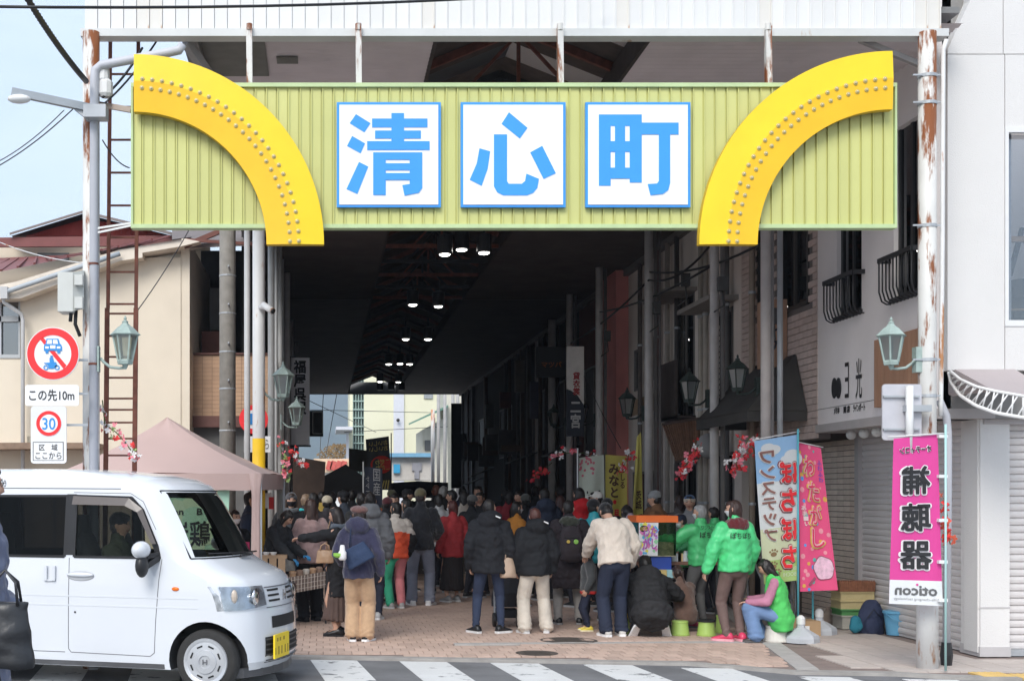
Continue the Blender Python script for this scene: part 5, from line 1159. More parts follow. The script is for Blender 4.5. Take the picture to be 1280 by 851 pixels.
for s_ in (-1, 1):
    f_ = lambda t: (.70+.035*t, .92-.075*(1-t)*.2-.02*t) if s_ < 0 else (.70+.035*(1-t), .92-.02*(1-t))
    q = MB(); a, b = (-.7325, -.36) if s_ < 0 else (.36, .7325)
    npatch(q, a, b, .70, .91, .004, 12, 4, f_); hl = vp(q, 'headlight', mat('lamp_dark', (.42, .43, .45), .18, .45, 16, metal=.7))
    q = MB(); npatch(q, a*.98 if s_ < 0 else a, b if s_ < 0 else b*.98, .72, .9, .016, 12, 4, f_); vp(q, 'headlight_glass', clear, hl)
    c_ = nose(s_*.50, .81, .01); q = MB(); q.smooth = True; q.ell(c_, (.02, .085, .075), 14, 8); vp(q, 'reflector_bowl', chrome, hl)
    q = MB(); q.ell(nose(s_*.67, .82, .008), (.03, .03, .06), 10, 6); vp(q, 'indicator_bulb', mat('lamp_amberish', (.5, .42, .35), .2), hl)
    q = MB()
    for z in (.845, .80, .755): npatch(q, s_*.10 if s_ > 0 else -.31, s_*.31 if s_ > 0 else -.10, z, z+.018, .004, 6, 1)
    vp(q, 'grille_slot', black_m)
q = MB(); npatch(q, -.34, .34, .875, .885, .003, 10, 1); npatch(q, -.36, .36, .705, .713, .003, 10, 1); vp(q, 'grille_line', seam)
q = MB(); em = nose(0, .80, .012)
for y in (-.032, .026): q.box((em.x-.004, y-.004 if y > 0 else y, em.z-.045), (em.x+.006, y+.012, em.z+.045))
q.box((em.x-.004, -.03, em.z-.008), (em.x+.005, .03, em.z+.008)); vp(q, 'emblem', mat('emblem_chrome', (.5, .5, .52), .2, .05, metal=1))
q = MB(); npatch(q, -.30, .30, .53, .63, .004, 10, 2); vp(q, 'air_intake', black_m)
q = MB(); npatch(q, -.42, .42, .24, .46, .003, 10, 3); vp(q, 'lower_grille', black_m)
for i in range(5):
    q = MB(); npatch(q, -.42, .42, .255+.045*i, .27+.045*i, .012, 10, 1); vp(q, 'grille_bar', mat('sill_dark', (.07, .07, .075)))
pc = nose(-.18, .38, .02); q = MB(); q.box((pc.x-.012, -.37, .27), (pc.x+.004, .01, .475)); lp = vp(q, 'licence_plate', mat('plate_yellow', (.82, .60, .02), .4, .03))
q = MB()
for (y, z, w_, h_) in ((-.29, .43, .05, .03), (-.22, .43, .05, .03), (-.12, .43, .06, .03), (-.345, .335, .03, .06), (-.26, .335, .05, .07), (-.18, .335, .05, .07), (-.09, .335, .045, .07), (-.02, .335, .04, .07)): q.box((pc.x+.004, y-w_/2, z-h_/2), (pc.x+.006, y+w_/2*.2, z+h_/2))
vp(q, 'plate_characters', mat('plate_char', (.36, .24, .02), .5), lp)
q = MB()
pr = [nose(y, .19, .004) for y in [-.72, -.6, -.4, -.2, 0, .2, .4, .6, .72]]
for a, b in zip(pr, pr[1:]): q.hexa([a+Vector((-.05, 0, -.06)), a+Vector((0, 0, -.06)), b+Vector((0, 0, -.06)), b+Vector((-.05, 0, -.06)), a+Vector((-.05, 0, .02)), a+Vector((0, 0, .02)), b+Vector((0, 0, .02)), b+Vector((-.05, 0, .02))])
vp(q, 'front_skirt', mat('sill_dark', (.07, .07, .075)))
# wheel arches and wheels
tyre_m = mat('tyre_rubber', (.028, .027, .026), .85, .15, 20); cap_m = mat('hubcap_silver', (.52, .53, .55), .3, .05, metal=.45)
for x in (-WB, -WB-2.52):
    for s_ in (-1, 1):
        yy = s_*.66; wr = vp(MB().box((x-.01, yy*.8-.01, .26), (x+.01, yy*.8+.01, .28)), 'wheel', tyre_m)
        q = MB(); pf = [(.20, -.07), (.245, -.075), (.268, -.06), (.272, -.03), (.272, .03), (.268, .06), (.245, .075), (.20, .07)]
        q.smooth = True; q.lathe((x, yy, .272), pf, 36, 'y'); vp(q, 'tyre', tyre_m, wr)
        q = MB(); q.smooth = False; so = s_
        prof = [(.20, so*.068), (.195, so*.084), (.178, so*.080), (.165, so*.074), (.105, so*.080), (.098, so*.090), (.055, so*.094), (.05, so*.084), (.0, so*.086)]
        q.lathe((x, yy, .272), prof, 36, 'y'); hc = vp(q, 'hubcap', cap_m, wr)
        q = MB()
        for k in range(8):
            a = 2*math.pi*(k+.5)/8; c_ = Vector((x+.133*math.cos(a), yy+so*.078, .272+.133*math.sin(a))); t_ = Vector((-math.sin(a), 0, math.cos(a)))
            q.bar(c_-t_*.026, c_+t_*.026, .006, .014, (math.cos(a), 0, math.sin(a)))
        q2 = MB()
        vp(q, 'cap_slot', black_m, wr)
        q = MB(); 
        for dy in (-.02, .013): q.box((x+dy, min(yy+so*.088, yy+so*.096), .25), (x+dy+.008, max(yy+so*.088, yy+so*.096), .294))
        q.box((x-.018, min(yy+so*.088, yy+so*.095), .268), (x+.018, max(yy+so*.088, yy+so*.095), .276)); vp(q, 'cap_emblem', mat('emblem_chrome', (.5, .5, .52)), wr)
        q = MB(); q.lathe((x, s_*.58, .275), [(.345, -.12), (.345, .12)], 30, 'y'); 
        del q
q = MB(); q.box((-2.95, -.6, .28), (-.9, .6, .42)); vp(q, 'underbody', black_m)
# ================================================================== PEOPLE
def remeshed(mb, vox, smooth=3, adapt=0):
    me = bpy.data.meshes.new('t'); me.from_pydata(mb.v, [], mb.f)
    bm = bmesh.new(); bm.from_mesh(me); bmesh.ops.recalc_face_normals(bm, faces=bm.faces); bm.to_mesh(me); bm.free()
    o = link(bpy.data.objects.new('t', me)); m = o.modifiers.new('r', 'REMESH'); m.mode = 'VOXEL'; m.voxel_size = vox; m.adaptivity = adapt
    if smooth: s = o.modifiers.new('s', 'SMOOTH'); s.iterations = smooth; s.factor = .5
    bpy.context.view_layer.update()
    r = bpy.data.meshes.new_from_object(o.evaluated_get(bpy.context.evaluated_depsgraph_get()))
    bpy.data.objects.remove(o); bpy.data.meshes.remove(me)
    return r
_rs = np.random.RandomState(5)
def nnoise(co, freq, seed, k=7):
    rs = np.random.RandomState(seed); out = np.zeros(len(co))
    for i in range(k):
        d = rs.normal(size=3); d /= np.linalg.norm(d); f = freq*(.6+.9*rs.rand()); ph = rs.rand()*6.28
        w = rs.normal(size=3)*freq*.35
        out += np.sin(co @ (d*f) + ph + 1.6*np.sin(co @ w + ph*2))
    return out/k**.5
def displace(me, fn):
    n = len(me.vertices); co = np.empty(n*3); me.vertices.foreach_get('co', co); co = co.reshape(-1, 3)
    no = np.empty(n*3); me.vertices.foreach_get('normal', no); no = no.reshape(-1, 3)
    co = co + no*fn(co)[:, None]; me.vertices.foreach_set('co', co.ravel()); me.update()
def finish(me, name, m, parent, smooth=True):
    me.name = name; me.materials.clear()
    for q in (m if isinstance(m, (list, tuple)) else [m]): me.materials.append(q)
    if smooth: me.polygons.foreach_set('use_smooth', [True]*len(me.polygons))
    o = link(bpy.data.objects.new(name, me)); o.parent = parent; ORG[o.name] = None; return o
CL = {}
def cloth(col, kind='cloth'):
    key = ('cloth_%02x%02x%02x_' % tuple(int(min(c, 1)*255) for c in col)) + kind
    if key in MATS: return MATS[key]
    if kind == 'shiny': return mat(key, col, .38, .10, 8, bump=.35, bsc=26, spec=.5)
    if kind == 'knit': return mat(key, col, .95, .12, 14, bump=.6, bsc=120, sheen=.3)
    if kind == 'fleece': return mat(key, col, .95, .06, 12, bump=.8, bsc=70, sheen=.4)
    if kind == 'denim': return mat(key, col, .85, .16, 5, bump=.35, bsc=90)
    return mat(key, col, .82, .14, 7, bump=.6, bsc=34)
skin_m = mat('skin', (.56, .33, .235), .5, .06, 8, spec=.35); skin_d = mat('skin_tan', (.44, .25, .175), .5, .06, 8, spec=.35)
eye_m = mat('eye_dark', (.03, .02, .018), .2, 0); lip_m = mat('lips', (.42, .16, .13), .45, .03)
def head_verts(k, o=0., nu=28, nv=22):
    """face grid around the origin (centre of the head), facing +y; k scales; o outward offset"""
    vs = []
    for j in range(nv+1):
        t = math.pi*j/nv; sz = -math.cos(t); sr = math.sin(t)
        for i in range(nu):
            a = 2*math.pi*i/nu; sx, sy = sr*math.sin(a), sr*math.cos(a)
            x, y, z = .073*sx, .092*sy, .112*sz
            low = max(0, -sz); x *= 1-.26*low**1.4; y *= (1-.06*low**2) if sy > 0 else (1-.40*low**1.2)
            if sy > .1:
                fx, fz = x, z
                nose = math.exp(-(fx/.013)**2) * (max(0, min(1, (.022-fz)/.055)) * math.exp(-max(0, -.036-fz)**2/.00004))
                y += .023*nose*(1 if fz > -.05 else 0)
                y -= .009*math.exp(-((abs(fx)-.031)/.017)**2-((fz-.012)/.013)**2)
                y += .004*math.exp(-((abs(fx)-.03)/.022)**2-((fz-.032)/.008)**2)
                y += .006*math.exp(-(fx/.022)**2-((fz+.057)/.007)**2) + .004*math.exp(-(fx/.02)**2-((fz+.07)/.006)**2) + .007*math.exp(-(fx/.02)**2-((fz+.096)/.012)**2)
                y += .004*math.exp(-((abs(fx)-.042)/.02)**2-((fz+.02)/.018)**2)
            d = Vector((x, y, z)); 
            if o: d += Vector((sx, sy, sz))*o
            vs.append(d*k)
    fs = [(j*nu+i, j*nu+(i+1) % nu, (j+1)*nu+(i+1) % nu, (j+1)*nu+i) for j in range(nv) for i in range(nu)]
    return vs, fs
def ik(a, t, l1, l2, pole):
    a = Vector(a); t = Vector(t); d = t-a; L_ = d.length; mx_ = (l1+l2)*.995
    if L_ > mx_: d = d*(mx_/L_); t = a+d; L_ = mx_
    L_ = max(L_, abs(l1-l2)+.02)
    x = (l1*l1-l2*l2+L_*L_)/(2*L_); h = math.sqrt(max(l1*l1-x*x, 0)); n_ = d.normalized(); p = Vector(pole); p = (p-n_*p.dot(n_))
    p = p.normalized() if p.length > 1e-4 else Vector((0, 1, 0))
    return a+n_*x+p*h, t
NSEED = [0]
def person(label, px, Y, top=None, H=None, yaw=0, hip=None, lean=0., nod=0., hy=0., hands=(None, None), feet=None, topk='jacket', col=(.03, .03, .04), ck='cloth', hem=.47, hemw=0, hood=None, hoodcol=None, collar=True,
           bottom='pants', bcol=(.05, .05, .07), bk='cloth', wide=0., ankle=.045, shoe=(.03, .03, .03), sole=(.5, .5, .5), hair='short', hcol=(.015, .012, .011), hat=None, hatcol=(.02, .02, .025), mask=None, scarf=None, glasses=False, skin=None,
           puff=0., g=.02, det=1, side=0, loc=None, sleevecol=None, gloves=None, group=None, vest=False, X0=None, back=0., knees=None, z0=0., seated=False):
    g = .012+g*.62; hemw *= .8; bmul = 1
    NSEED[0] += 1; sd_ = NSEED[0]; s = F/Y
    if H is None: H = H0+(HY-top)/s
    x = (px-CX)/s; rt = thing('person', label, 'person', (x, Y, z0), R(yaw), group); ORG[rt.name] = None
    skin = skin or skin_m; hk = H/1.70*(.955 if H > 1.3 else 1.16)
    vox = {0: .024, 1: .018, 2: .013}[det]
    hipz = hip if hip is not None else .52*H
    P0 = Vector((side, -back, hipz)); sp = Vector((0, math.sin(lean), math.cos(lean)))
    N = P0+sp*.305*H; shw = .108*H
    SL, SR = P0+sp*.275*H+Vector((-shw, 0, 0)), P0+sp*.275*H+Vector((shw, 0, 0))
    hd = Vector((0, math.sin(lean*.7+nod), math.cos(lean*.7+nod))).normalized(); Hc = N+Vector((0, math.sin(lean)*.02, 0))+hd*.099*H*(1 if H > 1.3 else 1.08) + Vector((0, .012*H, 0))
    HM = Matrix.Translation(Hc) @ Matrix.Rotation(-(lean*.5+nod), 4, 'X') @ Matrix.Rotation(R(hy), 4, 'Z')
    arms = []
    for S_, sg_, h in ((SL, -1, hands[0]), (SR, 1, hands[1])):
        t = Vector(h)*H if h is not None else S_ + Vector((sg_*.035*H, .035*H, -.295*H))
        el, wr = ik(S_, t, .165*H, .15*H, (sg_*.5, -1, -.35)); arms.append((S_, el, wr, sg_))
    ft = feet or ((-.06, -.0, 0), (.06, .02, 0)); legs = []
    for (fx, fy, fa), sg_ in zip(ft, (-1, 1)):
        hp = P0+Vector((sg_*.052*H, 0, -.01*H)); an = Vector((fx*H, fy*H, ankle*H))
        kn, an = ik(hp, an, .25*H, .235*H, (sg_*.15 if not knees else sg_*knees, 1, 0)); legs.append((hp, kn, an, fa, sg_))
    # ---- body: one continuous surface, then face and fingers added to the same mesh
    q = MB(); n_ = 10
    q.loft([(P0-sp*.03*H, .08*H, .06*H), (P0+sp*.05*H, .075*H, .055*H), (P0+sp*.17*H, .088*H, .062*H), (P0+sp*.25*H, .085*H, .055*H), (N-sp*.02*H, .05*H, .04*H)], n_)
    q.cone(N-sp*.03*H, Hc-hd*.04*H, .034*H, .032*H)
    for S_, el, wr, sg_ in arms: q.cone(S_, el, .030*H, .025*H, 8); q.cone(el, wr, .024*H, .016*H, 8)
    for hp, kn, an, fa, sg_ in legs: q.cone(hp, kn, .046*H, .032*H, 8); q.cone(kn, an, .031*H, .022*H, 8); q.cone(an, an+Vector((0, .07*H, -.025*H)), .02*H, .018*H, 6)
    me = remeshed(q, .026 if det < 2 else .018, 2)
    bq = MB(); bq.smooth = True
    co = [tuple(v.co) for v in me.vertices]; bq.add(co, [tuple(p.vertices) for p in me.polygons]); bpy.data.meshes.remove(me)
    hv, hf = head_verts(hk); base = len(bq.v); bq.add([HM @ v for v in hv], hf)
    for fi, f in enumerate(hf):
        c_ = sum((hv[i] for i in f), Vector())/4/hk
        if c_.y > .07 and abs(c_.x) < .024 and -.0745 < c_.z < -.0525: bq.m[len(bq.m)-len(hf)+fi] = 2
    for sg_ in (-1, 1):
        e_ = MB(); bq.mi = 0; bq.ell(HM @ (Vector((sg_*.074, -.005, -.004))*hk), (.010*hk, .018*hk, .03*hk), 8, 6)
        bq.mi = 1; bq.ell(HM @ (Vector((sg_*.031, .080, .012))*hk), (.013*hk, .006*hk, .0055*hk), 8, 5); bq.mi = 0
        bq.mi = 1; bq.ell(HM @ (Vector((sg_*.031, .086, .033))*hk), (.018*hk, .004*hk, .0035*hk), 8, 4); bq.mi = 0
    for (S_, el, wr, sg_), glv in zip(arms, (gloves, gloves)):
        d = (wr-el).normalized(); u = Vector((0, 0, 1)) if abs(d.z) < .8 else Vector((sg_, 0, 0)); w_ = d.cross(u).normalized(); n2 = w_.cross(d).normalized()
        # palm plane: w_ spans the knuckles, n2 the palm normal
        kk = hk*.98; bq.mi = 3 if gloves else 0
        bq.loft([(wr-d*.01*kk, .018*kk, .024*kk), (wr+d*.03*kk, .014*kk, .034*kk), (wr+d*.075*kk, .012*kk, .040*kk), (wr+d*.092*kk, .009*kk, .036*kk)], 8, X=n2)
        for i, (ln, of) in enumerate(((.068, -.030), (.078, -.010), (.073, .010), (.058, .029))):
            b0_ = wr+d*.082*kk+w_*of*kk; b1_ = b0_+(d*.9-n2*.35).normalized()*ln*.5*kk; b2_ = b1_+(d*.45-n2*.85).normalized()*ln*.5*kk
            bq.tube([b0_, b1_, b2_], [.0095*kk, .009*kk, .0065*kk], 6)
        t0 = wr+d*.03*kk-w_*.028*kk*sg_; t1 = t0+(d*.6-w_*sg_*.8-n2*.3).normalized()*.035*kk; bq.tube([t0, t1, t1+(d*.8-n2*.4).normalized()*.028*kk], [.012*kk, .010*kk, .007*kk], 6)
        bq.smooth = True; bq.mi = 0
    bo = bq.build('body', [skin, eye_m, lip_m, cloth(gloves or (.5, .3, .2), 'shiny')], rt); ORG[bo.name] = None
    # ---- top
    tc_ = cloth(col, ck); hz = hem*H
    if topk != 'none':
        q = MB(); gg = g
        secs = []
        if hip is None:
            if hz < hipz-.03*H: secs.append((Vector((side, P0.y-.0, hz)), .098*H+gg+hemw, .075*H+gg+hemw*.8)); secs.append(((P0+Vector((side*0, 0, hz)))*.5+Vector((side*.5, P0.y*.5, 0)), .099*H+gg+hemw*.5, .076*H+gg+hemw*.4)) if hz < hipz-.1*H else None
            else: secs.append((P0+sp*(hz-hipz), .09*H+gg+hemw, .07*H+gg))
        else: secs += [(P0-sp*.12*H+Vector((0, -.0, 0)), .072*H+gg, .055*H+gg), (P0-sp*.03*H, .098*H+gg+hemw, .085*H+gg+hemw)]
        secs = [(Vector(c_[0]) if isinstance(c_[0], Vector) else Vector(c_[0]), c_[1], c_[2]) for c_ in secs if c_]
        if len(secs) > 1 and hip is None: secs[1] = (Vector((side, P0.y, (hz+hipz)/2)), secs[1][1], secs[1][2])
        secs += [(P0+sp*.03*H, .094*H+gg, .072*H+gg), (P0+sp*.10*H, .088*H+gg, .066*H+gg), (P0+sp*.19*H, .096*H+gg, .070*H+gg), (P0+sp*.245*H, .098*H+gg, .062*H+gg), (P0+sp*.285*H, .075*H+gg*.7, .050*H+gg*.6), (N+sp*.01*H, .042*H+gg*.5, .040*H+gg*.5)]
        secs = [secs[0]] + [b for a, b in zip(secs, secs[1:]) if (b[0]-a[0]).length > .01]
        q.loft(secs, 18)
        if not vest:
            for S_, el, wr, sg_ in arms:
                q.cone(S_-Vector((sg_*.012*H, 0, .01*H)), el, .036*H+gg*.8, .031*H+gg*.75); q.cone(el, wr-(wr-el).normalized()*.004*H, .031*H+gg*.75, .024*H+gg*.5)
        else:
            for S_, el, wr, sg_ in arms: q.ell(S_-Vector((sg_*.02*H, 0, 0)), (.04*H+gg*.5, .04*H+gg*.5, .045*H), 10, 6)
        if collar: q.cone(N-sp*.01*H, N+sp*(.028*H)+hd*.005, .044*H+gg*.3, .040*H+gg*.2, 12)
        if hood == 'down' and not hoodcol: hb_ = N+Vector((0, -.052*H, .018*H)); q.ell(hb_, (.094*H, .056*H, .066*H), 14, 8); q.ell(N+Vector((0, -.02*H, .03*H)), (.080*H, .062*H, .046*H), 14, 8)
        if hood == 'up': q.ell(HM @ (Vector((0, -.016, .006))*hk), (.098*hk, .104*hk, .138*hk), 16, 10); q.cone(N, Hc-hd*.05*H, .05*H, .052*H)
        me = remeshed(q, vox, 3)
        am = .0062*(H/1.7); sd2 = sd_
        def fn(co):
            d = am*nnoise(co*np.array([1, 1, .55]), 30, sd2) + am*.8*nnoise(co, 62, sd2+50)
            # gathers at the inner elbow and waist
            d += am*.7*np.sin(co[:, 2]*55+3*np.sin(co[:, 0]*14+sd2)+2*np.sin(co[:, 1]*17))*np.exp(-((co[:, 2]-hipz-.09*H)/.13)**2)
            if puff:
                ph = co[:, 2]/puff + .12*np.sin(co[:, 0]*9+sd2)+.1*np.sin(co[:, 1]*8); d += .012*(np.abs(np.sin(np.pi*ph))**.45-.75)
            return d
        displace(me, fn); finish(me, 'jacket' if topk == 'jacket' else topk, tc_, rt)
        if hood == 'down' and hoodcol:
            q = MB(); hb_ = N+Vector((0, -.05*H, -.005*H)); q.ell(hb_, (.085*H, .045*H, .05*H), 14, 8); q.ell(N+Vector((0, -.01*H, .012*H)), (.075*H, .062*H, .03*H), 14, 8)
            me = remeshed(q, .014, 2); displace(me, lambda c_: .006*nnoise(c_, 90, sd_)); finish(me, 'hood', cloth(hoodcol, 'fleece'), rt)
        if sleevecol:
            q = MB()
            for S_, el, wr, sg_ in arms: q.cone(S_, el, .033*H+g*.4, .029*H+g*.4); q.cone(el, wr, .029*H+g*.4, .022*H+g*.3)
            me = remeshed(q, vox, 2); displace(me, lambda c_: .003*nnoise(c_, 40, sd_)); finish(me, 'sleeve', cloth(sleevecol), rt)
    # ---- bottom
    bm_ = cloth(bcol, bk)
    if bottom in ('pants', 'leggings'):
        q = MB(); w0 = wide; q.ell(P0+Vector((0, 0, -.015*H)), (.094*H, .074*H, .07*H), 16, 8)
        for hp, kn, an, fa, sg_ in legs:
            q.cone(hp, kn, .055*H+w0*.3, .040*H+w0*.6, 12); q.cone(kn, an+Vector((0, 0, .004*H)), .040*H+w0*.6, .029*H+w0, 12)
            if w0 > .02: q.loft([(kn, .040*H+w0*.6, .042*H+w0*.6), ((kn+an)/2, .036*H+w0*.8, .038*H+w0*.8), (an+Vector((0, 0, -.015*H)), .034*H+w0, .038*H+w0)], 12)
        me = remeshed(q, vox, 2)
        def fb(co):
            k_ = np.exp(-((co[:, 2]-.06*H)/.07)**2)+np.exp(-((co[:, 2]-.27*H)/.05)**2)*.6
            return .0035*nnoise(co*np.array([1, 1, .6]), 34, sd_+9) + .0045*k_*np.sin(co[:, 2]*95+4*np.sin(co[:, 0]*21+sd_)+3*np.sin(co[:, 1]*18))
        displace(me, fb); finish(me, 'trousers', bm_, rt)
    elif bottom == 'skirt':
        q = MB(); q.loft([(Vector((side, P0.y+.02*H, .12*H)), .12*H, .105*H), (Vector((side, P0.y+.01*H, .3*H)), .108*H, .09*H), (P0-sp*.02*H, .094*H, .074*H), (P0+sp*.06*H, .08*H, .062*H)], 20)
        me = remeshed(q, vox, 2)
        displace(me, lambda co: .010*np.sin(np.arctan2(co[:, 1]-P0.y, co[:, 0]-side)*17+sd_)*np.clip((hipz-co[:, 2])/(.3*H), 0, 1)+.003*nnoise(co, 30, sd_)); finish(me, 'skirt', bm_, rt)
    # ---- shoes
    if det > 0 or True:
        for hp, kn, an, fa, sg_ in legs:
            M_ = Matrix.Translation(Vector((an.x, an.y, an.z-ankle*H))) @ Matrix.Rotation(R(fa+(-8*sg_)), 4, 'Z')
            if knees == 9: pass
            L_ = .150*H; tip = 0
            if ankle > .09: M_ = M_ @ Matrix.Translation(Vector((0, .0, ankle*H*.0+.01))) @ Matrix.Rotation(R(-48), 4, 'X') @ Matrix.Translation(Vector((0, -.04*H, .0)))
            q = MB(); secs_ = []
            prof = [(-.32, .018, .018, .026), (-.25, .024, .038, .040), (-.08, .026, .045, .052), (.12, .026, .032, .038), (.35, .030, .022, .026), (.55, .029, .015, .020), (.68, .018, .010, .014)]
            rs_ = []
            for t, wx, hz_, c_ in prof:
                ring_ = []
                for k in range(10):
                    a = 2*math.pi*k/10; ring_.append(M_ @ Vector((wx*H*math.cos(a), t*L_, .008*H+max(0, c_*.55*H+hz_*.75*H*math.sin(a)))))
                rs_.append(ring_)
            q.smooth = True; q.rings(rs_); so_ = q.build('shoe', cloth(shoe, 'shiny'), rt); ORG[so_.name] = None
            q = MB(); ol = [(-.34, .016), (-.28, .024), (-.05, .026), (.2, .027), (.42, .032), (.6, .028), (.70, .014)]
            pts = [(x_*H, t*L_) for t, x_ in ol]+[(-x_*H, t*L_) for t, x_ in ol[::-1]]
            q.prism(pts, lambda u, v, d: M_ @ Vector((u, v, d)), .001, .017*H); qq = q.build('sole', cloth(sole, 'cloth'), so_); ORG[qq.name] = None
    # ---- hair and hats
    hm_ = mat('hair_%02x%02x%02x' % tuple(int(c*255) for c in hcol), hcol, .42, .25, 30, strz=.2, bump=.5, bsc=60, spec=.45)
    T = lambda x_, y_, z_: HM @ (Vector((x_, y_, z_))*hk)
    RM = HM.to_3x3()
    if hair:
        q = MB()
        covered = hat in ('beanie', 'cap', 'newsboy') or hood == 'up'
        big = 0 if not covered else -.004
        q.ell(T(0, -.016, .016), ((.080+big)*hk, (.092+big)*hk, (.108+big)*hk), 16, 10, RM); q.ell(T(0, .030, .070), (.064*hk, .062*hk, .040*hk), 14, 8, RM)
        if hair != 'short': q.ell(T(0, -.03, -.01), (.086*hk, .080*hk, .105*hk), 16, 10, RM)
        else: q.ell(T(0, -.03, -.02), (.077*hk, .07*hk, .07*hk), 14, 8, RM)
        if hair in ('bob', 'long'):
            for sg_ in (-1, 1): q.cone(T(sg_*.066, .012, .0), T(sg_*.07, .012, -.10), .026*hk, .02*hk)
        if hair == 'bob': q.cone(T(0, -.045, -.02), T(0, -.055, -.12), .07*hk, .052*hk)
        if hair == 'long':
            q.loft([(T(0, -.03, .03), .086*hk, .075*hk), (T(0, -.05, -.08), .092*hk, .062*hk), (T(0, -.075, -.17)*1.0, .088*hk, .045*hk), (T(0, -.085, -.27), .075*hk, .034*hk), (T(0, -.085, -.32), .04*hk, .02*hk)], 14)
        if hair == 'pony': q.cone(T(0, -.10, .02), T(0, -.13, -.03), .028*hk, .03*hk); q.cone(T(0, -.13, -.03), T(0, -.12, -.20), .03*hk, .012*hk)
        if hair == 'bun': q.ell(T(0, -.09, .05), (.035*hk,)*3, 10, 8)
        me = remeshed(q, .011 if det > 0 else .015, 2)
        displace(me, lambda co: .0035*nnoise(co*np.array([1, 1, .22]), 130, sd_)+.003*nnoise(co, 45, sd_+3)); finish(me, 'hair', hm_, rt)
    if hat == 'beanie':
        q = MB(); q.ell(T(0, -.012, .045), (.089*hk, .101*hk, .082*hk), 16, 10, RM); q.loft([(T(0, -.012, .012), .088*hk, .099*hk), (T(0, -.012, .05), .091*hk, .102*hk)], 18, X=RM @ Vector((1, 0, 0)))
        me = remeshed(q, .013, 2); displace(me, lambda co: .002*np.sin(np.arctan2(co[:, 1]-Hc.y, co[:, 0]-Hc.x)*34)); finish(me, 'beanie', cloth(hatcol, 'knit'), rt)
    if hat == 'cap':
        q = MB(); q.ell(T(0, -.010, .040), (.087*hk, .100*hk, .078*hk), 16, 10, RM); q.hexa([T(-.06, .07, .036), T(.06, .07, .036), T(.04, .165, .022), T(-.04, .165, .022), T(-.06, .07, .05), T(.06, .07, .05), T(.04, .165, .034), T(-.04, .165, .034)])
        me = remeshed(q, .011, 2); finish(me, 'cap', cloth(hatcol), rt)
    if hat == 'newsboy':
        q = MB(); q.ell(T(0, -.012, .065), (.118*hk, .125*hk, .052*hk), 18, 10, RM @ Matrix.Rotation(R(8), 3, 'X')); q.ell(T(0, -.01, .035), (.09*hk, .1*hk, .05*hk), 16, 8, RM); q.hexa([T(-.06, .08, .036), T(.06, .08, .036), T(.04, .15, .022), T(-.04, .15, .022), T(-.06, .08, .05), T(.06, .08, .05), T(.04, .15, .034), T(-.04, .15, .034)])
        me = remeshed(q, .012, 2); displace(me, lambda co: .003*np.sin(np.arctan2(co[:, 1]-Hc.y, co[:, 0]-Hc.x)*8)+.002*nnoise(co, 60, 4)); finish(me, 'newsboy_cap', cloth(hatcol, 'knit'), rt)
    if mask:
        hv2, hf2 = head_verts(hk, .006); q = MB(); sel = [f for f in hf2 if all(hv2[i].y > .018*hk and -.094*hk < hv2[i].z < -.004*hk for i in f)]
        q.smooth = True; q.add([HM @ v for v in hv2], sel); o_ = q.build('mask', cloth(mask), rt); ORG[o_.name] = None
        m_ = o_.modifiers.new('t', 'SOLIDIFY'); m_.thickness = .002
    if glasses:
        q = MB()
        for sg_ in (-1, 1): q.tube([T(sg_*.032+.022*math.cos(a), .102, .012+.017*math.sin(a)) for a in [2*math.pi*k/14 for k in range(15)]], .002*hk, 5); q.tube([T(sg_*.054, .1, .016), T(sg_*.078, .04, .014), T(sg_*.08, -.01, .01)], .0018*hk, 5)
        q.tube([T(-.01, .103, .014), T(.01, .103, .014)], .002*hk, 5); o_ = q.build('glasses', black_pl, rt); ORG[o_.name] = None
    if scarf:
        q = MB()
        for k in range(12):
            a = 2*math.pi*k/12; q.cone(N+Vector((.052*H*math.cos(a), .05*H*math.sin(a), .012*H+.006*H*math.sin(3*a))), N+Vector((.052*H*math.cos(a+.6), .05*H*math.sin(a+.6), .012*H)), .022*H, .022*H, 8)
        q.cone(N+Vector((.02*H, .06*H, 0)), N+Vector((.025*H, .075*H+math.sin(lean)*.0, -.13*H)), .022*H, .026*H)
        me = remeshed(q, .014, 2); displace(me, lambda co: .004*nnoise(co, 60, sd_)); finish(me, 'scarf', cloth(scarf, 'knit'), rt)
    return dict(root=rt, N=N, P0=P0, sp=sp, arms=arms, legs=legs, Hc=Hc, H=H, HM=HM, M=Matrix.Translation(Vector((x, Y, z0))) @ Matrix.Rotation(R(yaw), 4, 'Z'), g=g)
def wpt(p, v): return p['M'] @ Vector(v)
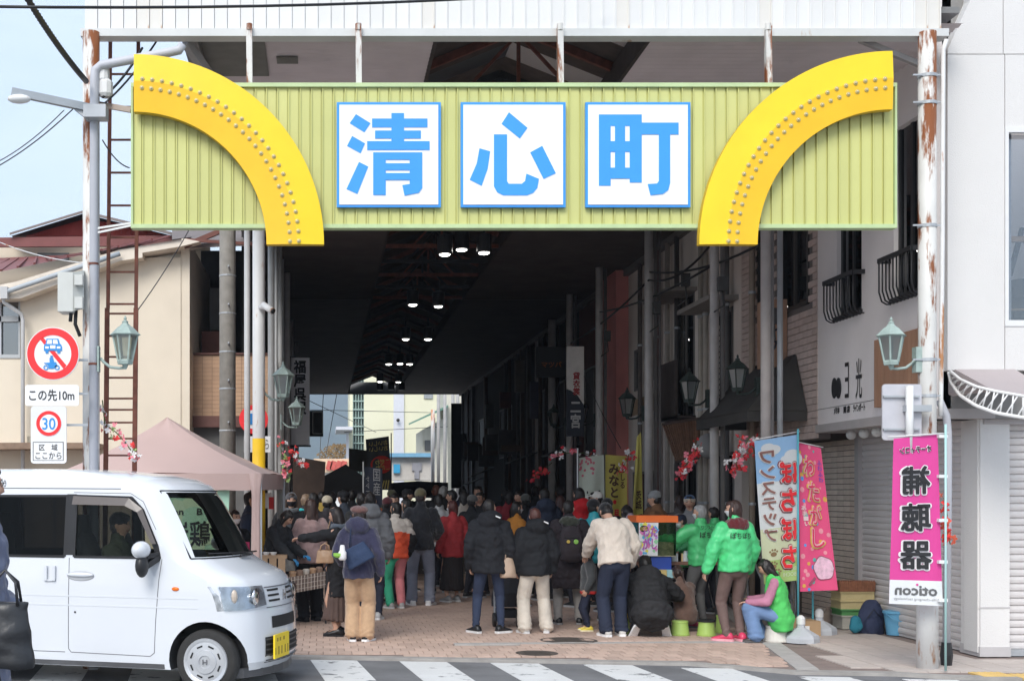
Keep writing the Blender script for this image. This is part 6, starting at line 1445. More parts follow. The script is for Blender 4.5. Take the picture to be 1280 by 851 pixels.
def backpack(p, label, col, w=.27, h=.40, d=.13, up=.13, badges=()):
    N, sp, H = p['N'], p['sp'], p['H']; M_ = p['M']
    c = p['P0']+sp*(up*H)+Vector((0, -.07*H-p['g']-d*.5, 0)); rt = thing('backpack', label, 'backpack', M_ @ c); ORG[rt.name] = None
    rt.rotation_euler = M_.to_euler()
    q = MB(); q.loft([((0, 0, -h*.5), w*.36, d*.36), ((0, -.01, -h*.44), w*.48, d*.5), ((0, -.01, -h*.1), w*.5, d*.55), ((0, 0, h*.25), w*.46, d*.48), ((0, .01, h*.43), w*.36, d*.4), ((0, .02, h*.5), w*.2, d*.25)], 18)
    q.loft([((0, -d*.5, -h*.38), w*.36, d*.18), ((0, -d*.52, -h*.1), w*.38, d*.22), ((0, -d*.48, h*.06), w*.34, d*.12)], 14)
    me = remeshed(q, .014, 3); displace(me, lambda co: .004*nnoise(co, 32, 77)); finish(me, 'pack_body', cloth(col), rt)
    q = MB(); q.tube([(w*.30, -d*.45, -h*.1+.12), (0, -d*.6, h*.18), (-w*.30, -d*.45, -h*.1+.12)], .004, 5); o = q.build('zip', black_pl, rt); ORG[o.name] = None
    for s_ in (-1, 1): q = MB(); q.tube([(s_*w*.28, 0, h*.42), (s_*w*.33, .10, h*.52), (s_*w*.36, .2, h*.42)], .017, 6); o = q.build('strap', cloth(col), rt); ORG[o.name] = None
    for bx, bz, cc_, r_ in badges:
        q = MB(); q.lathe((bx, -d*.76, bz), [(r_, 0), (r_, -.008), (r_*.8, -.012)], 14, 'y'); o = q.build('badge', mat('badge_%d' % int(cc_[0]*99), cc_, .4, .1, 40), rt); ORG[o.name] = None
    return rt
def bag(label, at, w, h, d, col, strap=None, yaw=0, ck='shiny', cat='bag', name='handbag', taper=.85, handle=True):
    rt = thing(name, label, cat, at, R(yaw)); ORG[rt.name] = None
    q = MB(); q.loft([((0, 0, -h/2), w*.5*1.0, d*.5), ((0, 0, -h*.42), w*.52, d*.56), ((0, 0, 0), w*.5*(1+taper)/2, d*.55), ((0, 0, h*.42), w*.5*taper, d*.4), ((0, 0, h/2), w*.5*taper, d*.3)], 18)
    me = remeshed(q, .012, 2); displace(me, lambda co: .004*nnoise(co, 38, int(w*1000))); finish(me, 'bag_body', cloth(col, ck), rt)
    if handle:
        for s_ in (-1, 1): q = MB(); q.tube([(-w*.25, s_*d*.3, h*.45), (-w*.2, s_*d*.2, h*.8), (0, 0, h*.98), (w*.2, s_*d*.2, h*.8), (w*.25, s_*d*.3, h*.45)], .008, 6); o = q.build('handle', cloth(col, ck), rt); ORG[o.name] = None
    if strap:
        Mi = (Matrix.Translation(Vector(at)) @ Matrix.Rotation(R(yaw), 4, 'Z')).inverted(); q = MB(); q.tube([Mi @ Vector(p_) for p_ in strap], .008, 6); o = q.build('strap', cloth(tuple(c*.8 for c in col), ck), rt); ORG[o.name] = None
    return rt
def Yf(feet): return F*H0/(feet-HY)
BLK = (.011, .011, .013); NAVY = (.02, .025, .05); DNM = (.028, .040, .078); GRN = (.085, .56, .20)
# ---------------- the front of the crowd
p = person('person from behind in a brown newsboy cap, navy hooded jacket and wide tan corduroy trousers', 448, Yf(801), 630, yaw=-12, col=(.035, .035, .075), ck='fleece', hem=.46, hood='down', bcol=(.50, .33, .20), bk='knit', wide=.035, shoe=BLK, sole=(.8, .8, .8), hair='bob', hcol=(.03, .018, .014), hat='newsboy', hatcol=(.17, .085, .075), g=.03, hands=((-.13, .12, .56), (.16, .03, .5)), feet=((-.045, 0, 10), (.06, .02, -10)), hy=30, det=2)
sb_ = bag('dark blue sling bag across the back of the person in the brown newsboy cap', wpt(p, (.03, -.20, .98)), .32, .22, .11, (.025, .045, .10), yaw=-12, ck='cloth', name='sling_bag', handle=False, strap=[wpt(p, v) for v in ((-.02, -.17, 1.1), (.12, -.14, 1.33), (.13, -.0, 1.42))])
sb_.rotation_euler = (0, R(-28), R(-12))
cp = thing('baby_bottle', 'white bottle and green cup at the elbow of the brown newsboy cap wearer', 'bottle', P(428, 695, Yf(801)-.3))
q = MB(); c_ = P(428, 700, Yf(801)-.3); q.smooth = True; q.lathe(c_, [(.03, 0), (.045, .02), (.045, .09), (.03, .11), (.028, .15), (.02, .17)], 14); q.build('bottle_body', white_ink, cp)
q = MB(); q.lathe(c_+Vector((-.05, 0, .03)), [(.03, 0), (.05, .02), (.052, .05)], 12); q.build('green_cup', mat('lime', (.3, .6, .1), .4, .05), cp)
p = person('woman in a long black coat with grey scarf reaching left over the stall', 424, Yf(794), 631, yaw=72, col=BLK, hem=.30, bottom='skirt', bcol=(.10, .065, .055), shoe=BLK, sole=BLK, hair='long', hcol=(.02, .013, .011), scarf=(.09, .11, .14), hands=((-.02, .36, .735), (.14, .1, .55)), nod=.15, g=.02, det=2)
bag('small tan shoulder bag on the hip of the woman in the black coat', wpt(p, (-.17, .12, .93)), .22, .16, .08, (.40, .25, .15), yaw=-10, handle=True, strap=[wpt(p, v) for v in ((-.17, .1, 1.0), (-.1, .12, 1.2), (.0, .1, 1.38))])
person('man in a hooded grey puffer coat behind the brown newsboy cap', 463, 16.9, 614, yaw=-8, col=(.16, .165, .175), puff=.11, hem=.47, hood='down', bcol=(.025, .03, .05), bk='denim', shoe=(.5, .5, .5), sole=(.8, .8, .8), hair='short', g=.05, det=2)
p = person('woman with long brown hair in a mauve sweater and black trousers', 389, Yf(776), 622, yaw=25, col=(.37, .25, .24), ck='knit', hem=.47, bcol=BLK, wide=.03, shoe=BLK, sole=BLK, hair='long', hcol=(.05, .026, .02), g=.03, det=2, hands=((-.16, .12, .52), None))
bag('white paper tote bag held by the woman in the mauve sweater', wpt(p, (-.3, .12, .80)), .24, .30, .1, (.62, .58, .52), yaw=20, ck='cloth', name='tote_bag')
person('woman in an orange and white puffer jacket with one green and one pink trouser leg', 495, 18.6, 626, yaw=20, col=(.75, .10, .04), hem=.47, puff=.13, hood=None, bcol=(.05, .42, .24), wide=.02, shoe=(.45, .45, .45), sole=(.7, .7, .7), hair='bob', g=.045, hy=35, det=1)
pp = [o for o in S.objects if o.get('label', '').startswith('woman in an orange and white')][0]
for ch in pp.children:      # colour blocks of the jacket and trousers
    if ch.name.startswith('jacket'):
        ch.data.materials.append(cloth((.62, .56, .50))); ch.data.materials.append(cloth(BLK))
        for f in ch.data.polygons: f.material_index = 1 if f.center.z > 1.12-.5*abs(f.center.x)*.4 else (2 if f.center.x > .17 else 0)
    if ch.name.startswith('trousers'):
        ch.data.materials.append(cloth((.72, .24, .26)))
        for f in ch.data.polygons: f.material_index = 1 if f.center.x > 0 else 0
person('man in an olive beanie, black sweater and faded grey jeans', 526, Yf(756), 609, yaw=-6, col=(.018, .019, .024), ck='knit', hem=.47, bcol=(.22, .24, .30), bk='denim', wide=.025, shoe=(.75, .75, .75), sole=(.8, .8, .8), hair='short', hcol=(.04, .03, .03), hat='beanie', hatcol=(.15, .13, .07), g=.03, hands=((-.13, .14, .56), (.13, .14, .58)), hy=-25, feet=((-.075, 0, 12), (.075, .0, -12)), det=2)
person('woman with auburn hair in a dark red jacket and black skirt', 566, 19.7, 624, yaw=25, col=(.42, .04, .045), hem=.44, bottom='skirt', bcol=(.025, .02, .02), shoe=(.3, .3, .3), sole=(.6, .6, .6), hair='bob', hcol=(.08, .02, .015), mask=(.7, .7, .7), g=.035, det=1, hy=25)
p = person('tall man in a big black puffer jacket, dark jeans and black trainers', 612, Yf(791), 622, yaw=-4, col=(.013, .014, .018), puff=.17, hem=.45, hood='down', bcol=DNM, bk='denim', wide=-.004, shoe=BLK, sole=(.7, .7, .7), hair='short', g=.062, det=2, hy=-20, feet=((-.10, 0, 25), (.085, .01, -42)))
for v in ((.085, -.195, 1.385),): q = MB(); c_ = wpt(p, v); q.hexa([c_+Vector(v_) for v_ in ((-.025, -.01, .006), (.028, -.01, -.016), (.028, .05, -.016), (-.025, .05, .006), (-.022, -.01, .022), (.031, -.01, .0), (.031, .05, .0), (-.022, .05, .022))]); o = q.build('sleeve_badge', white_ink, None); o.parent = p['root']; o.matrix_parent_inverse = p['M'].inverted()
p = person('person in a black hooded puffer jacket and wide cream trousers', 669, Yf(791), 633, yaw=5, col=(.011, .012, .015), puff=.16, hem=.46, hood='down', bcol=(.62, .56, .48), wide=.035, shoe=(.5, .48, .45), sole=(.7, .7, .7), hair='short', hcol=(.09, .03, .022), g=.06, det=2, feet=((-.085, 0, 8), (.10, .03, -10)))
q = MB(); c_ = wpt(p, (.085, -.19, 1.32)); q.hexa([c_+Vector(v_) for v_ in ((-.025, -.01, .006), (.022, -.01, -.016), (.022, .05, -.016), (-.025, .05, .006), (-.022, -.01, .020), (.025, -.01, .0), (.025, .05, .0), (-.022, .05, .020))]); o = q.build('shoulder_badge', white_ink, None); o.parent = p['root']; o.matrix_parent_inverse = p['M'].inverted()
bag('tan leather handbag between the two people in black puffer jackets', P(635, 709, Yf(791)-.05), .20, .24, .12, (.50, .36, .26), yaw=15, taper=.7)
p = person('person in a long dark quilted coat with fur trimmed hood and a black backpack', 711, Yf(780), 624, yaw=-3, col=(.026, .019, .023), puff=.115, hem=.29, hood='down', hoodcol=(.045, .05, .035), bcol=(.33, .31, .29), wide=.01, shoe=BLK, sole=(.3, .3, .3), hair='short', g=.055, det=2, hy=-20, hemw=.02, feet=((-.085, 0, 5), (.085, 0, -5)))
backpack(p, 'black backpack with a yellow and a green badge on the long dark coat', (.035, .027, .032), badges=((-.05, .03, (.7, .5, .1), .022), (.045, .03, (.3, .6, .12), .03)), w=.30, h=.44)
person('small child in a grey coat with red hem and yellow shoes', 736, Yf(788), 683, yaw=82, col=(.055, .06, .065), ck='knit', hem=.44, bcol=(.02, .025, .05), bk='denim', shoe=(.75, .6, .08), sole=(.8, .75, .5), hair='short', g=.025, det=2, hcol=(.015, .011, .01))
cdp = [o for o in S.objects if o.get('label', '').startswith('small child in a grey')][0]
for ch in cdp.children:
    if ch.name.startswith('jacket'):
        ch.data.materials.append(cloth((.5, .03, .03)))
        mz = min(v.co.z for v in ch.data.vertices)
        for f in ch.data.polygons: f.material_index = 1 if f.center.z < mz+.045 and abs(f.center.x) < .12 else 0
person('person in a boxy cream fleece jacket, black beanie and dark jeans bending forward', 768, Yf(795), None, H=1.66, yaw=8, lean=.30, nod=.75, collar=False, hip=None, col=(.70, .61, .52), ck='fleece', hem=.50, hemw=.02, bcol=(.020, .027, .052), bk='denim', wide=.025, shoe=(.6, .58, .55), sole=(.8, .8, .8), hair='short', hat='beanie', hatcol=BLK, g=.055, det=2, hands=((-.10, .3, .55), (.165, .12, .50)), back=.04)
p = person('man in a black jacket crouching on the paving with white soled shoes', 813, Yf(795), None, H=1.72, yaw=-6, hip=.31, lean=.80, nod=.1, col=(.02, .02, .022), hem=.4, hood='down', bcol=BLK, shoe=BLK, sole=(.8, .8, .8), hair='short', g=.055, det=2, feet=((-.11, .0, 12), (.11, .02, -12)), ankle=.10, hands=((-.14, .34, .30), (.16, .34, .30)), back=.08, knees=.5, hemw=.05)
person('girl with a ponytail in a brown knitted top sitting low at the stall', 857, 15.4, None, H=1.18, yaw=15, hip=.24, lean=.3, nod=.25, col=(.15, .09, .07), ck='knit', hem=.4, bcol=BLK, shoe=BLK, sole=BLK, hair='pony', hcol=(.035, .018, .014), g=.03, det=2, feet=((-.08, .2, 0), (.08, .2, 0)), hands=((-.1, .35, .42), (.12, .33, .42)))
# the stall keepers in green jackets
def back_print(p, lines, zc, w, h):
    M_ = p['M']; d = p['g']+.073*p['H']
    for i, (t_, dz, hh, ww) in enumerate(lines):
        o = text(t_, (-ww/2, 0, 0), (1, 0, 0), (0, 0, 1), ww, hh, ink, None, name='back_lettering', bold=.015, off=0)
        c = Vector((0, 0, zc+dz))
        for v in o.data.vertices:
            x_, z_ = v.co.x, v.co.z+c.z
            t = (z_-p['P0'].z)/math.cos(0.0001+math.asin(max(-1, min(1, p['sp'].y))))
            y_ = p['P0'].y+p['sp'].y*t - d*math.sqrt(max(.05, 1-(x_/(.1*p['H']+p['g']))**2)) - .006
            v.co = (x_, y_, z_)
        o.parent = p['root']
p = person('grey haired stall keeper in a bright green jacket reaching left', 876, 15.9, 629, yaw=32, col=GRN, ck='shiny', hem=.50, bcol=(.12, .12, .12), shoe=(.25, .02, .06), sole=(.1, .1, .1), hair='short', hcol=(.30, .30, .30), mask=(.75, .75, .76), g=.045, det=2, hands=((-.22, .25, .70), (.05, .3, .58)), hy=15)
back_print(p, (('ワンステップ', .10, .05, .26), ('ぽちぽち', 0, .08, .28)), 1.12, .3, .1)
p = person('masked keeper in navy cap and green jacket reaching for the clear box', 862, 16.8, 640, yaw=88, lean=.12, nod=.25, col=GRN, ck='shiny', hem=.50, bcol=BLK, hair='short', hat='cap', hatcol=(.015, .02, .04), mask=(.75, .75, .76), g=.045, det=2, hands=((-.05, .30, .72), (.12, .26, .62)))
p = person('woman in a bright green jacket with a dark red hood and pink trainers', 918, Yf(801), 623, yaw=12, col=(.08, .60, .22), ck='shiny', hem=.49, hood='down', hoodcol=(.12, .015, .02), bcol=(.15, .10, .09), shoe=(.62, .05, .12), sole=(.75, .35, .4), hair='bob', hcol=(.04, .02, .016), mask=(.7, .7, .7), g=.05, det=2, hy=45, hands=((-.2, .03, .50), (.15, .06, .50)), feet=((-.05, .02, 40), (.05, 0, 10)))
back_print(p, (('ぽちぽち', 0, .07, .25),), 1.16, .3, .1)
p = person('woman with long black hair and green vest sitting on a white stool', 975, 14.35, None, H=1.40, yaw=72, hip=.29, lean=.16, nod=.4, col=(.09, .56, .13), ck='cloth', vest=True, sleevecol=(.48, .20, .30), hem=.4, bottom='pants', bcol=(.15, .24, .42), bk='denim', wide=.035, shoe=(.05, .04, .04), sole=(.1, .1, .1), hair='long', hcol=(.012, .01, .01), g=.03, det=2, feet=((-.09, .18, 0), (.09, .14, 0)), hands=((-.1, .24, .32), (.14, .23, .33)))
# ---------------- stall keepers under the tent
person('stall keeper with white face mask and pink apron under the tent', 293, 16.2, 636, yaw=-150, col=BLK, bcol=BLK, hair='bob', mask=(.72, .66, .66), g=.02, det=1, gloves=(.05, .30, .62), hands=((-.1, .16, .56), (.12, .2, .55)), hy=10)
q = MB(); c_ = P(302, 690, 15.9); q.box((c_.x-.10, c_.y-.02, c_.z-.1), (c_.x+.1, c_.y, c_.z+.13)); rootless(q, 'apron', cloth((.42, .04, .12)), tuple(c_), 'pink bib apron worn by the masked stall keeper', 'apron')
person('man in a navy body warmer standing back inside the tent', 312, 17.3, 613, yaw=-95, col=(.035, .045, .08), bcol=BLK, hair='short', g=.03, det=1)
person('stall keeper with blue gloves bowing over the tent counter', 340, 16.5, 631, yaw=-120, lean=.25, nod=.5, col=(.03, .032, .036), bcol=BLK, hair='bob', g=.03, det=1, gloves=(.05, .30, .62), hands=((-.1, .26, .58), (.12, .28, .56)))
# ---------------- the crowd further in: (px, depth, head top, yaw, ...)
CR = [
 ('person in a grey hood and black face covering at the edge of the tent', 364, 18.5, 614, -175, dict(col=(.02, .02, .02), hair='long', hcol=(.05, .03, .02), hat='beanie', hatcol=(.1, .1, .11), mask=(.02, .02, .025), scarf=(.15, .16, .17))),
 ('person with light brown hair and a bright teal neck warmer', 382, 19.5, 616, -60, dict(col=(.03, .03, .035), hair='short', hcol=(.22, .15, .10), scarf=(.02, .42, .45))),
 ('person with dark bobbed hair behind the mauve sweater', 392, 18.8, 614, 10, dict(hair='bob', col=(.05, .045, .05))),
 ('person in a pale cream knitted hat', 409, 19.5, 618, 5, dict(hair='short', hat='beanie', hatcol=(.62, .54, .40), col=(.05, .05, .055))),
 ('person in a black cap and slate jacket', 430, 18.8, 611, 40, dict(hat='cap', hatcol=BLK, col=(.05, .06, .08))),
 ('tall dark haired man directly above the brown newsboy cap', 452, 18.4, 614, 0, dict(col=(.03, .03, .03))),
 ('person in a maroon knitted hat next to the grey puffer coat', 484, 19.5, 620, -20, dict(hat='beanie', hatcol=(.10, .02, .025), col=BLK)),
 ('smiling man with receding hair and grey jacket facing the camera', 494, 20.5, 615, 165, dict(col=(.2, .2, .22), skin=None, nod=.1)),
 ('woman in profile with dark hair beside the olive beanie', 509, 19.8, 622, 70, dict(hair='bob', col=(.12, .12, .13))),
 ('person in a black cap turned right behind the olive beanie', 508, 22, 609, -80, dict(hat='cap', hatcol=BLK, col=BLK)),
 ('person in an olive bucket style hat deep in the crowd', 490, 24, 611, 20, dict(hat='beanie', hatcol=(.07, .07, .04), col=(.04, .045, .04))),
 ('person with auburn hair beyond the grey haired man', 545, 25, 605, -10, dict(hair='short', hcol=(.11, .035, .02), col=BLK)),
 ('grey haired man in a dark coat in the middle of the crowd', 554, 23, 606, -15, dict(hcol=(.26, .25, .24), col=BLK)),
 ('person with black hair between the olive beanie and the red jacket', 549, 21.6, 616, 0, dict(col=(.45, .45, .45), hair='bob')),
 ('person with dark hair and headphones turned left near the pale coat', 566, 22.5, 611, 70, dict(col=BLK)),
 ('person in a pale beige coat behind the red jacket', 580, 21.6, 612, -8, dict(col=(.40, .35, .30), bcol=(.1, .1, .1), hair='bob', hcol=(.018, .015, .014))),
 ('person in a grey felt hat left of the tall black puffer jacket', 590, 20.5, 617, -40, dict(hat='beanie', hatcol=(.11, .11, .105), col=BLK)),
 ('man in thin glasses with a tanned face turned left', 601, 21, 613, 140, dict(col=BLK, glasses=True, skin='d')),
 ('man with a forehead catching light near the middle', 598, 25, 606, 150, dict(col=BLK)),
 ('person in an orange jacket and white mask between two black puffers', 645, 19, 625, -70, dict(hair='bob', mask=(.6, .6, .62), col=(.50, .20, .03))),
 ('man with cropped hair turned right deep in the crowd', 650, 23, 612, 120, dict(col=BLK)),
 ('person in a dark grey woollen hat behind the cream trousers', 657, 21, 616, -10, dict(hat='beanie', hatcol=(.07, .07, .06), col=BLK)),
 ('man with short black hair and a navy hooded coat', 681, 20, 609, 8, dict(col=(.03, .04, .07), hood='down')),
 ('person with long auburn hair beside the long dark coat', 701, 20.5, 618, 10, dict(hair='long', hcol=(.06, .02, .015), col=BLK)),
 ('person with black hair and a vivid red hooded jacket', 724, 18.8, 608, 25, dict(col=(.50, .015, .02), hood='down', hair='bob')),
 ('person in a white baseball cap', 747, 19.0, 612, 80, dict(hat='cap', hatcol=(.72, .70, .66), col=(.08, .06, .06))),
 ('person in a black beanie and bright teal jacket', 742, 16.8, 622, -25, dict(hat='beanie', hatcol=BLK, col=(.02, .32, .37), ck='shiny', hy=-35)),
 ('person in black knitwear behind the cream fleece jacket', 759, 18.0, 621, 5, dict(hat='beanie', hatcol=BLK, col=BLK)),
 ('person with a black bob bending over the game stall', 794, 17.0, 624, 10, dict(hair='bob', col=(.32, .26, .30), lean=.3, nod=.5)),
 ('grey templed man in a brown jacket behind the clear box', 812, 18.8, 619, -60, dict(col=(.16, .08, .04), hcol=(.07, .07, .07), nod=.3)),
 ('person in a grey pointed woollen hat and brown suede jacket', 828, 18.0, 611, 55, dict(hat='beanie', hatcol=(.22, .23, .24), col=(.17, .085, .04), lean=.15)),
 ('person with dark red brown hair next to the blue and cream hat', 850, 19.5, 617, -5, dict(hair='bob', hcol=(.035, .018, .016), col=(.10, .09, .09))),
 ('person in a blue and cream bobble hat behind the stall keepers', 862, 18.3, 617, 160, dict(hat='beanie', hatcol=(.60, .52, .42), col=(.25, .25, .26))),
 ('dark haired person in green half hidden between the two stall keepers', 893, 17.8, 632, 30, dict(col=GRN, ck='shiny')),
 ('person in black far back beside the pillars on the right', 669, 27, 606, 0, dict(col=BLK)),
 ('person in a dark coat far back in the middle right', 632, 26, 609, 20, dict(col=BLK, hair='bob')),
 ('person in a dim blue jacket far back', 578, 27, 607, -10, dict(col=(.03, .04, .08))),
 ('dark figure far back left of the black vertical flags', 440, 24, 611, 0, dict(col=BLK)),
 ('dark haired figure far back beneath the black flags', 470, 25, 609, 10, dict(col=BLK, hair='bob')),
 ('dark figure far back right of the black flags', 525, 28, 608, -10, dict(col=BLK)),
 ('dark figure at the back beside the white banner', 700, 25, 607, 0, dict(col=BLK)),
 ('person in a bright orange coat deep in the left crowd', 462, 22.5, 613, 5, dict(col=(.55, .13, .03))),
 ('person in a wine red coat deep between the black puffers', 636, 23.5, 612, -5, dict(col=(.28, .03, .04), hair='bob')),
 ('person in a mustard knit deep near the tent', 402, 22, 613, 0, dict(col=(.35, .24, .05))),
 ('figure with tied hair at the back of the left half', 415, 23, 613, 0, dict(col=BLK, hair='bun')),
]
for lb, px, Y, tp, yw, kw in CR:
    kw = dict(kw)
    if kw.get('skin') == 'd': kw['skin'] = skin_d
    kw.setdefault('bcol', (.03, .03, .04)); kw.setdefault('g', .035)
    person(lb, px, Y, tp, yaw=yw, det=0, **kw)
# blue crown of the bobble hat
for o in list(S.objects):
    if o.name.startswith('beanie') and o.parent and 'blue and cream bobble' in o.parent.get('label', ''):
        o.data.materials.append(cloth((.03, .09, .22), 'knit')); mz = max(v.co.z for v in o.data.vertices)
        for f in o.data.polygons: f.material_index = 1 if f.center.z > mz-.065 else 0
# driver of the van (seated) and the passer-by at the left edge
dM = Matrix.Translation(van.location) @ Matrix.Rotation(VY, 4, 'Z'); dw = dM @ Vector((-1.47, -.36, 0))
p = person('driver in a dark knitted hat and green coat inside the white van', CX+dw.x*F/dw.y, dw.y, None, H=1.68, yaw=-90+math.degrees(VY), hip=.86, col=(.04, .05, .03), hem=.5, bcol=BLK, hair='short', hcol=(.05, .04, .04), hat='beanie', hatcol=(.02, .02, .025), det=1, feet=((-.1, .42, 0), (.1, .42, 0)), hands=((-.1, .27, .64), (.1, .27, .64)), z0=-.16, ankle=.24, knees=.1, skin=skin_m)
p = person('passer-by in glasses and a slate blue puffer coat leaving at the left edge', -32, 6.9, 574, yaw=-90, col=(.135, .155, .235), ck='shiny', puff=.24, hem=.34, bcol=BLK, shoe=BLK, hair='short', hcol=(.02, .012, .01), glasses=True, g=.05, det=2, hood='down', lean=.04, hands=((-.08, .085, .56), (.12, .075, .475)), hy=0)
bag('large black leather shoulder bag carried by the passer-by at the left edge', wpt(p, (.34, .25, .93)), .30, .34, .14, (.02, .021, .024), yaw=0, taper=.8, name='shoulder_bag', strap=[wpt(p, v) for v in ((.34, .2, 1.08), (.3, .05, 1.3), (.2, 0, 1.46))])
# ================================================================== TENT, STALLS, BANNERS, SMALL THINGS
tent = thing('market_tent', 'dusty pink pop up market tent behind the white van', 'tent', (-1.9, 16.6, 0))
A_, B_ = Vector((XX(326, 15.2), 15.2, 0)), Vector((XX(355, 17.7), 17.7, 0)); dB = B_-A_; dC = Vector((-2.5, .25, 0)); C_ = A_+dC; D_ = C_+dB
ez, ap = ZZ(591.5, 15.2), P(209, 522, 16.55); tm_ = mat('tent_cloth_pink', (.50, .36, .33), .85, .03, 2, bump=.1, bsc=30, sheen=.1); U_ = Vector((0, 0, 1))
E4 = [A_+U_*ez, B_+U_*(ez+.02), D_+U_*ez, C_+U_*ez]
for i, (a, b) in enumerate(((0, 1), (1, 2), (2, 3), (3, 0))):
    q = MB(); n_ = 10; q.smooth = True; vs = []
    for j in range(n_+1):
        for k in range(n_+1):
            t, u = j/n_, k/n_; p_ = E4[a].lerp(E4[b], u).lerp(ap, t); sagv = .05*math.sin(math.pi*t)*(1-.3*math.sin(math.pi*u)) + .012*math.sin(9*u+5*t)*math.sin(math.pi*u); vs.append(p_-U_*sagv)
    q.add(vs, [(j*(n_+1)+k, j*(n_+1)+k+1, (j+1)*(n_+1)+k+1, (j+1)*(n_+1)+k) for j in range(n_) for k in range(n_)]); q.build('roof_panel', tm_, tent)
    q = MB(); q.smooth = True; vs = []
    for k in range(25):
        u = k/24; p_ = E4[a].lerp(E4[b], u); o_ = Vector((0, 0, 0)); w_ = .008*math.sin(u*23+i); vs += [p_, p_+Vector((w_, w_, -.20+.005*math.sin(u*40)))]
    q.add(vs, [(2*k, 2*k+2, 2*k+3, 2*k+1) for k in range(24)]); q.build('valance', tm_, tent)
for i, p_ in enumerate((A_, B_, C_, D_)):
    q = MB(); q.bar(p_, p_+U_*ez, .03); q.build('leg', galv, tent)
for p_, w_, m_ in ((A_, .17, tm_), (B_, .13, mat('tent_curtain_grey', (.26, .27, .25), .85, .06))):
    q = MB(); rs_ = []
    for j in range(9):
        z = ez*(1-j/8); ring_ = []; ww = w_*(.55+.25*j/8 if j > 1 else .95-.3*j)
        for k in range(20):
            a = 2*math.pi*k/20; r_ = ww*(.55+.1*math.sin(6*a+.4*j)); ring_.append(p_+Vector((-.05+r_*math.cos(a)*.9, .0+r_*math.sin(a)*.6, z*1.0+.0)))
        rs_.append(ring_)
    q.smooth = True; q.rings(rs_); q.build('corner_curtain', m_, tent)
# green menu banner hung inside the tent mouth
def cloth_sheet(label, name, cat, corners, Y, m, ripple=.03, fr=2.4, ph=0., nu=14, nv=28, pole=None, group=None, thick=None):
    tl, tr, br_, bl_ = corners
    c0 = P((bl_[0]+br_[0])/2, (bl_[1]+br_[1])/2, Y); rt = thing(name, label, cat, c0, 0, group)
    def T(u, v, off=0):
        x = (tl[0]*(1-u)+tr[0]*u)*(1-v)+(bl_[0]*(1-u)+br_[0]*u)*v; y = (tl[1]*(1-u)+tr[1]*u)*(1-v)+(bl_[1]*(1-u)+br_[1]*u)*v
        p_ = P(x, y, Y); dy = ripple*(math.sin(fr*2*math.pi*u*.5+ph+2.2*v)*.7+.5*math.sin(5*v+3*u+ph))*min(1, v*3+.15); return p_+Vector((0, dy-off, 0))
    q = MB(); q.smooth = True
    q.add([T(i/nu, j/nv) for j in range(nv+1) for i in range(nu+1)], [(j*(nu+1)+i, j*(nu+1)+i+1, (j+1)*(nu+1)+i+1, (j+1)*(nu+1)+i) for j in range(nv) for i in range(nu)])
    b_ = q.build('cloth', m, rt)
    return rt, T, b_
def bpatch(rt, T, u0, v0, u1, v1, m, off=.003, name='printed_panel', nu=10, nv=14, poly=None):
    q = MB(); q.smooth = True
    q.add([T(u0+(u1-u0)*i/nu, v0+(v1-v0)*j/nv, off) for j in range(nv+1) for i in range(nu+1)], [(j*(nu+1)+i, j*(nu+1)+i+1, (j+1)*(nu+1)+i+1, (j+1)*(nu+1)+i) for j in range(nv) for i in range(nu)])
    return q.build(name, m, rt)
def bdisc(rt, T, u, v, ru, rv, m, off=.004, n=14, name='printed_dot', wob=0):
    q = MB(); q.add([T(u, v, off)]+[T(u+ru*(1+wob*math.sin(5*k))*math.cos(2*math.pi*k/n), v+rv*(1+wob*math.sin(5*k))*math.sin(2*math.pi*k/n), off) for k in range(n)], [(0, 1+k, 1+(k+1) % n) for k in range(n)]); return q.build(name, m, rt)
def btext(rt, T, body, u0, v0, u1, v1, m, mirror=False, bold=0, off=.005, name='lettering', rot=False, spacing=1):
    v, f = glyphs(body, bold, spacing); x0 = min(p[0] for p in v); x1 = max(p[0] for p in v); y0 = min(p[1] for p in v); y1 = max(p[1] for p in v); q = MB(); out = []
    for p_ in v:
        a = (p_[0]-x0)/(x1-x0); b = 1-(p_[1]-y0)/max(y1-y0, 1e-6)
        if rot: a, b = 1-b, a
        if mirror: a = 1-a
        out.append(T(u0+(u1-u0)*a, v0+(v1-v0)*b, off+p_[2]))
    q.add(out, f); return q.build(name, m, rt)
gp, GT, _ = cloth_sheet('pale green stall banner with dark lettering hung at the tent front', 'stall_banner', 'banner', ((200, 612), (287, 612), (283, 704), (200, 704)), 15.35, mat('banner_green', (.42, .66, .50), .8, .03), .01)
q = MB(); pts_ = []
for k in range(24):
    r_ = .36 if k % 2 else .44; a = 2*math.pi*k/24; pts_.append(GT(.42+r_*math.cos(a), .5+r_*1.0*math.sin(a), .004))
q.add(pts_, [tuple(range(24))]); q.build('starburst', mat('banner_pale', (.58, .72, .52), .8, .02), gp)
btext(gp, GT, 'Tan    B', .1, .25, .62, .34, ink, bold=.02, off=.008); btext(gp, GT, '炭鶏', .12, .42, .74, .78, ink, bold=.015, off=.008)
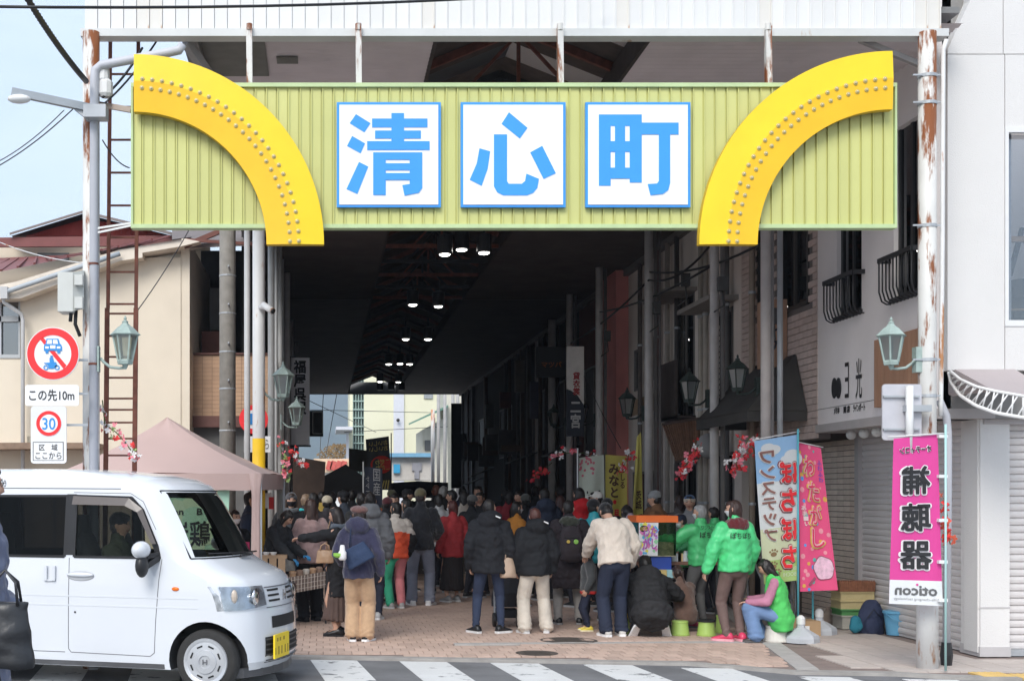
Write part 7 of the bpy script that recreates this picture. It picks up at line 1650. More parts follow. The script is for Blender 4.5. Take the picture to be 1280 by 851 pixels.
# tent counter, goods
ct = thing('stall_counter', 'wooden crate counter with food trays under the tent edge', 'counter', (-.62, 15.9, 0))
wd = mat('crate_wood', (.36, .25, .16), .8, .15, 10, strz=.3)
q = MB(); q.box((-1.35, 15.9, .86), (-.45, 16.2, .9)); q.build('board', wd, ct)
for i in range(8): q = MB(); q.box((-1.33+i*.11, 15.88, .1), (-1.24+i*.11, 15.9, .86)); q.build('plank', wd, ct)
for i in range(4): q = MB(); c_ = Vector((-.62-i*.09, 15.97, .9)); q.lathe(c_, [(.03, 0), (.045, .03), (.042, .035)], 10); rootless(q, 'food_tray', white_ink, tuple(c_), 'small white paper tray on the tent counter, %s from the right' % ('first', 'second', 'third', 'fourth')[i], 'tray')
rw = thing('red_white_box', 'red and white box standing at the back of the tent', 'box', P(337, 632, 17.4))
q = MB(); q.fbox(328, 622, 336, 635, 17.4, 17.5); q.fbox(331, 616, 339, 622, 17.42, 17.5); q.build('white_side', white_ink, rw)
q = MB(); q.fbox(336, 621, 342, 636, 17.4, 17.5); q.build('red_side', mat('bright_red', (.65, .03, .03), .5), rw)
tb = thing('folding_table', 'folding table with a brown checked cloth in front of the mauve sweater', 'table', P(385, 745, 16.6))
ta, tb_ = P(358, 722, 15.9), P(407, 714, 16.4)
q = MB(); q.hexa([ta+Vector((0, 0, -.02)), tb_+Vector((0, 0, -.02)), tb_+Vector((-.1, .6, -.02)), ta+Vector((-.1, .6, -.02)), ta, tb_, tb_+Vector((-.1, .6, 0)), ta+Vector((-.1, .6, 0))]); q.build('tabletop', wd, tb)
q = MB(); vs = []
for k in range(25):
    u = k/24; p_ = ta.lerp(tb_, u); w_ = .012*math.sin(u*26); vs += [p_+Vector((0, -.01, .004)), p_+Vector((0, -.02+w_, -.2))]
q.add(vs, [(2*k, 2*k+2, 2*k+3, 2*k+1) for k in range(24)]); ckm = mat('checked_cloth', (.26, .20, .17), .85, .3, 26); q.build('checked_cloth', ckm, tb)
q = MB()
for k in range(1, 24, 2):
    p_ = ta.lerp(tb_, k/24); q.bar(p_+Vector((0, -.035, 0)), p_+Vector((0, -.035, -.2)), .008, .002, (0, 1, 0))
for j in range(3): q.bar(ta+Vector((0, -.035, -.04-.06*j)), tb_+Vector((0, -.035, -.04-.06*j)), .008, .002, (0, 1, 0))
q.build('check_stripe', mat('check_pale', (.55, .48, .42), .85), tb)
for p_ in (ta, tb_, tb_+Vector((-.1, .55, 0)), ta+Vector((-.1, .55, 0))): q = MB(); q.bar(p_-U_*.02, Vector((p_.x, p_.y, 0)), .025); q.build('leg', dark_steel, tb)
for i in range(5):
    c_ = ta.lerp(tb_, .15+.17*i)+Vector((0, .12, .0)); q = MB(); q.lathe(c_, [(.04, 0), (.05, .05), (.03, .07)], 10); rootless(q, 'food_pack', mat('food_pack_%d' % (i % 3), ((.5, .32, .2), (.3, .2, .15), (.6, .55, .5))[i % 3], .5), tuple(c_), 'small food pack on the checked table cloth, %s from the left' % ('first', 'second', 'third', 'fourth', 'fifth')[i], 'food pack')
# ---- pram behind the cream trousers
pr_ = thing('pushchair', 'black pushchair with grey wheels behind the cream trousers', 'pushchair', P(640, 785, 16.2))
def fr(px, py, Y): return P(px, py, Y)
q = MB(); q.loft([(P(636, 757, 16.2), .22, .16), (P(638, 745, 16.2), .24, .2), (P(642, 720, 16.3), .23, .18), (P(644, 706, 16.4), .18, .12)], 14); q.build('seat', mat('pram_cloth', (.03, .03, .035), .85), pr_)
for px, Y in ((618, 16.0), (648, 15.9), (622, 16.7), (650, 16.6)):
    c_ = P(px, 0, Y); q = MB(); q.smooth = True; q.lathe((c_.x, Y, .09), [(.05, -.02), (.085, -.02), (.09, 0), (.085, .02), (.05, .02)], 18, 'x'); q.build('wheel', black_pl, pr_)
    q = MB(); q.bar((c_.x, Y, .09), P(px, 735, Y+.1 if Y < 16.3 else Y), .02); q.build('strut', galv, pr_)
q = MB(); q.fbox(622, 762, 648, 772, 16.0, 16.3); q.build('basket', mat('pram_cloth', (.03, .03, .035)), pr_)
# ---- clear game box with an orange rim
bx = thing('prize_box', 'clear plastic prize box with orange rim and a colourful hand lettered poster', 'game box', P(820, 700, 16.0))
Yb = 15.7
st = thing('game_table', 'dark stall table carrying the prize box and small goods', 'table', P(820, 760, 16.3))
q = MB(); q.box((XX(768, 15.9), 15.85, .78), (XX(900, 15.9), 16.6, .82)); q.build('tabletop', mat('table_brown', (.20, .10, .07), .6, .1), st)
for x_, y_ in ((XX(772, 15.9), 15.9), (XX(896, 15.9), 15.9), (XX(772, 15.9), 16.55), (XX(896, 15.9), 16.55)): q = MB(); q.bar((x_, y_, 0), (x_, y_, .78), .035); q.build('leg', dark_steel, st)
q = MB(); q.box((XX(812, 15.8), 15.72, ZZ(716, 15.8)), (XX(837, 15.8), 15.95, ZZ(695, 15.8))); rootless(q, 'blue_box', mat('royal_blue', (.03, .07, .35), .5), tuple(P(824, 716, 15.8)), 'royal blue box under the clear prize box', 'box')
q = MB(); a, b = P(797, 694, Yb), P(845, 651, Yb); q.box((a.x, Yb, a.z), (b.x, Yb+.01, b.z)); q.box((a.x, Yb+.4, a.z), (b.x, Yb+.41, b.z)); q.box((a.x, Yb+.01, a.z), (a.x+.01, Yb+.4, b.z)); q.box((b.x-.01, Yb+.01, a.z), (b.x, Yb+.4, b.z)); q.build('clear_walls', glass('box_plastic', (.72, .74, .68), .06, .1), bx)
q = MB(); q.box((a.x, Yb, a.z-.01), (b.x, Yb+.41, a.z)); q.box((a.x+.02, Yb+.03, a.z), (b.x-.02, Yb+.38, a.z+.16)); q.build('prize_heap', mat('prize_mix', (.35, .32, .22), .7, .5, 18), bx)
q = MB()
for (x0_, y0_, x1_, y1_) in ((a.x-.02, Yb-.02, b.x+.02, Yb+.02), (a.x-.02, Yb+.39, b.x+.02, Yb+.43), (a.x-.02, Yb+.02, a.x+.02, Yb+.39), (b.x-.02, Yb+.02, b.x+.02, Yb+.39)): q.box((x0_, y0_, b.z-.015), (x1_, y1_, b.z+.065))
q.build('orange_rim', mat('orange_tape', (.85, .17, .03), .5, .05), bx)
px_, PT, _ = cloth_sheet('colourful hand lettered poster taped on the prize box', 'box_poster', 'poster', ((798.5, 653), (823, 653), (822, 694.5), (798.5, 694.5)), Yb-.02, mat('poster_white', (.75, .75, .76), .6), .0)
r_ = random.Random(8); pc_ = [(.1, .45, .75), (.8, .7, .1), (.75, .25, .5), (.3, .65, .35), (.45, .3, .7)]
for i in range(46):
    c = pc_[i % 5]; u, v = r_.uniform(.06, .94), r_.uniform(.05, .95); q = MB(); d_ = r_.uniform(.14, .28); q.add([PT(u-d_*.5, v, .002+i*.00004), PT(u, v-d_*.35, .002+i*.00004), PT(u+d_*.5, v-.02, .002+i*.00004), PT(u+.02, v+d_*.35, .002+i*.00004)], [(0, 1, 2, 3)]); q.build('paint_dab', mat('dab_%d' % (i % 5), c, .6), px_)
btext(px_, PT, 'わた\nがし', .18, .1, .95, .8, mat('lilac_ink', (.5, .12, .45), .6), bold=.03, off=.012); btext(px_, PT, '100', .08, .12, .42, .24, mat('gold_ink', (.6, .45, .05), .5), bold=.02, off=.014)
bdisc(px_, PT, .25, .18, .22, .10, ink, .010)
GOODS = [(775, 700, (.55, .1, .12)), (783, 702, (.7, .6, .6)), (789, 699, (.6, .2, .3)), (842, 703, (.6, .62, .62)), (850, 702, (.7, .5, .25)), (858, 704, (.5, .65, .68)), (848, 692, (.6, .62, .66)), (856, 690, (.7, .7, .72)), (864, 694, (.55, .3, .2)), (803, 703, (.6, .45, .5))]
for i, (x_, y_, c) in enumerate(GOODS):
    b_ = Vector((XX(x_, 15.95), 15.95, .82)); q = MB(); q.lathe(b_, [(.028, 0), (.032, .01), (.032, .08), (.015, .10), (.015, .13)], 10) if i % 2 else q.box((b_.x-.03, 15.93, .82), (b_.x+.03, 15.99, .92)); rootless(q, 'small_bottle' if i % 2 else 'small_box', mat('goods_%d' % i, c, .4, .1), tuple(b_), ('dark red carton at the left end of the game table', 'pale pink bottle at the left end of the game table', 'pink red carton just left of the clear prize box', 'grey white bottle just right of the blue box', 'tan carton right of the blue box', 'pale teal bottle right of the blue box', 'pale grey carton below the reaching green arm', 'whitish bottle below the reaching green arm', 'brown carton beside the grey haired keeper', 'tan bottle directly before the blue box')[i], 'bottle' if i % 2 else 'carton', group='goods on the game table')
cb_ = thing('card_tray', 'row of pale blue and yellow cartons in front of the game table', 'cartons', P(836, 720, 15.6))
for i, c in enumerate(((.5, .6, .3), (.65, .5, .2), (.35, .6, .65), (.6, .58, .5))): q = MB(); q.fbox(818+i*8, 712, 825.5+i*8, 722, 15.6, 15.7); q.build('carton', mat('carton_%d' % i, c, .6), cb_)
q = MB(); q.fbox(816, 722, 852, 724, 15.58, 15.75); q.bar(P(818, 724, 15.65), (P(818, 724, 15.65).x, 15.65, 0), .02); q.bar(P(850, 724, 15.65), (P(850, 724, 15.65).x, 15.65, 0), .02); q.build('shelf', dark_steel, cb_)
# ---- low stools
lime = mat('lime_plastic', (.40, .58, .15), .35, .03)
def stool(px, Y, w, h, m, label):
    c_ = Vector((XX(px, Y), Y, 0)); rt = thing('low_stool', label, 'stool', c_)
    q = MB(); q.smooth = False; q.lathe(c_, [(w*.5, 0), (w*.52, .015), (w*.49, .02), (w*.41, h-.02), (w*.40, h), (w*.33, h+.002)], 24); q.build('shell', m, rt)
    q = MB(); q.lathe(c_, [(w*.43, h-.012), (w*.43, h+.004), (w*.41, h+.012)], 24); q.build('seat_rim', m, rt); return rt
stool(850, 15.05, .22, .16, lime, 'lime green low stool below the girl with the ponytail')
stool(883, 15.0, .22, .16, lime, 'lime green low stool with black top, in front of the grey haired keeper')
stool(903, 15.3, .17, .20, lime, 'taller lime green tub left of the pink trainers')
stool(781, 15.2, .13, .17, lime, 'lime green tub beside the cream fleece jacket')
stool(970, 14.4, .27, .17, mat('stool_white', (.66, .63, .58), .5), 'white plastic low stool under the seated woman')
q = MB(); c_ = Vector((XX(883, 15.0), 15.0, .162)); q.lathe(c_, [(.1, 0), (.1, .02), (.08, .03)], 18); rootless(q, 'cushion', black_m, tuple(c_), 'black round cushion on the middle lime stool', 'cushion')
q = MB(); c_ = Vector((XX(781, 15.2), 15.2, .17)); q.ell(c_+Vector((0, 0, .05)), (.05, .04, .07), 10, 8); rootless(q, 'snack_bag', mat('snack_yellow', (.7, .55, .1), .4, .3, 30), tuple(c_), 'yellow snack bag on the lime tub beside the cream fleece jacket', 'snack bag')
# ---- bicycle behind the seated woman
bc = thing('bicycle', 'silver bicycle parked behind the seated woman in the green vest', 'bicycle', (XX(975, 16.4), 16.4, 0))
bc.rotation_euler = (0, 0, 0)
def wheel(x_, y_):
    M_ = Matrix.Translation((x_, y_, .33)) @ Matrix.Rotation(R(62), 4, 'Z'); q = MB()
    q.rings([[M_ @ Vector((math.cos(a)*(.32+.016*math.cos(b)), .016*math.sin(b), math.sin(a)*(.32+.016*math.cos(b)))) for b in [2*math.pi*k/6 for k in range(6)]] for a in [2*math.pi*k/32 for k in range(32)]], loop=True); w_ = q.build('wheel', black_pl, bc)
    q = MB(); q.rings([[M_ @ Vector((math.cos(a)*(.298+.008*math.cos(b)), .010*math.sin(b), math.sin(a)*(.298+.008*math.cos(b)))) for b in [2*math.pi*k/6 for k in range(6)]] for a in [2*math.pi*k/32 for k in range(32)]], loop=True); q.build('rim', galv, w_)
    q = MB()
    for k in range(14): a = 2*math.pi*k/14; q.bar(M_ @ Vector((0, 0, 0)), M_ @ Vector((.3*math.cos(a), 0, .3*math.sin(a))), .004)
    q.build('spokes', galv, w_)
w1_, w2_ = Vector((XX(990, 16.0), 16.0, .33)), Vector((XX(930, 17.0), 17.0, .33)); wheel(w1_.x, w1_.y); wheel(w2_.x, w2_.y)
q = MB(); m1 = w1_.lerp(w2_, .42)+Vector((0, 0, -.05)); sp_ = w1_.lerp(w2_, .35)+Vector((0, 0, .5)); hd_ = w1_.lerp(w2_, .82)+Vector((0, 0, .5))
for a, b in ((w1_, m1), (w1_, sp_), (m1, sp_), (m1, hd_), (sp_, hd_), (hd_, w2_)): q.tube([a, b], .016, 8)
q.build('frame', mat('bike_silver', (.4, .4, .42), .3, metal=.5), bc)
q = MB(); q.smooth = True; q.ell(sp_+Vector((0, 0, .1)), (.07, .13, .035), 12, 6); q.build('saddle', black_pl, bc)
q = MB(); q.tube([hd_, hd_+Vector((0, 0, .2)), hd_+Vector((.2, -.05, .24))], .012, 8); q.tube([hd_+Vector((0, 0, .2)), hd_+Vector((-.22, .08, .24))], .012, 8); q.build('handlebar', galv, bc)
# ---- flag banners
teal = mat('pole_teal', (.12, .48, .58), .4, .03); white_pl = mat('white_plastic', (.7, .7, .7), .4, .03)
def flagpole(rt, px, Y, ytop, ybot, m=teal, r=.012):
    q = MB(); q.tube([P(px, ybot, Y), P(px, ytop, Y)], r, 8); q.build('pole', m, rt)
def base(px, Y, label, w=.2):
    c_ = Vector((XX(px, Y), Y, 0)); rt = thing('water_weight', label, 'flag weight', c_); q = MB(); q.smooth = False; gm = mat('base_grey', (.45, .47, .50), .5, .05)
    q.lathe(c_, [(w, 0), (w, .05), (w*.95, .08), (w*.45, .14), (w*.25, .16), (w*.2, .21), (w*.2, .25)], 8, a0=.39); q.build('shell', gm, rt)
    q = MB(); q.lathe(c_+Vector((0, 0, .2)), [(w*.24, 0), (w*.24, .07), (.02, .1)], 12); q.build('cap', white_pl, rt); return rt
Yf1 = 14.75
base(1001, 14.35, 'pale grey water filled weight holding the sky blue flag'); base(1024, 15.2, 'pale grey weight behind the cardboard box holding the pink flag')
sky_m = mat('flag_sky', (.30, .50, .74), .75, .04)
f1, FT, _ = cloth_sheet('sky blue to green flag with red and brown mirrored lettering and paw prints', 'flag_banner', 'flag', ((943, 551), (997, 543), (996, 725), (955, 730)), Yf1, sky_m, .013, ph=.4)
flagpole(f1, 997.5, Yf1-.03, 536, 778); q = MB(); q.tube([P(940, 550, Yf1), P(1000, 539, Yf1)], .007, 6); q.build('crossbar', white_pl, f1)
bpatch(f1, FT, 0, .30, 1, .62, mat('flag_white', (.66, .68, .68), .75, .03), .0015); bpatch(f1, FT, 0, .62, 1, .86, mat('flag_cream', (.60, .63, .42), .75, .03), .0018); bpatch(f1, FT, 0, .84, 1, 1, mat('flag_green', (.38, .52, .18), .75, .03), .0022)
for u, v, r1, r2 in ((.3, .06, .16, .03), (.42, .08, .18, .035), (.2, .09, .1, .02), (.86, .13, .18, .035), (.95, .17, .16, .05), (.7, .16, .12, .03)): bdisc(f1, FT, u, v, r1, r2, mat('flag_white', (.66, .68, .68)), .003, name='printed_cloud')
for i, ch_ in enumerate('ぽちぽち'):
    v0_ = .165+.195*i
    btext(f1, FT, ch_, .50, v0_-.006, 1.0, v0_+.172, mat('flag_red_dark', (.22, .02, .04)), True, .07, .008); btext(f1, FT, ch_, .52, v0_, .98, v0_+.165, mat('flag_outline', (.72, .70, .68)), True, .055, .018); btext(f1, FT, ch_, .54, v0_+.005, .96, v0_+.16, mat('flag_red', (.75, .03, .04), .7), True, .035, .030)
for i, ch_ in enumerate('ワンステップ'):
    v0_ = .075+.108*i; btext(f1, FT, ch_, .06, v0_, .46, v0_+.10, mat('flag_outline', (.72, .70, .68)), True, .055, .008); btext(f1, FT, ch_, .09, v0_+.006, .43, v0_+.094, mat('flag_brown', (.26, .12, .10), .7), True, .025, .018)
for u, v in ((.32, .80), (.30, .885), (.42, .94)):
    bdisc(f1, FT, u, v, .09, .016, mat('paw_brown', (.25, .16, .08), .7), .006, name='paw_print')
    for du, dv in ((-.1, -.018), (-.035, -.03), (.04, -.03), (.1, -.018)): bdisc(f1, FT, u+du, v+dv, .03, .008, mat('paw_brown', (.25, .16, .08)), .006, 8, 'paw_print')
btext(f1, FT, 'BOCHI\nBOCHI', .60, .90, .98, .965, mat('flag_pale', (.62, .66, .5)), True, .0, .006)
pk = mat('flag_pink', (.85, .10, .25), .75, .03)
f2, PT2, _ = cloth_sheet('hot pink dotted flag lettered for cotton candy with a candy floss drawing', 'flag_banner', 'flag', ((998, 553), (1026, 560), (1047, 737), (1000, 739)), Yf1+.12, pk, .014, ph=1.7)
flagpole(f2, 1016, 15.2, 700, 792); q = MB(); q.tube([P(996, 552, Yf1+.1), P(1029, 559, Yf1+.12)], .007, 6); q.build('crossbar', white_pl, f2)
r_ = random.Random(12)
dots = [(.9, .35, .42), (.12, .50, .45), (.8, .45, .1), (.12, .35, .75), (.9, .35, .42), (.9, .35, .42)]
for i in range(40):
    u = r_.uniform(.06, .94); v = (i+.5)/40; c = dots[i % 6]; rr2 = r_.uniform(.03, .075); bdisc(f2, PT2, u, v, rr2, rr2*.26, mat('dot_%d' % (i % 6 if i % 6 < 4 else 0), c, .7), .003+.0001*(i % 5))
for i, (ch_, u0_, v0_) in enumerate((('わ', .18, .08), ('た', .30, .25), ('が', .32, .41), ('し', .36, .57))):
    btext(f2, PT2, ch_, u0_-.04, v0_-.008, u0_+.46, v0_+.145, mat('candy_gold', (.80, .55, .12), .7), False, .065, .010); btext(f2, PT2, ch_, u0_, v0_, u0_+.42, v0_+.137, mat('candy_pink_pale', (.9, .55, .62), .7), False, .045, .020); btext(f2, PT2, ch_, u0_+.02, v0_+.005, u0_+.40, v0_+.132, mat('candy_red', (.75, .04, .12), .7), False, .0, .030)
for i, ch_ in enumerate('ふわふわ'): btext(f2, PT2, ch_, .76, .09+.04*i, .93, .125+.04*i, mat('candy_violet', (.25, .1, .5), .7), False, .03, .008)
for i, ch_ in enumerate('あまーい'): btext(f2, PT2, ch_, .06+.03*i, .42+.035*i, .22+.03*i, .452+.035*i, mat('candy_pale2', (.9, .7, .7), .7), False, .03, .008)
bdisc(f2, PT2, .68, .845, .29, .085, mat('floss_line', (.35, .10, .16), .7), .010, 26, 'candy_drawing', wob=.05); bdisc(f2, PT2, .68, .845, .27, .078, mat('floss_pink', (.85, .55, .68), .7, .2, 20), .012, 26, 'candy_drawing', wob=.05)
q = MB(); q.add([PT2(.40, .905, .011), PT2(.46, .915, .011), PT2(.28, .965, .011), PT2(.22, .955, .011)], [(0, 1, 2, 3)]); q.build('candy_stick', mat('floss_line', (.35, .10, .16)), f2)
# pink shop flag on the right
mg = mat('flag_magenta', (.62, .055, .27), .7, .03)
f3, OT, _ = cloth_sheet('magenta vertical flag with mirrored black outlined characters on the right post', 'flag_banner', 'flag', ((1117, 548), (1172, 543), (1178, 757), (1111, 754)), 11.95, mg, .007, ph=2.6)
flagpole(f3, 1182, 11.9, 530, 838, mat('pole_mint', (.40, .62, .60), .4, .03), .011); q = MB(); q.tube([P(1110, 546, 11.95), P(1186, 541, 11.92)], .007, 6); q.build('crossbar', white_pl, f3)
for py in (543, 593, 648, 700, 748): q = MB(); q.fbox(1174, py, 1185, py+4, 11.9, 11.95); q.build('clip', white_pl, f3)
bpatch(f3, OT, 0, .855, 1, 1, mat('flag_white2', (.68, .69, .70), .7, .02), .002)
btext(f3, OT, 'オーティコン', .13, .055, .84, .10, mat('flag_outline2', (.75, .72, .74)), True, .06, .006); btext(f3, OT, 'オーティコン', .13, .058, .84, .097, ink, True, .02, .014)
for i, ch_ in enumerate('補聴器'):
    v0_ = (.175, .395, .62)[i]; btext(f3, OT, ch_, .13, v0_-.006, .84, v0_+.178, mat('flag_outline2', (.75, .72, .74)), True, .058, .008); btext(f3, OT, ch_, .17, v0_, .80, v0_+.168, ink, True, .026, .020)
btext(f3, OT, 'oticon', .10, .885, .90, .945, ink_grey, True, .03, .006); btext(f3, OT, 'life-changing technology', .08, .958, .88, .978, mat('tiny_grey', (.3, .3, .3)), True, .0, .006)
bdisc(f3, OT, .53, .88, .025, .007, mg, .008)
# ---- cardboard box, bags, crates, backpack, bucket
cbx = thing('cardboard_box', 'tan cardboard box with a white label behind the flag base', 'box', P(1004, 801, 15.0))
q = MB(); q.fbox(984, 776, 1026, 803, 14.95, 15.3); q.build('carton', mat('cardboard', (.42, .28, .16), .85, .08), cbx); q = MB(); q.fbox(1000, 782, 1012, 793, 14.94, 14.95); q.build('label_sticker', white_ink, cbx)
q = MB(); q.fprism([(984, 776), (1000, 776), (992, 769), (980, 770)], 15.0, 15.02, 14.95); q.build('flap', mat('cardboard', (.42, .28, .16)), cbx)
for (px, py, rx, rz, c, lb, nm) in ((1036, 770, .10, .11, (.42, .33, .27), 'beige cloth bag slumped against the tiled wall, next to the flags', 'cloth_bag'), (1047, 768, .06, .10, (.06, .42, .25), 'bright green plastic bag against the tiled wall', 'plastic_bag'), (1059, 773, .12, .14, (.45, .42, .38), 'cream cloth bag left of the crate stack', 'cloth_bag')):
    c_ = P(px, py, 16.2); c_.z = rz*.9; q = MB(); q.loft([(c_-U_*rz*.95, rx, rx*.8), (c_-U_*rz*.4, rx*1.15, rx), (c_+U_*rz*.2, rx*.9, rx*.7), (c_+U_*rz*.8, rx*.4, rx*.3), (c_+U_*rz*1.2, rx*.5, rx*.2)], 14)
    me = remeshed(q, .014, 2); displace(me, lambda co: .010*nnoise(co, 26, int(px))); rt = thing(nm, lb, 'bag', (0, 0, 0)); finish(me, 'bag_body', cloth(c), rt)
cs = 15.6
for i, (a, b, c_, d_, m_, lb) in enumerate(((1060, 765, 1100, 782, mat('crate_pale', (.5, .48, .42), .6), 'pale crate at the bottom of the stack by the shutter'), (1059, 757, 1101, 765, mat('crate_green', (.10, .30, .10), .6), 'green shallow crate, second lowest of the stack'), (1058, 746, 1100, 757, mat('crate_yellow', (.58, .48, .25), .6), 'lower yellow crate of the stack by the shutter'), (1058, 735, 1101, 746, mat('crate_yellow', (.58, .48, .25), .6), 'upper yellow crate of the stack, under the brown basket'))):
    rt = thing('plastic_crate', lb, 'crate', P((a+c_)/2-7, d_+4, cs)); q = MB(); q.fbox(a-7, b+5, c_-8, d_+4, cs, cs+.30); q.build('tub', m_, rt); q = MB(); q.fbox(a-8, b+4, c_-8, b+6, cs-.015, cs+.31); q.build('rim', m_, rt)
rt = thing('wicker_basket', 'brown woven basket on top of the crate stack', 'basket', P(1072, 739, cs))
for k in range(7): q = MB(); q.fbox(1049.5-.1*k, 737.2-k*1.7, 1094+.1*k, 738.9-k*1.7, cs-.02, cs+.30); q.build('woven_strip', mat('wicker_brown', (.26, .11, .06), .8, .25, 30), rt)
for k in range(16): q = MB(); q.fbox(1050+k*2.8, 725, 1051.4+k*2.8, 739, cs-.03, cs-.018); q.build('woven_stake', mat('wicker_brown', (.26, .11, .06)), rt)
rt = thing('school_backpack', 'navy backpack leaning on the shutter beside the blue bucket', 'backpack', P(1089, 796, 15.2))
c_ = P(1089, 773, 15.3); q = MB(); q.loft([(c_+Vector((-.02, 0, -.23)), .15, .10), (c_+Vector((-.01, 0, -.15)), .165, .12), (c_+Vector((.0, .02, .02)), .15, .11), (c_+Vector((.02, .05, .16)), .11, .09), (c_+Vector((.03, .07, .22)), .06, .05)], 18); q.ell(c_+Vector((-.03, -.09, -.08)), (.10, .06, .11), 12, 8)
me = remeshed(q, .012, 2); displace(me, lambda co: .004*nnoise(co, 30, 4)); 
for v in me.vertices: v.co -= P(1089, 796, 15.2)
o = finish(me, 'pack_body', cloth((.03, .04, .085)), rt)
q = MB(); q.tube([c_+Vector((-.1, -.13, .02)), c_+Vector((-.02, -.12, .12)), c_+Vector((.08, -.1, .02))], .005, 6); q.build('zip', black_pl, rt)
q = MB(); q.tube([c_+Vector((.1, 0, .15)), c_+Vector((.17, -.04, 0)), c_+Vector((.16, -.05, -.18))], .014, 6); q.build('strap', cloth((.03, .04, .085)), rt)
c_ = P(1070, 788, 15.15); q = MB(); q.ell((c_.x, 15.15, .11), (.08, .06, .11), 12, 8); me = remeshed(q, .012, 2); displace(me, lambda co: .006*nnoise(co, 40, 9)); rt = thing('drawstring_bag', 'small teal and black drawstring bag at the foot of the navy backpack', 'bag', (0, 0, 0)); finish(me, 'bag_body', cloth((.02, .16, .22)), rt)
bu = thing('bucket', 'light blue plastic bucket with handle on the pavement by the shutter', 'bucket', (XX(1119, 15.1), 15.1, 0)); x_ = XX(1119, 15.1); bm2 = mat('bucket_blue', (.14, .38, .58), .4, .04)
q = MB(); q.smooth = False; q.lathe((x_, 15.1, 0), [(.095, 0), (.13, .27), (.125, .27), (.09, .02)], 26); q.build('shell', bm2, bu); q = MB(); q.lathe((x_, 15.1, .25), [(.127, 0), (.142, .005), (.142, .03), (.127, .035)], 26); q.build('rim', bm2, bu)
q = MB(); q.tube([(x_-.14, 15.06, .26), (x_-.1, 14.96, .2), (x_, 14.93, .17), (x_+.1, 14.96, .2), (x_+.14, 15.06, .26)], .006, 6); q.build('handle', bm2, bu); q = MB(); q.box((x_+.02, 14.975, .12), (x_+.07, 14.985, .19)); q.build('label_sticker', white_ink, bu)
# ---- inner banners
f4, T4, _ = cloth_sheet('white vertical flag with pink blossoms and a black character for beans', 'flag_banner', 'flag', ((724, 572), (755, 568), (756, 660), (724, 660)), 20, mat('flag_offwhite', (.50, .54, .46), .75, .05), .03)
flagpole(f4, 722, 19.95, 560, 700, white_pl); btext(f4, T4, '豆', .28, .48, .85, .76, ink, False, .02)
for i in range(22): bdisc(f4, T4, rnd.uniform(.02, .6), rnd.uniform(0, .28), .05, .02, mat('blossom_print', (.55, .15, .2), .7), .004, 7, 'printed_blossom')
f5, T5, _ = cloth_sheet('yellow vertical flag with brown lettering beside the bean flag', 'flag_banner', 'flag', ((757, 568), (783, 570), (785, 660), (757, 660)), 20.2, mat('flag_yellow', (.55, .46, .10), .75, .05), .03, ph=1)
btext(f5, T5, 'み\nな\nと', .15, .12, .62, .58, mat('brown_ink', (.10, .05, .03), .7), False, .04); btext(f5, T5, 'お\nし\nる', .68, .14, .92, .45, mat('brown_ink', (.10, .05, .03)), False, .03); bdisc(f5, T5, .4, .64, .09, .03, mat('flag_red', (.75, .03, .04)), .006); btext(f5, T5, '旦', .35, .74, .65, .84, mat('flag_red', (.75, .03, .04)), False, .06)
f6, T6, _ = cloth_sheet('narrow yellow flag behind the pole between the pink wall and the blind', 'flag_banner', 'flag', ((796, 546), (801, 540), (804, 660), (789, 660)), 20.6, mat('flag_yellow2', (.62, .55, .14), .75, .05), .03, ph=2); btext(f6, T6, '茨\n城', .3, .6, .9, .8, mat('brown_ink', (.10, .05, .03)), False, .02)
f7, T7, _ = cloth_sheet('black vertical flag with a red disc and gold lettering at the far opening', 'flag_banner', 'flag', ((457, 549), (486, 545), (490, 612), (461, 612)), 27, mat('flag_black', (.035, .035, .035), .75, .05), .03)
flagpole(f7, 489, 26.9, 541, 640, dark_steel); btext(f7, T7, 'おいしい\nおいしい', .12, .06, .92, .26, mat('gold_dim', (.45, .36, .10), .7), True, .02, .005); bdisc(f7, T7, .6, .52, .46, .17, mat('flag_red_dim', (.5, .03, .02), .7), .006, 22); btext(f7, T7, 'こだわ\nこだわ', .35, .42, .95, .62, mat('gold_dim', (.45, .36, .10)), True, .03, .012)
q = MB(); 
for k in range(3): q.add([T7(.55+.12*k, .98, .006), T7(.60+.12*k, .98, .006), T7(.72+.1*k, .82, .006), T7(.66+.1*k, .82, .006)], [(0, 1, 2, 3)])
q.build('gold_stroke', mat('gold_dim', (.45, .36, .10)), f7)
f8, T8, _ = cloth_sheet('navy vertical flag reading domestic produce in white before the black tent', 'flag_banner', 'flag', ((455, 583), (478, 585), (478, 640), (456, 640)), 24, mat('flag_navy', (.03, .035, .055), .75, .05), .02)
flagpole(f8, 454, 23.9, 577, 660, white_pl); btext(f8, T8, '国\n産', .48, .03, .88, .62, mat('dim_white', (.4, .4, .4), .7), False, .0); btext(f8, T8, 'ヤマト', .08, .2, .28, .6, mat('dim_white', (.4, .4, .4)), False, 0, rot=True)
f9, T9, _ = cloth_sheet('dark square cloth hung left of the red disc flag', 'dark_sheet', 'cloth', ((436, 560), (460, 563), (460, 590), (436, 588)), 28, mat('cloth_dark', (.05, .045, .035), .85), .02)
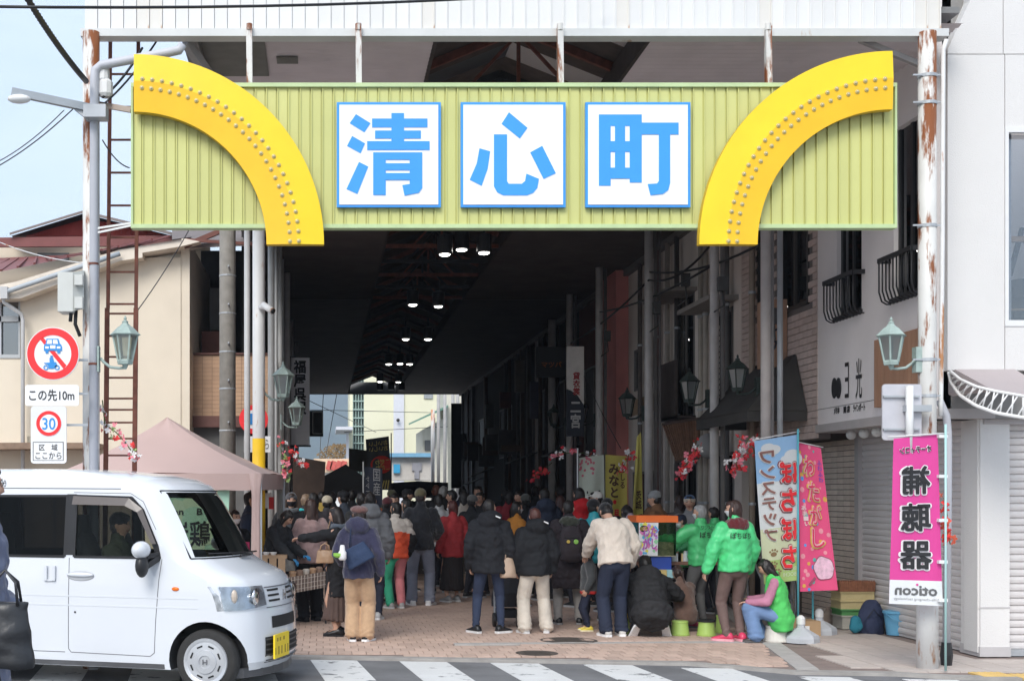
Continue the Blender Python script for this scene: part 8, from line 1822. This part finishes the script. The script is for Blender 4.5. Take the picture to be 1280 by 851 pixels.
# dark stall tents inside
for (pts, Y, lb) in ((((393, 622), (395, 600), (432, 580), (462, 600), (462, 622)), 25, 'black gabled stall tent below the far opening'), (((490, 622), (492, 603), (522, 601), (560, 603), (560, 622)), 30, 'low dark stall canopy right of the red disc flag')):
    q = MB(); q.fprism(list(pts), Y, Y+2.2, Y); rt = thing('dark_tent', lb, 'tent', P(pts[0][0], 622, Y)); q.build('canopy', mat('tent_black', (.012, .012, .013), .9), rt, fix=True)
    for px in (pts[0][0]+2, pts[-1][0]-2): q = MB(); q.bar(P(px, 622, Y), (P(px, 0, Y).x, Y, 0), .04); q.build('leg', dark_steel, rt)
wc = thing('plywood_screen', 'dark brown wooden screen left of the black gabled tent', 'screen', P(380, 620, 22.5)); q = MB(); q.fprism([(366, 570), (407, 577), (405, 612), (397, 640), (366, 640)], 22.8, 22.9, 22.8); q.build('board', mat('ply_dark', (.055, .035, .025), .8, .2), wc, fix=True)
# ---- garlands of artificial maple leaves and blossoms
pet = {}
def petal_mesh(c, key):
    if key in pet: return pet[key]
    q = MB(); r_ = random.Random(key)
    for k in range(7):
        a = 2*math.pi*k/7+r_.random(); L_ = r_.uniform(.03, .05); w_ = .5; tilt = r_.uniform(-.5, .5)
        d = Vector((math.cos(a), tilt, math.sin(a))); s_ = Vector((-math.sin(a), .2, math.cos(a)))
        q.add([(0, 0, 0), d*L_*.6+s_*L_*.35, d*L_, d*L_*.6-s_*L_*.35], [(0, 1, 2, 3)])
    pet[key] = q.mesh('blossom', mat('blossom_%d' % (key % 10), c, .6, .15, 20, sheen=.1)); return pet[key]
PC = [(.75, .04, .04), (.80, .22, .28), (.72, .70, .70), (.65, .03, .05), (.70, .12, .06), (.30, .45, .15)]
def garland(label, pts, Y, n=40, spread=8, cols=(0, 1, 2, 3), seed=1, k=1.):
    r_ = random.Random(seed); P_ = [P(x_, y_, Y) for x_, y_ in pts]; rt = thing('flower_garland', label, 'garland', P_[0])
    q = MB(); q.tube(P_, .006, 5); q.build('stem', mat('stem_green', (.10, .14, .05), .7), rt)
    for i in range(n):
        t = r_.random()*(len(P_)-1); j = min(int(t), len(P_)-2); c_ = P_[j].lerp(P_[j+1], t-j); s_ = spread*Y/F
        c_ = c_+Vector((r_.gauss(0, s_*.45), r_.gauss(0, s_*.3), r_.gauss(0, s_*.45))); ci = r_.choice(cols)
        sc = r_.uniform(.6, 1.25)*k; inst(petal_mesh(PC[ci], 10*(r_.randrange(3)+1)+ci), 'blossom', rt, c_, (r_.uniform(-.8, .8), r_.uniform(0, 6), r_.uniform(-.9, .9)), (sc, sc, sc))
garland('pink and white blossom garland on the rusty ladder', [(128, 500), (131, 530), (145, 540), (156, 552), (172, 574)], 12.3, 34, 9, (0, 1, 1, 2, 2, 5), 1, .8)
garland('small red leaf sprig on the ladder above the tent', [(162, 572), (176, 568)], 12.35, 8, 5, (0, 1), 11, .7)
garland('red, pink and white garland hanging before the dark left wall', [(350, 546), (352, 570), (358, 585), (357, 598)], 17, 30, 7, (0, 1, 2, 3, 5), 2, .9)
garland('red and white garland branch curving right of the left lanterns', [(356, 560), (370, 566), (378, 578), (382, 584)], 17.2, 24, 7, (0, 1, 2, 0), 3, .9)
garland('dense red and white blossom cluster beside the sky blue flag', [(938, 545), (930, 560), (920, 578), (922, 586)], 15.5, 60, 10, (0, 0, 1, 2, 3), 4)
garland('red blossom cluster left of the grey pole', [(873, 556), (865, 572), (853, 586), (850, 596)], 17.5, 50, 9, (0, 0, 1, 2, 3), 5, 1)
garland('red and white sprig beside the yellow flag', [(788, 562), (784, 574), (774, 592)], 19.8, 22, 8, (0, 1, 2, 3), 6, 1)
garland('dim pink and white sprig over the bean flag', [(690, 570), (705, 566), (728, 566), (745, 570)], 20.5, 26, 7, (1, 2, 3), 7, 1)
garland('dim red sprig far inside on the right', [(664, 600), (676, 590), (690, 578)], 24, 18, 9, (3, 0), 8, 1.2)
garland('red maple leaf sprig on the right post', [(1180, 622), (1184, 645), (1182, 660), (1188, 680)], 12.0, 30, 7, (0, 4, 4, 0), 9, .9)
# small wires and junctions on the right side poles, strings between poles
for i, (a, b, d_) in enumerate(((P(960, 300, 16.6), P(811, 340, 21.5), .15), (P(893, 330, 18.3), P(749, 390, 25.4), .12), (P(811, 350, 21.4), P(712, 430, 28.8), .1), (P(893, 300, 18.3), P(811, 350, 21.5), .2), (P(730, 470, 25), P(776, 560, 22), .03))):
    cable(sag(a, b, d_), .018 if i < 4 else .008, ('thick sagging black cable between the front and the awning pole', 'sagging black cable from the awning pole inward', 'dim sagging cable deep on the right', 'looped black cable under the right roof edge', 'thin string down to the yellow flag')[i])
for i, (px, py, Y) in enumerate(((893, 355, 18.2), (811, 385, 21.4), (957, 395, 16.5), (749, 420, 25.3), (847, 350, 20))):
    q = MB(); c_ = P(px+10, py, Y); q.box((c_.x-.06, c_.y-.05, c_.z-.1), (c_.x+.06, c_.y+.05, c_.z+.1)); q.tube([c_+Vector((0, 0, -.1)), c_+Vector((.02, 0, -.3)), c_+Vector((-.12, 0, -.4))], .012, 6); rootless(q, 'junction_box', mat('junction_dark', (.08, .08, .08), .6), tuple(c_), ('dark junction box high on the pole left of the awning', 'dark junction box on the pole near the bamboo blind', 'dark junction box on the thick pale pole', 'dim junction box on the pole before the pink wall', 'junction box under the hooded window')[i], 'junction box')
# vertical rain pipes along the old walls
for i, (px, X_, c) in enumerate(((834, 6.1, (.40, .36, .32)), (846, 6.1, (.10, .09, .09)), (876, 6.1, (.46, .42, .36)), (882, 6.1, (.44, .40, .35)), (908, 6.1, (.12, .12, .12)), (940, 6.1, (.35, .28, .22)), (800, 6.1, (.13, .11, .10)), (822, 6.1, (.22, .08, .07)))):
    Y = F*X_/(px-CX); rt = thing('rain_pipe', ('pale', 'black', 'cream', 'second cream', 'dark', 'tan', 'thin brown', 'dark red')[i] + ' vertical pipe on the old shop walls, ' + ('left of the hooded window', 'beside the hooded window', 'behind the bamboo blind', 'right of the first cream one', 'behind the dark lantern', 'next to the brick wall', 'by the pink wall', 'beside the narrow windows')[i], 'pipe', (X_, Y, 0)); q = MB(); q.tube([(X_, Y, 0), (X_, Y, 6.1)], .045, 8); q.build('pipe', mat('rain_pipe_%d' % i, c, .6, .1), rt)
    for z in (1.5, 3, 4.5): q = MB(); q.lathe((X_, Y, z), [(.055, 0), (.055, .04)], 8); q.build('bracket', galv, rt)

bd_ = thing('dark_sheet', 'added dark slab darkening the right edge of the far opening', 'cloth', P(572, 560, 50)); q = MB(); q.fbox(564, 504, 577, 610, 50, 50.05); q.build('cloth', dk, bd_)  # slab added to stand for the darkness beside the opening
for i, (px, py, w_, h_, Y, c, lb) in enumerate(((650, 470, 12, 40, 36, (.12, .10, .08), 'dim narrow tan sign deep on the right, leftmost of the dim signs'), (668, 500, 10, 46, 33, (.05, .05, .09), 'dim navy sign deep on the right'), (632, 500, 14, 20, 40, (.10, .02, .02), 'dim dark red square sign deep in the arcade'), (612, 520, 10, 30, 46, (.09, .09, .08), 'dim grey sign near the far end of the arcade'), (640, 560, 26, 8, 34, (.08, .05, .03), 'dim brown awning edge deep on the right'))):
    rt = thing('hanging_sign', lb, 'hanging sign', P(px, py, Y)); q = MB(); q.fbox(px-w_/2, py-h_/2, px+w_/2, py+h_/2, Y, Y+.12); q.build('board', mat('dim_sign_%d' % i, c, .6, .2), rt)
    if h_ > 25: ftext('\n'.join('商店街' if i % 2 else '茶'), px-w_*.3, py-h_*.3, px+w_*.3, py+h_*.3, Y-.01, mat('dim_sign_ink', (.2, .19, .17), .6), rt) if False else None
# ================================================================== AIR: one even haze round the whole place
hz_ = MB(); hz_.box((-1560, -360, -1.2), (1560, 1880, 175))
hm = bpy.data.materials.new('haze'); hm.use_nodes = True; ht = hm.node_tree; ht.nodes.clear()
ho = ht.nodes.new('ShaderNodeOutputMaterial'); pv = ht.nodes.new('ShaderNodeVolumePrincipled'); pv.inputs['Color'].default_value = (.72, .83, 1, 1); pv.inputs['Density'].default_value = .0006; pv.inputs['Anisotropy'].default_value = .2
ht.links.new(pv.outputs[0], ho.inputs['Volume'])
hz_.build('haze', hm, kind='stuff')
S.cycles.volume_bounces = 0
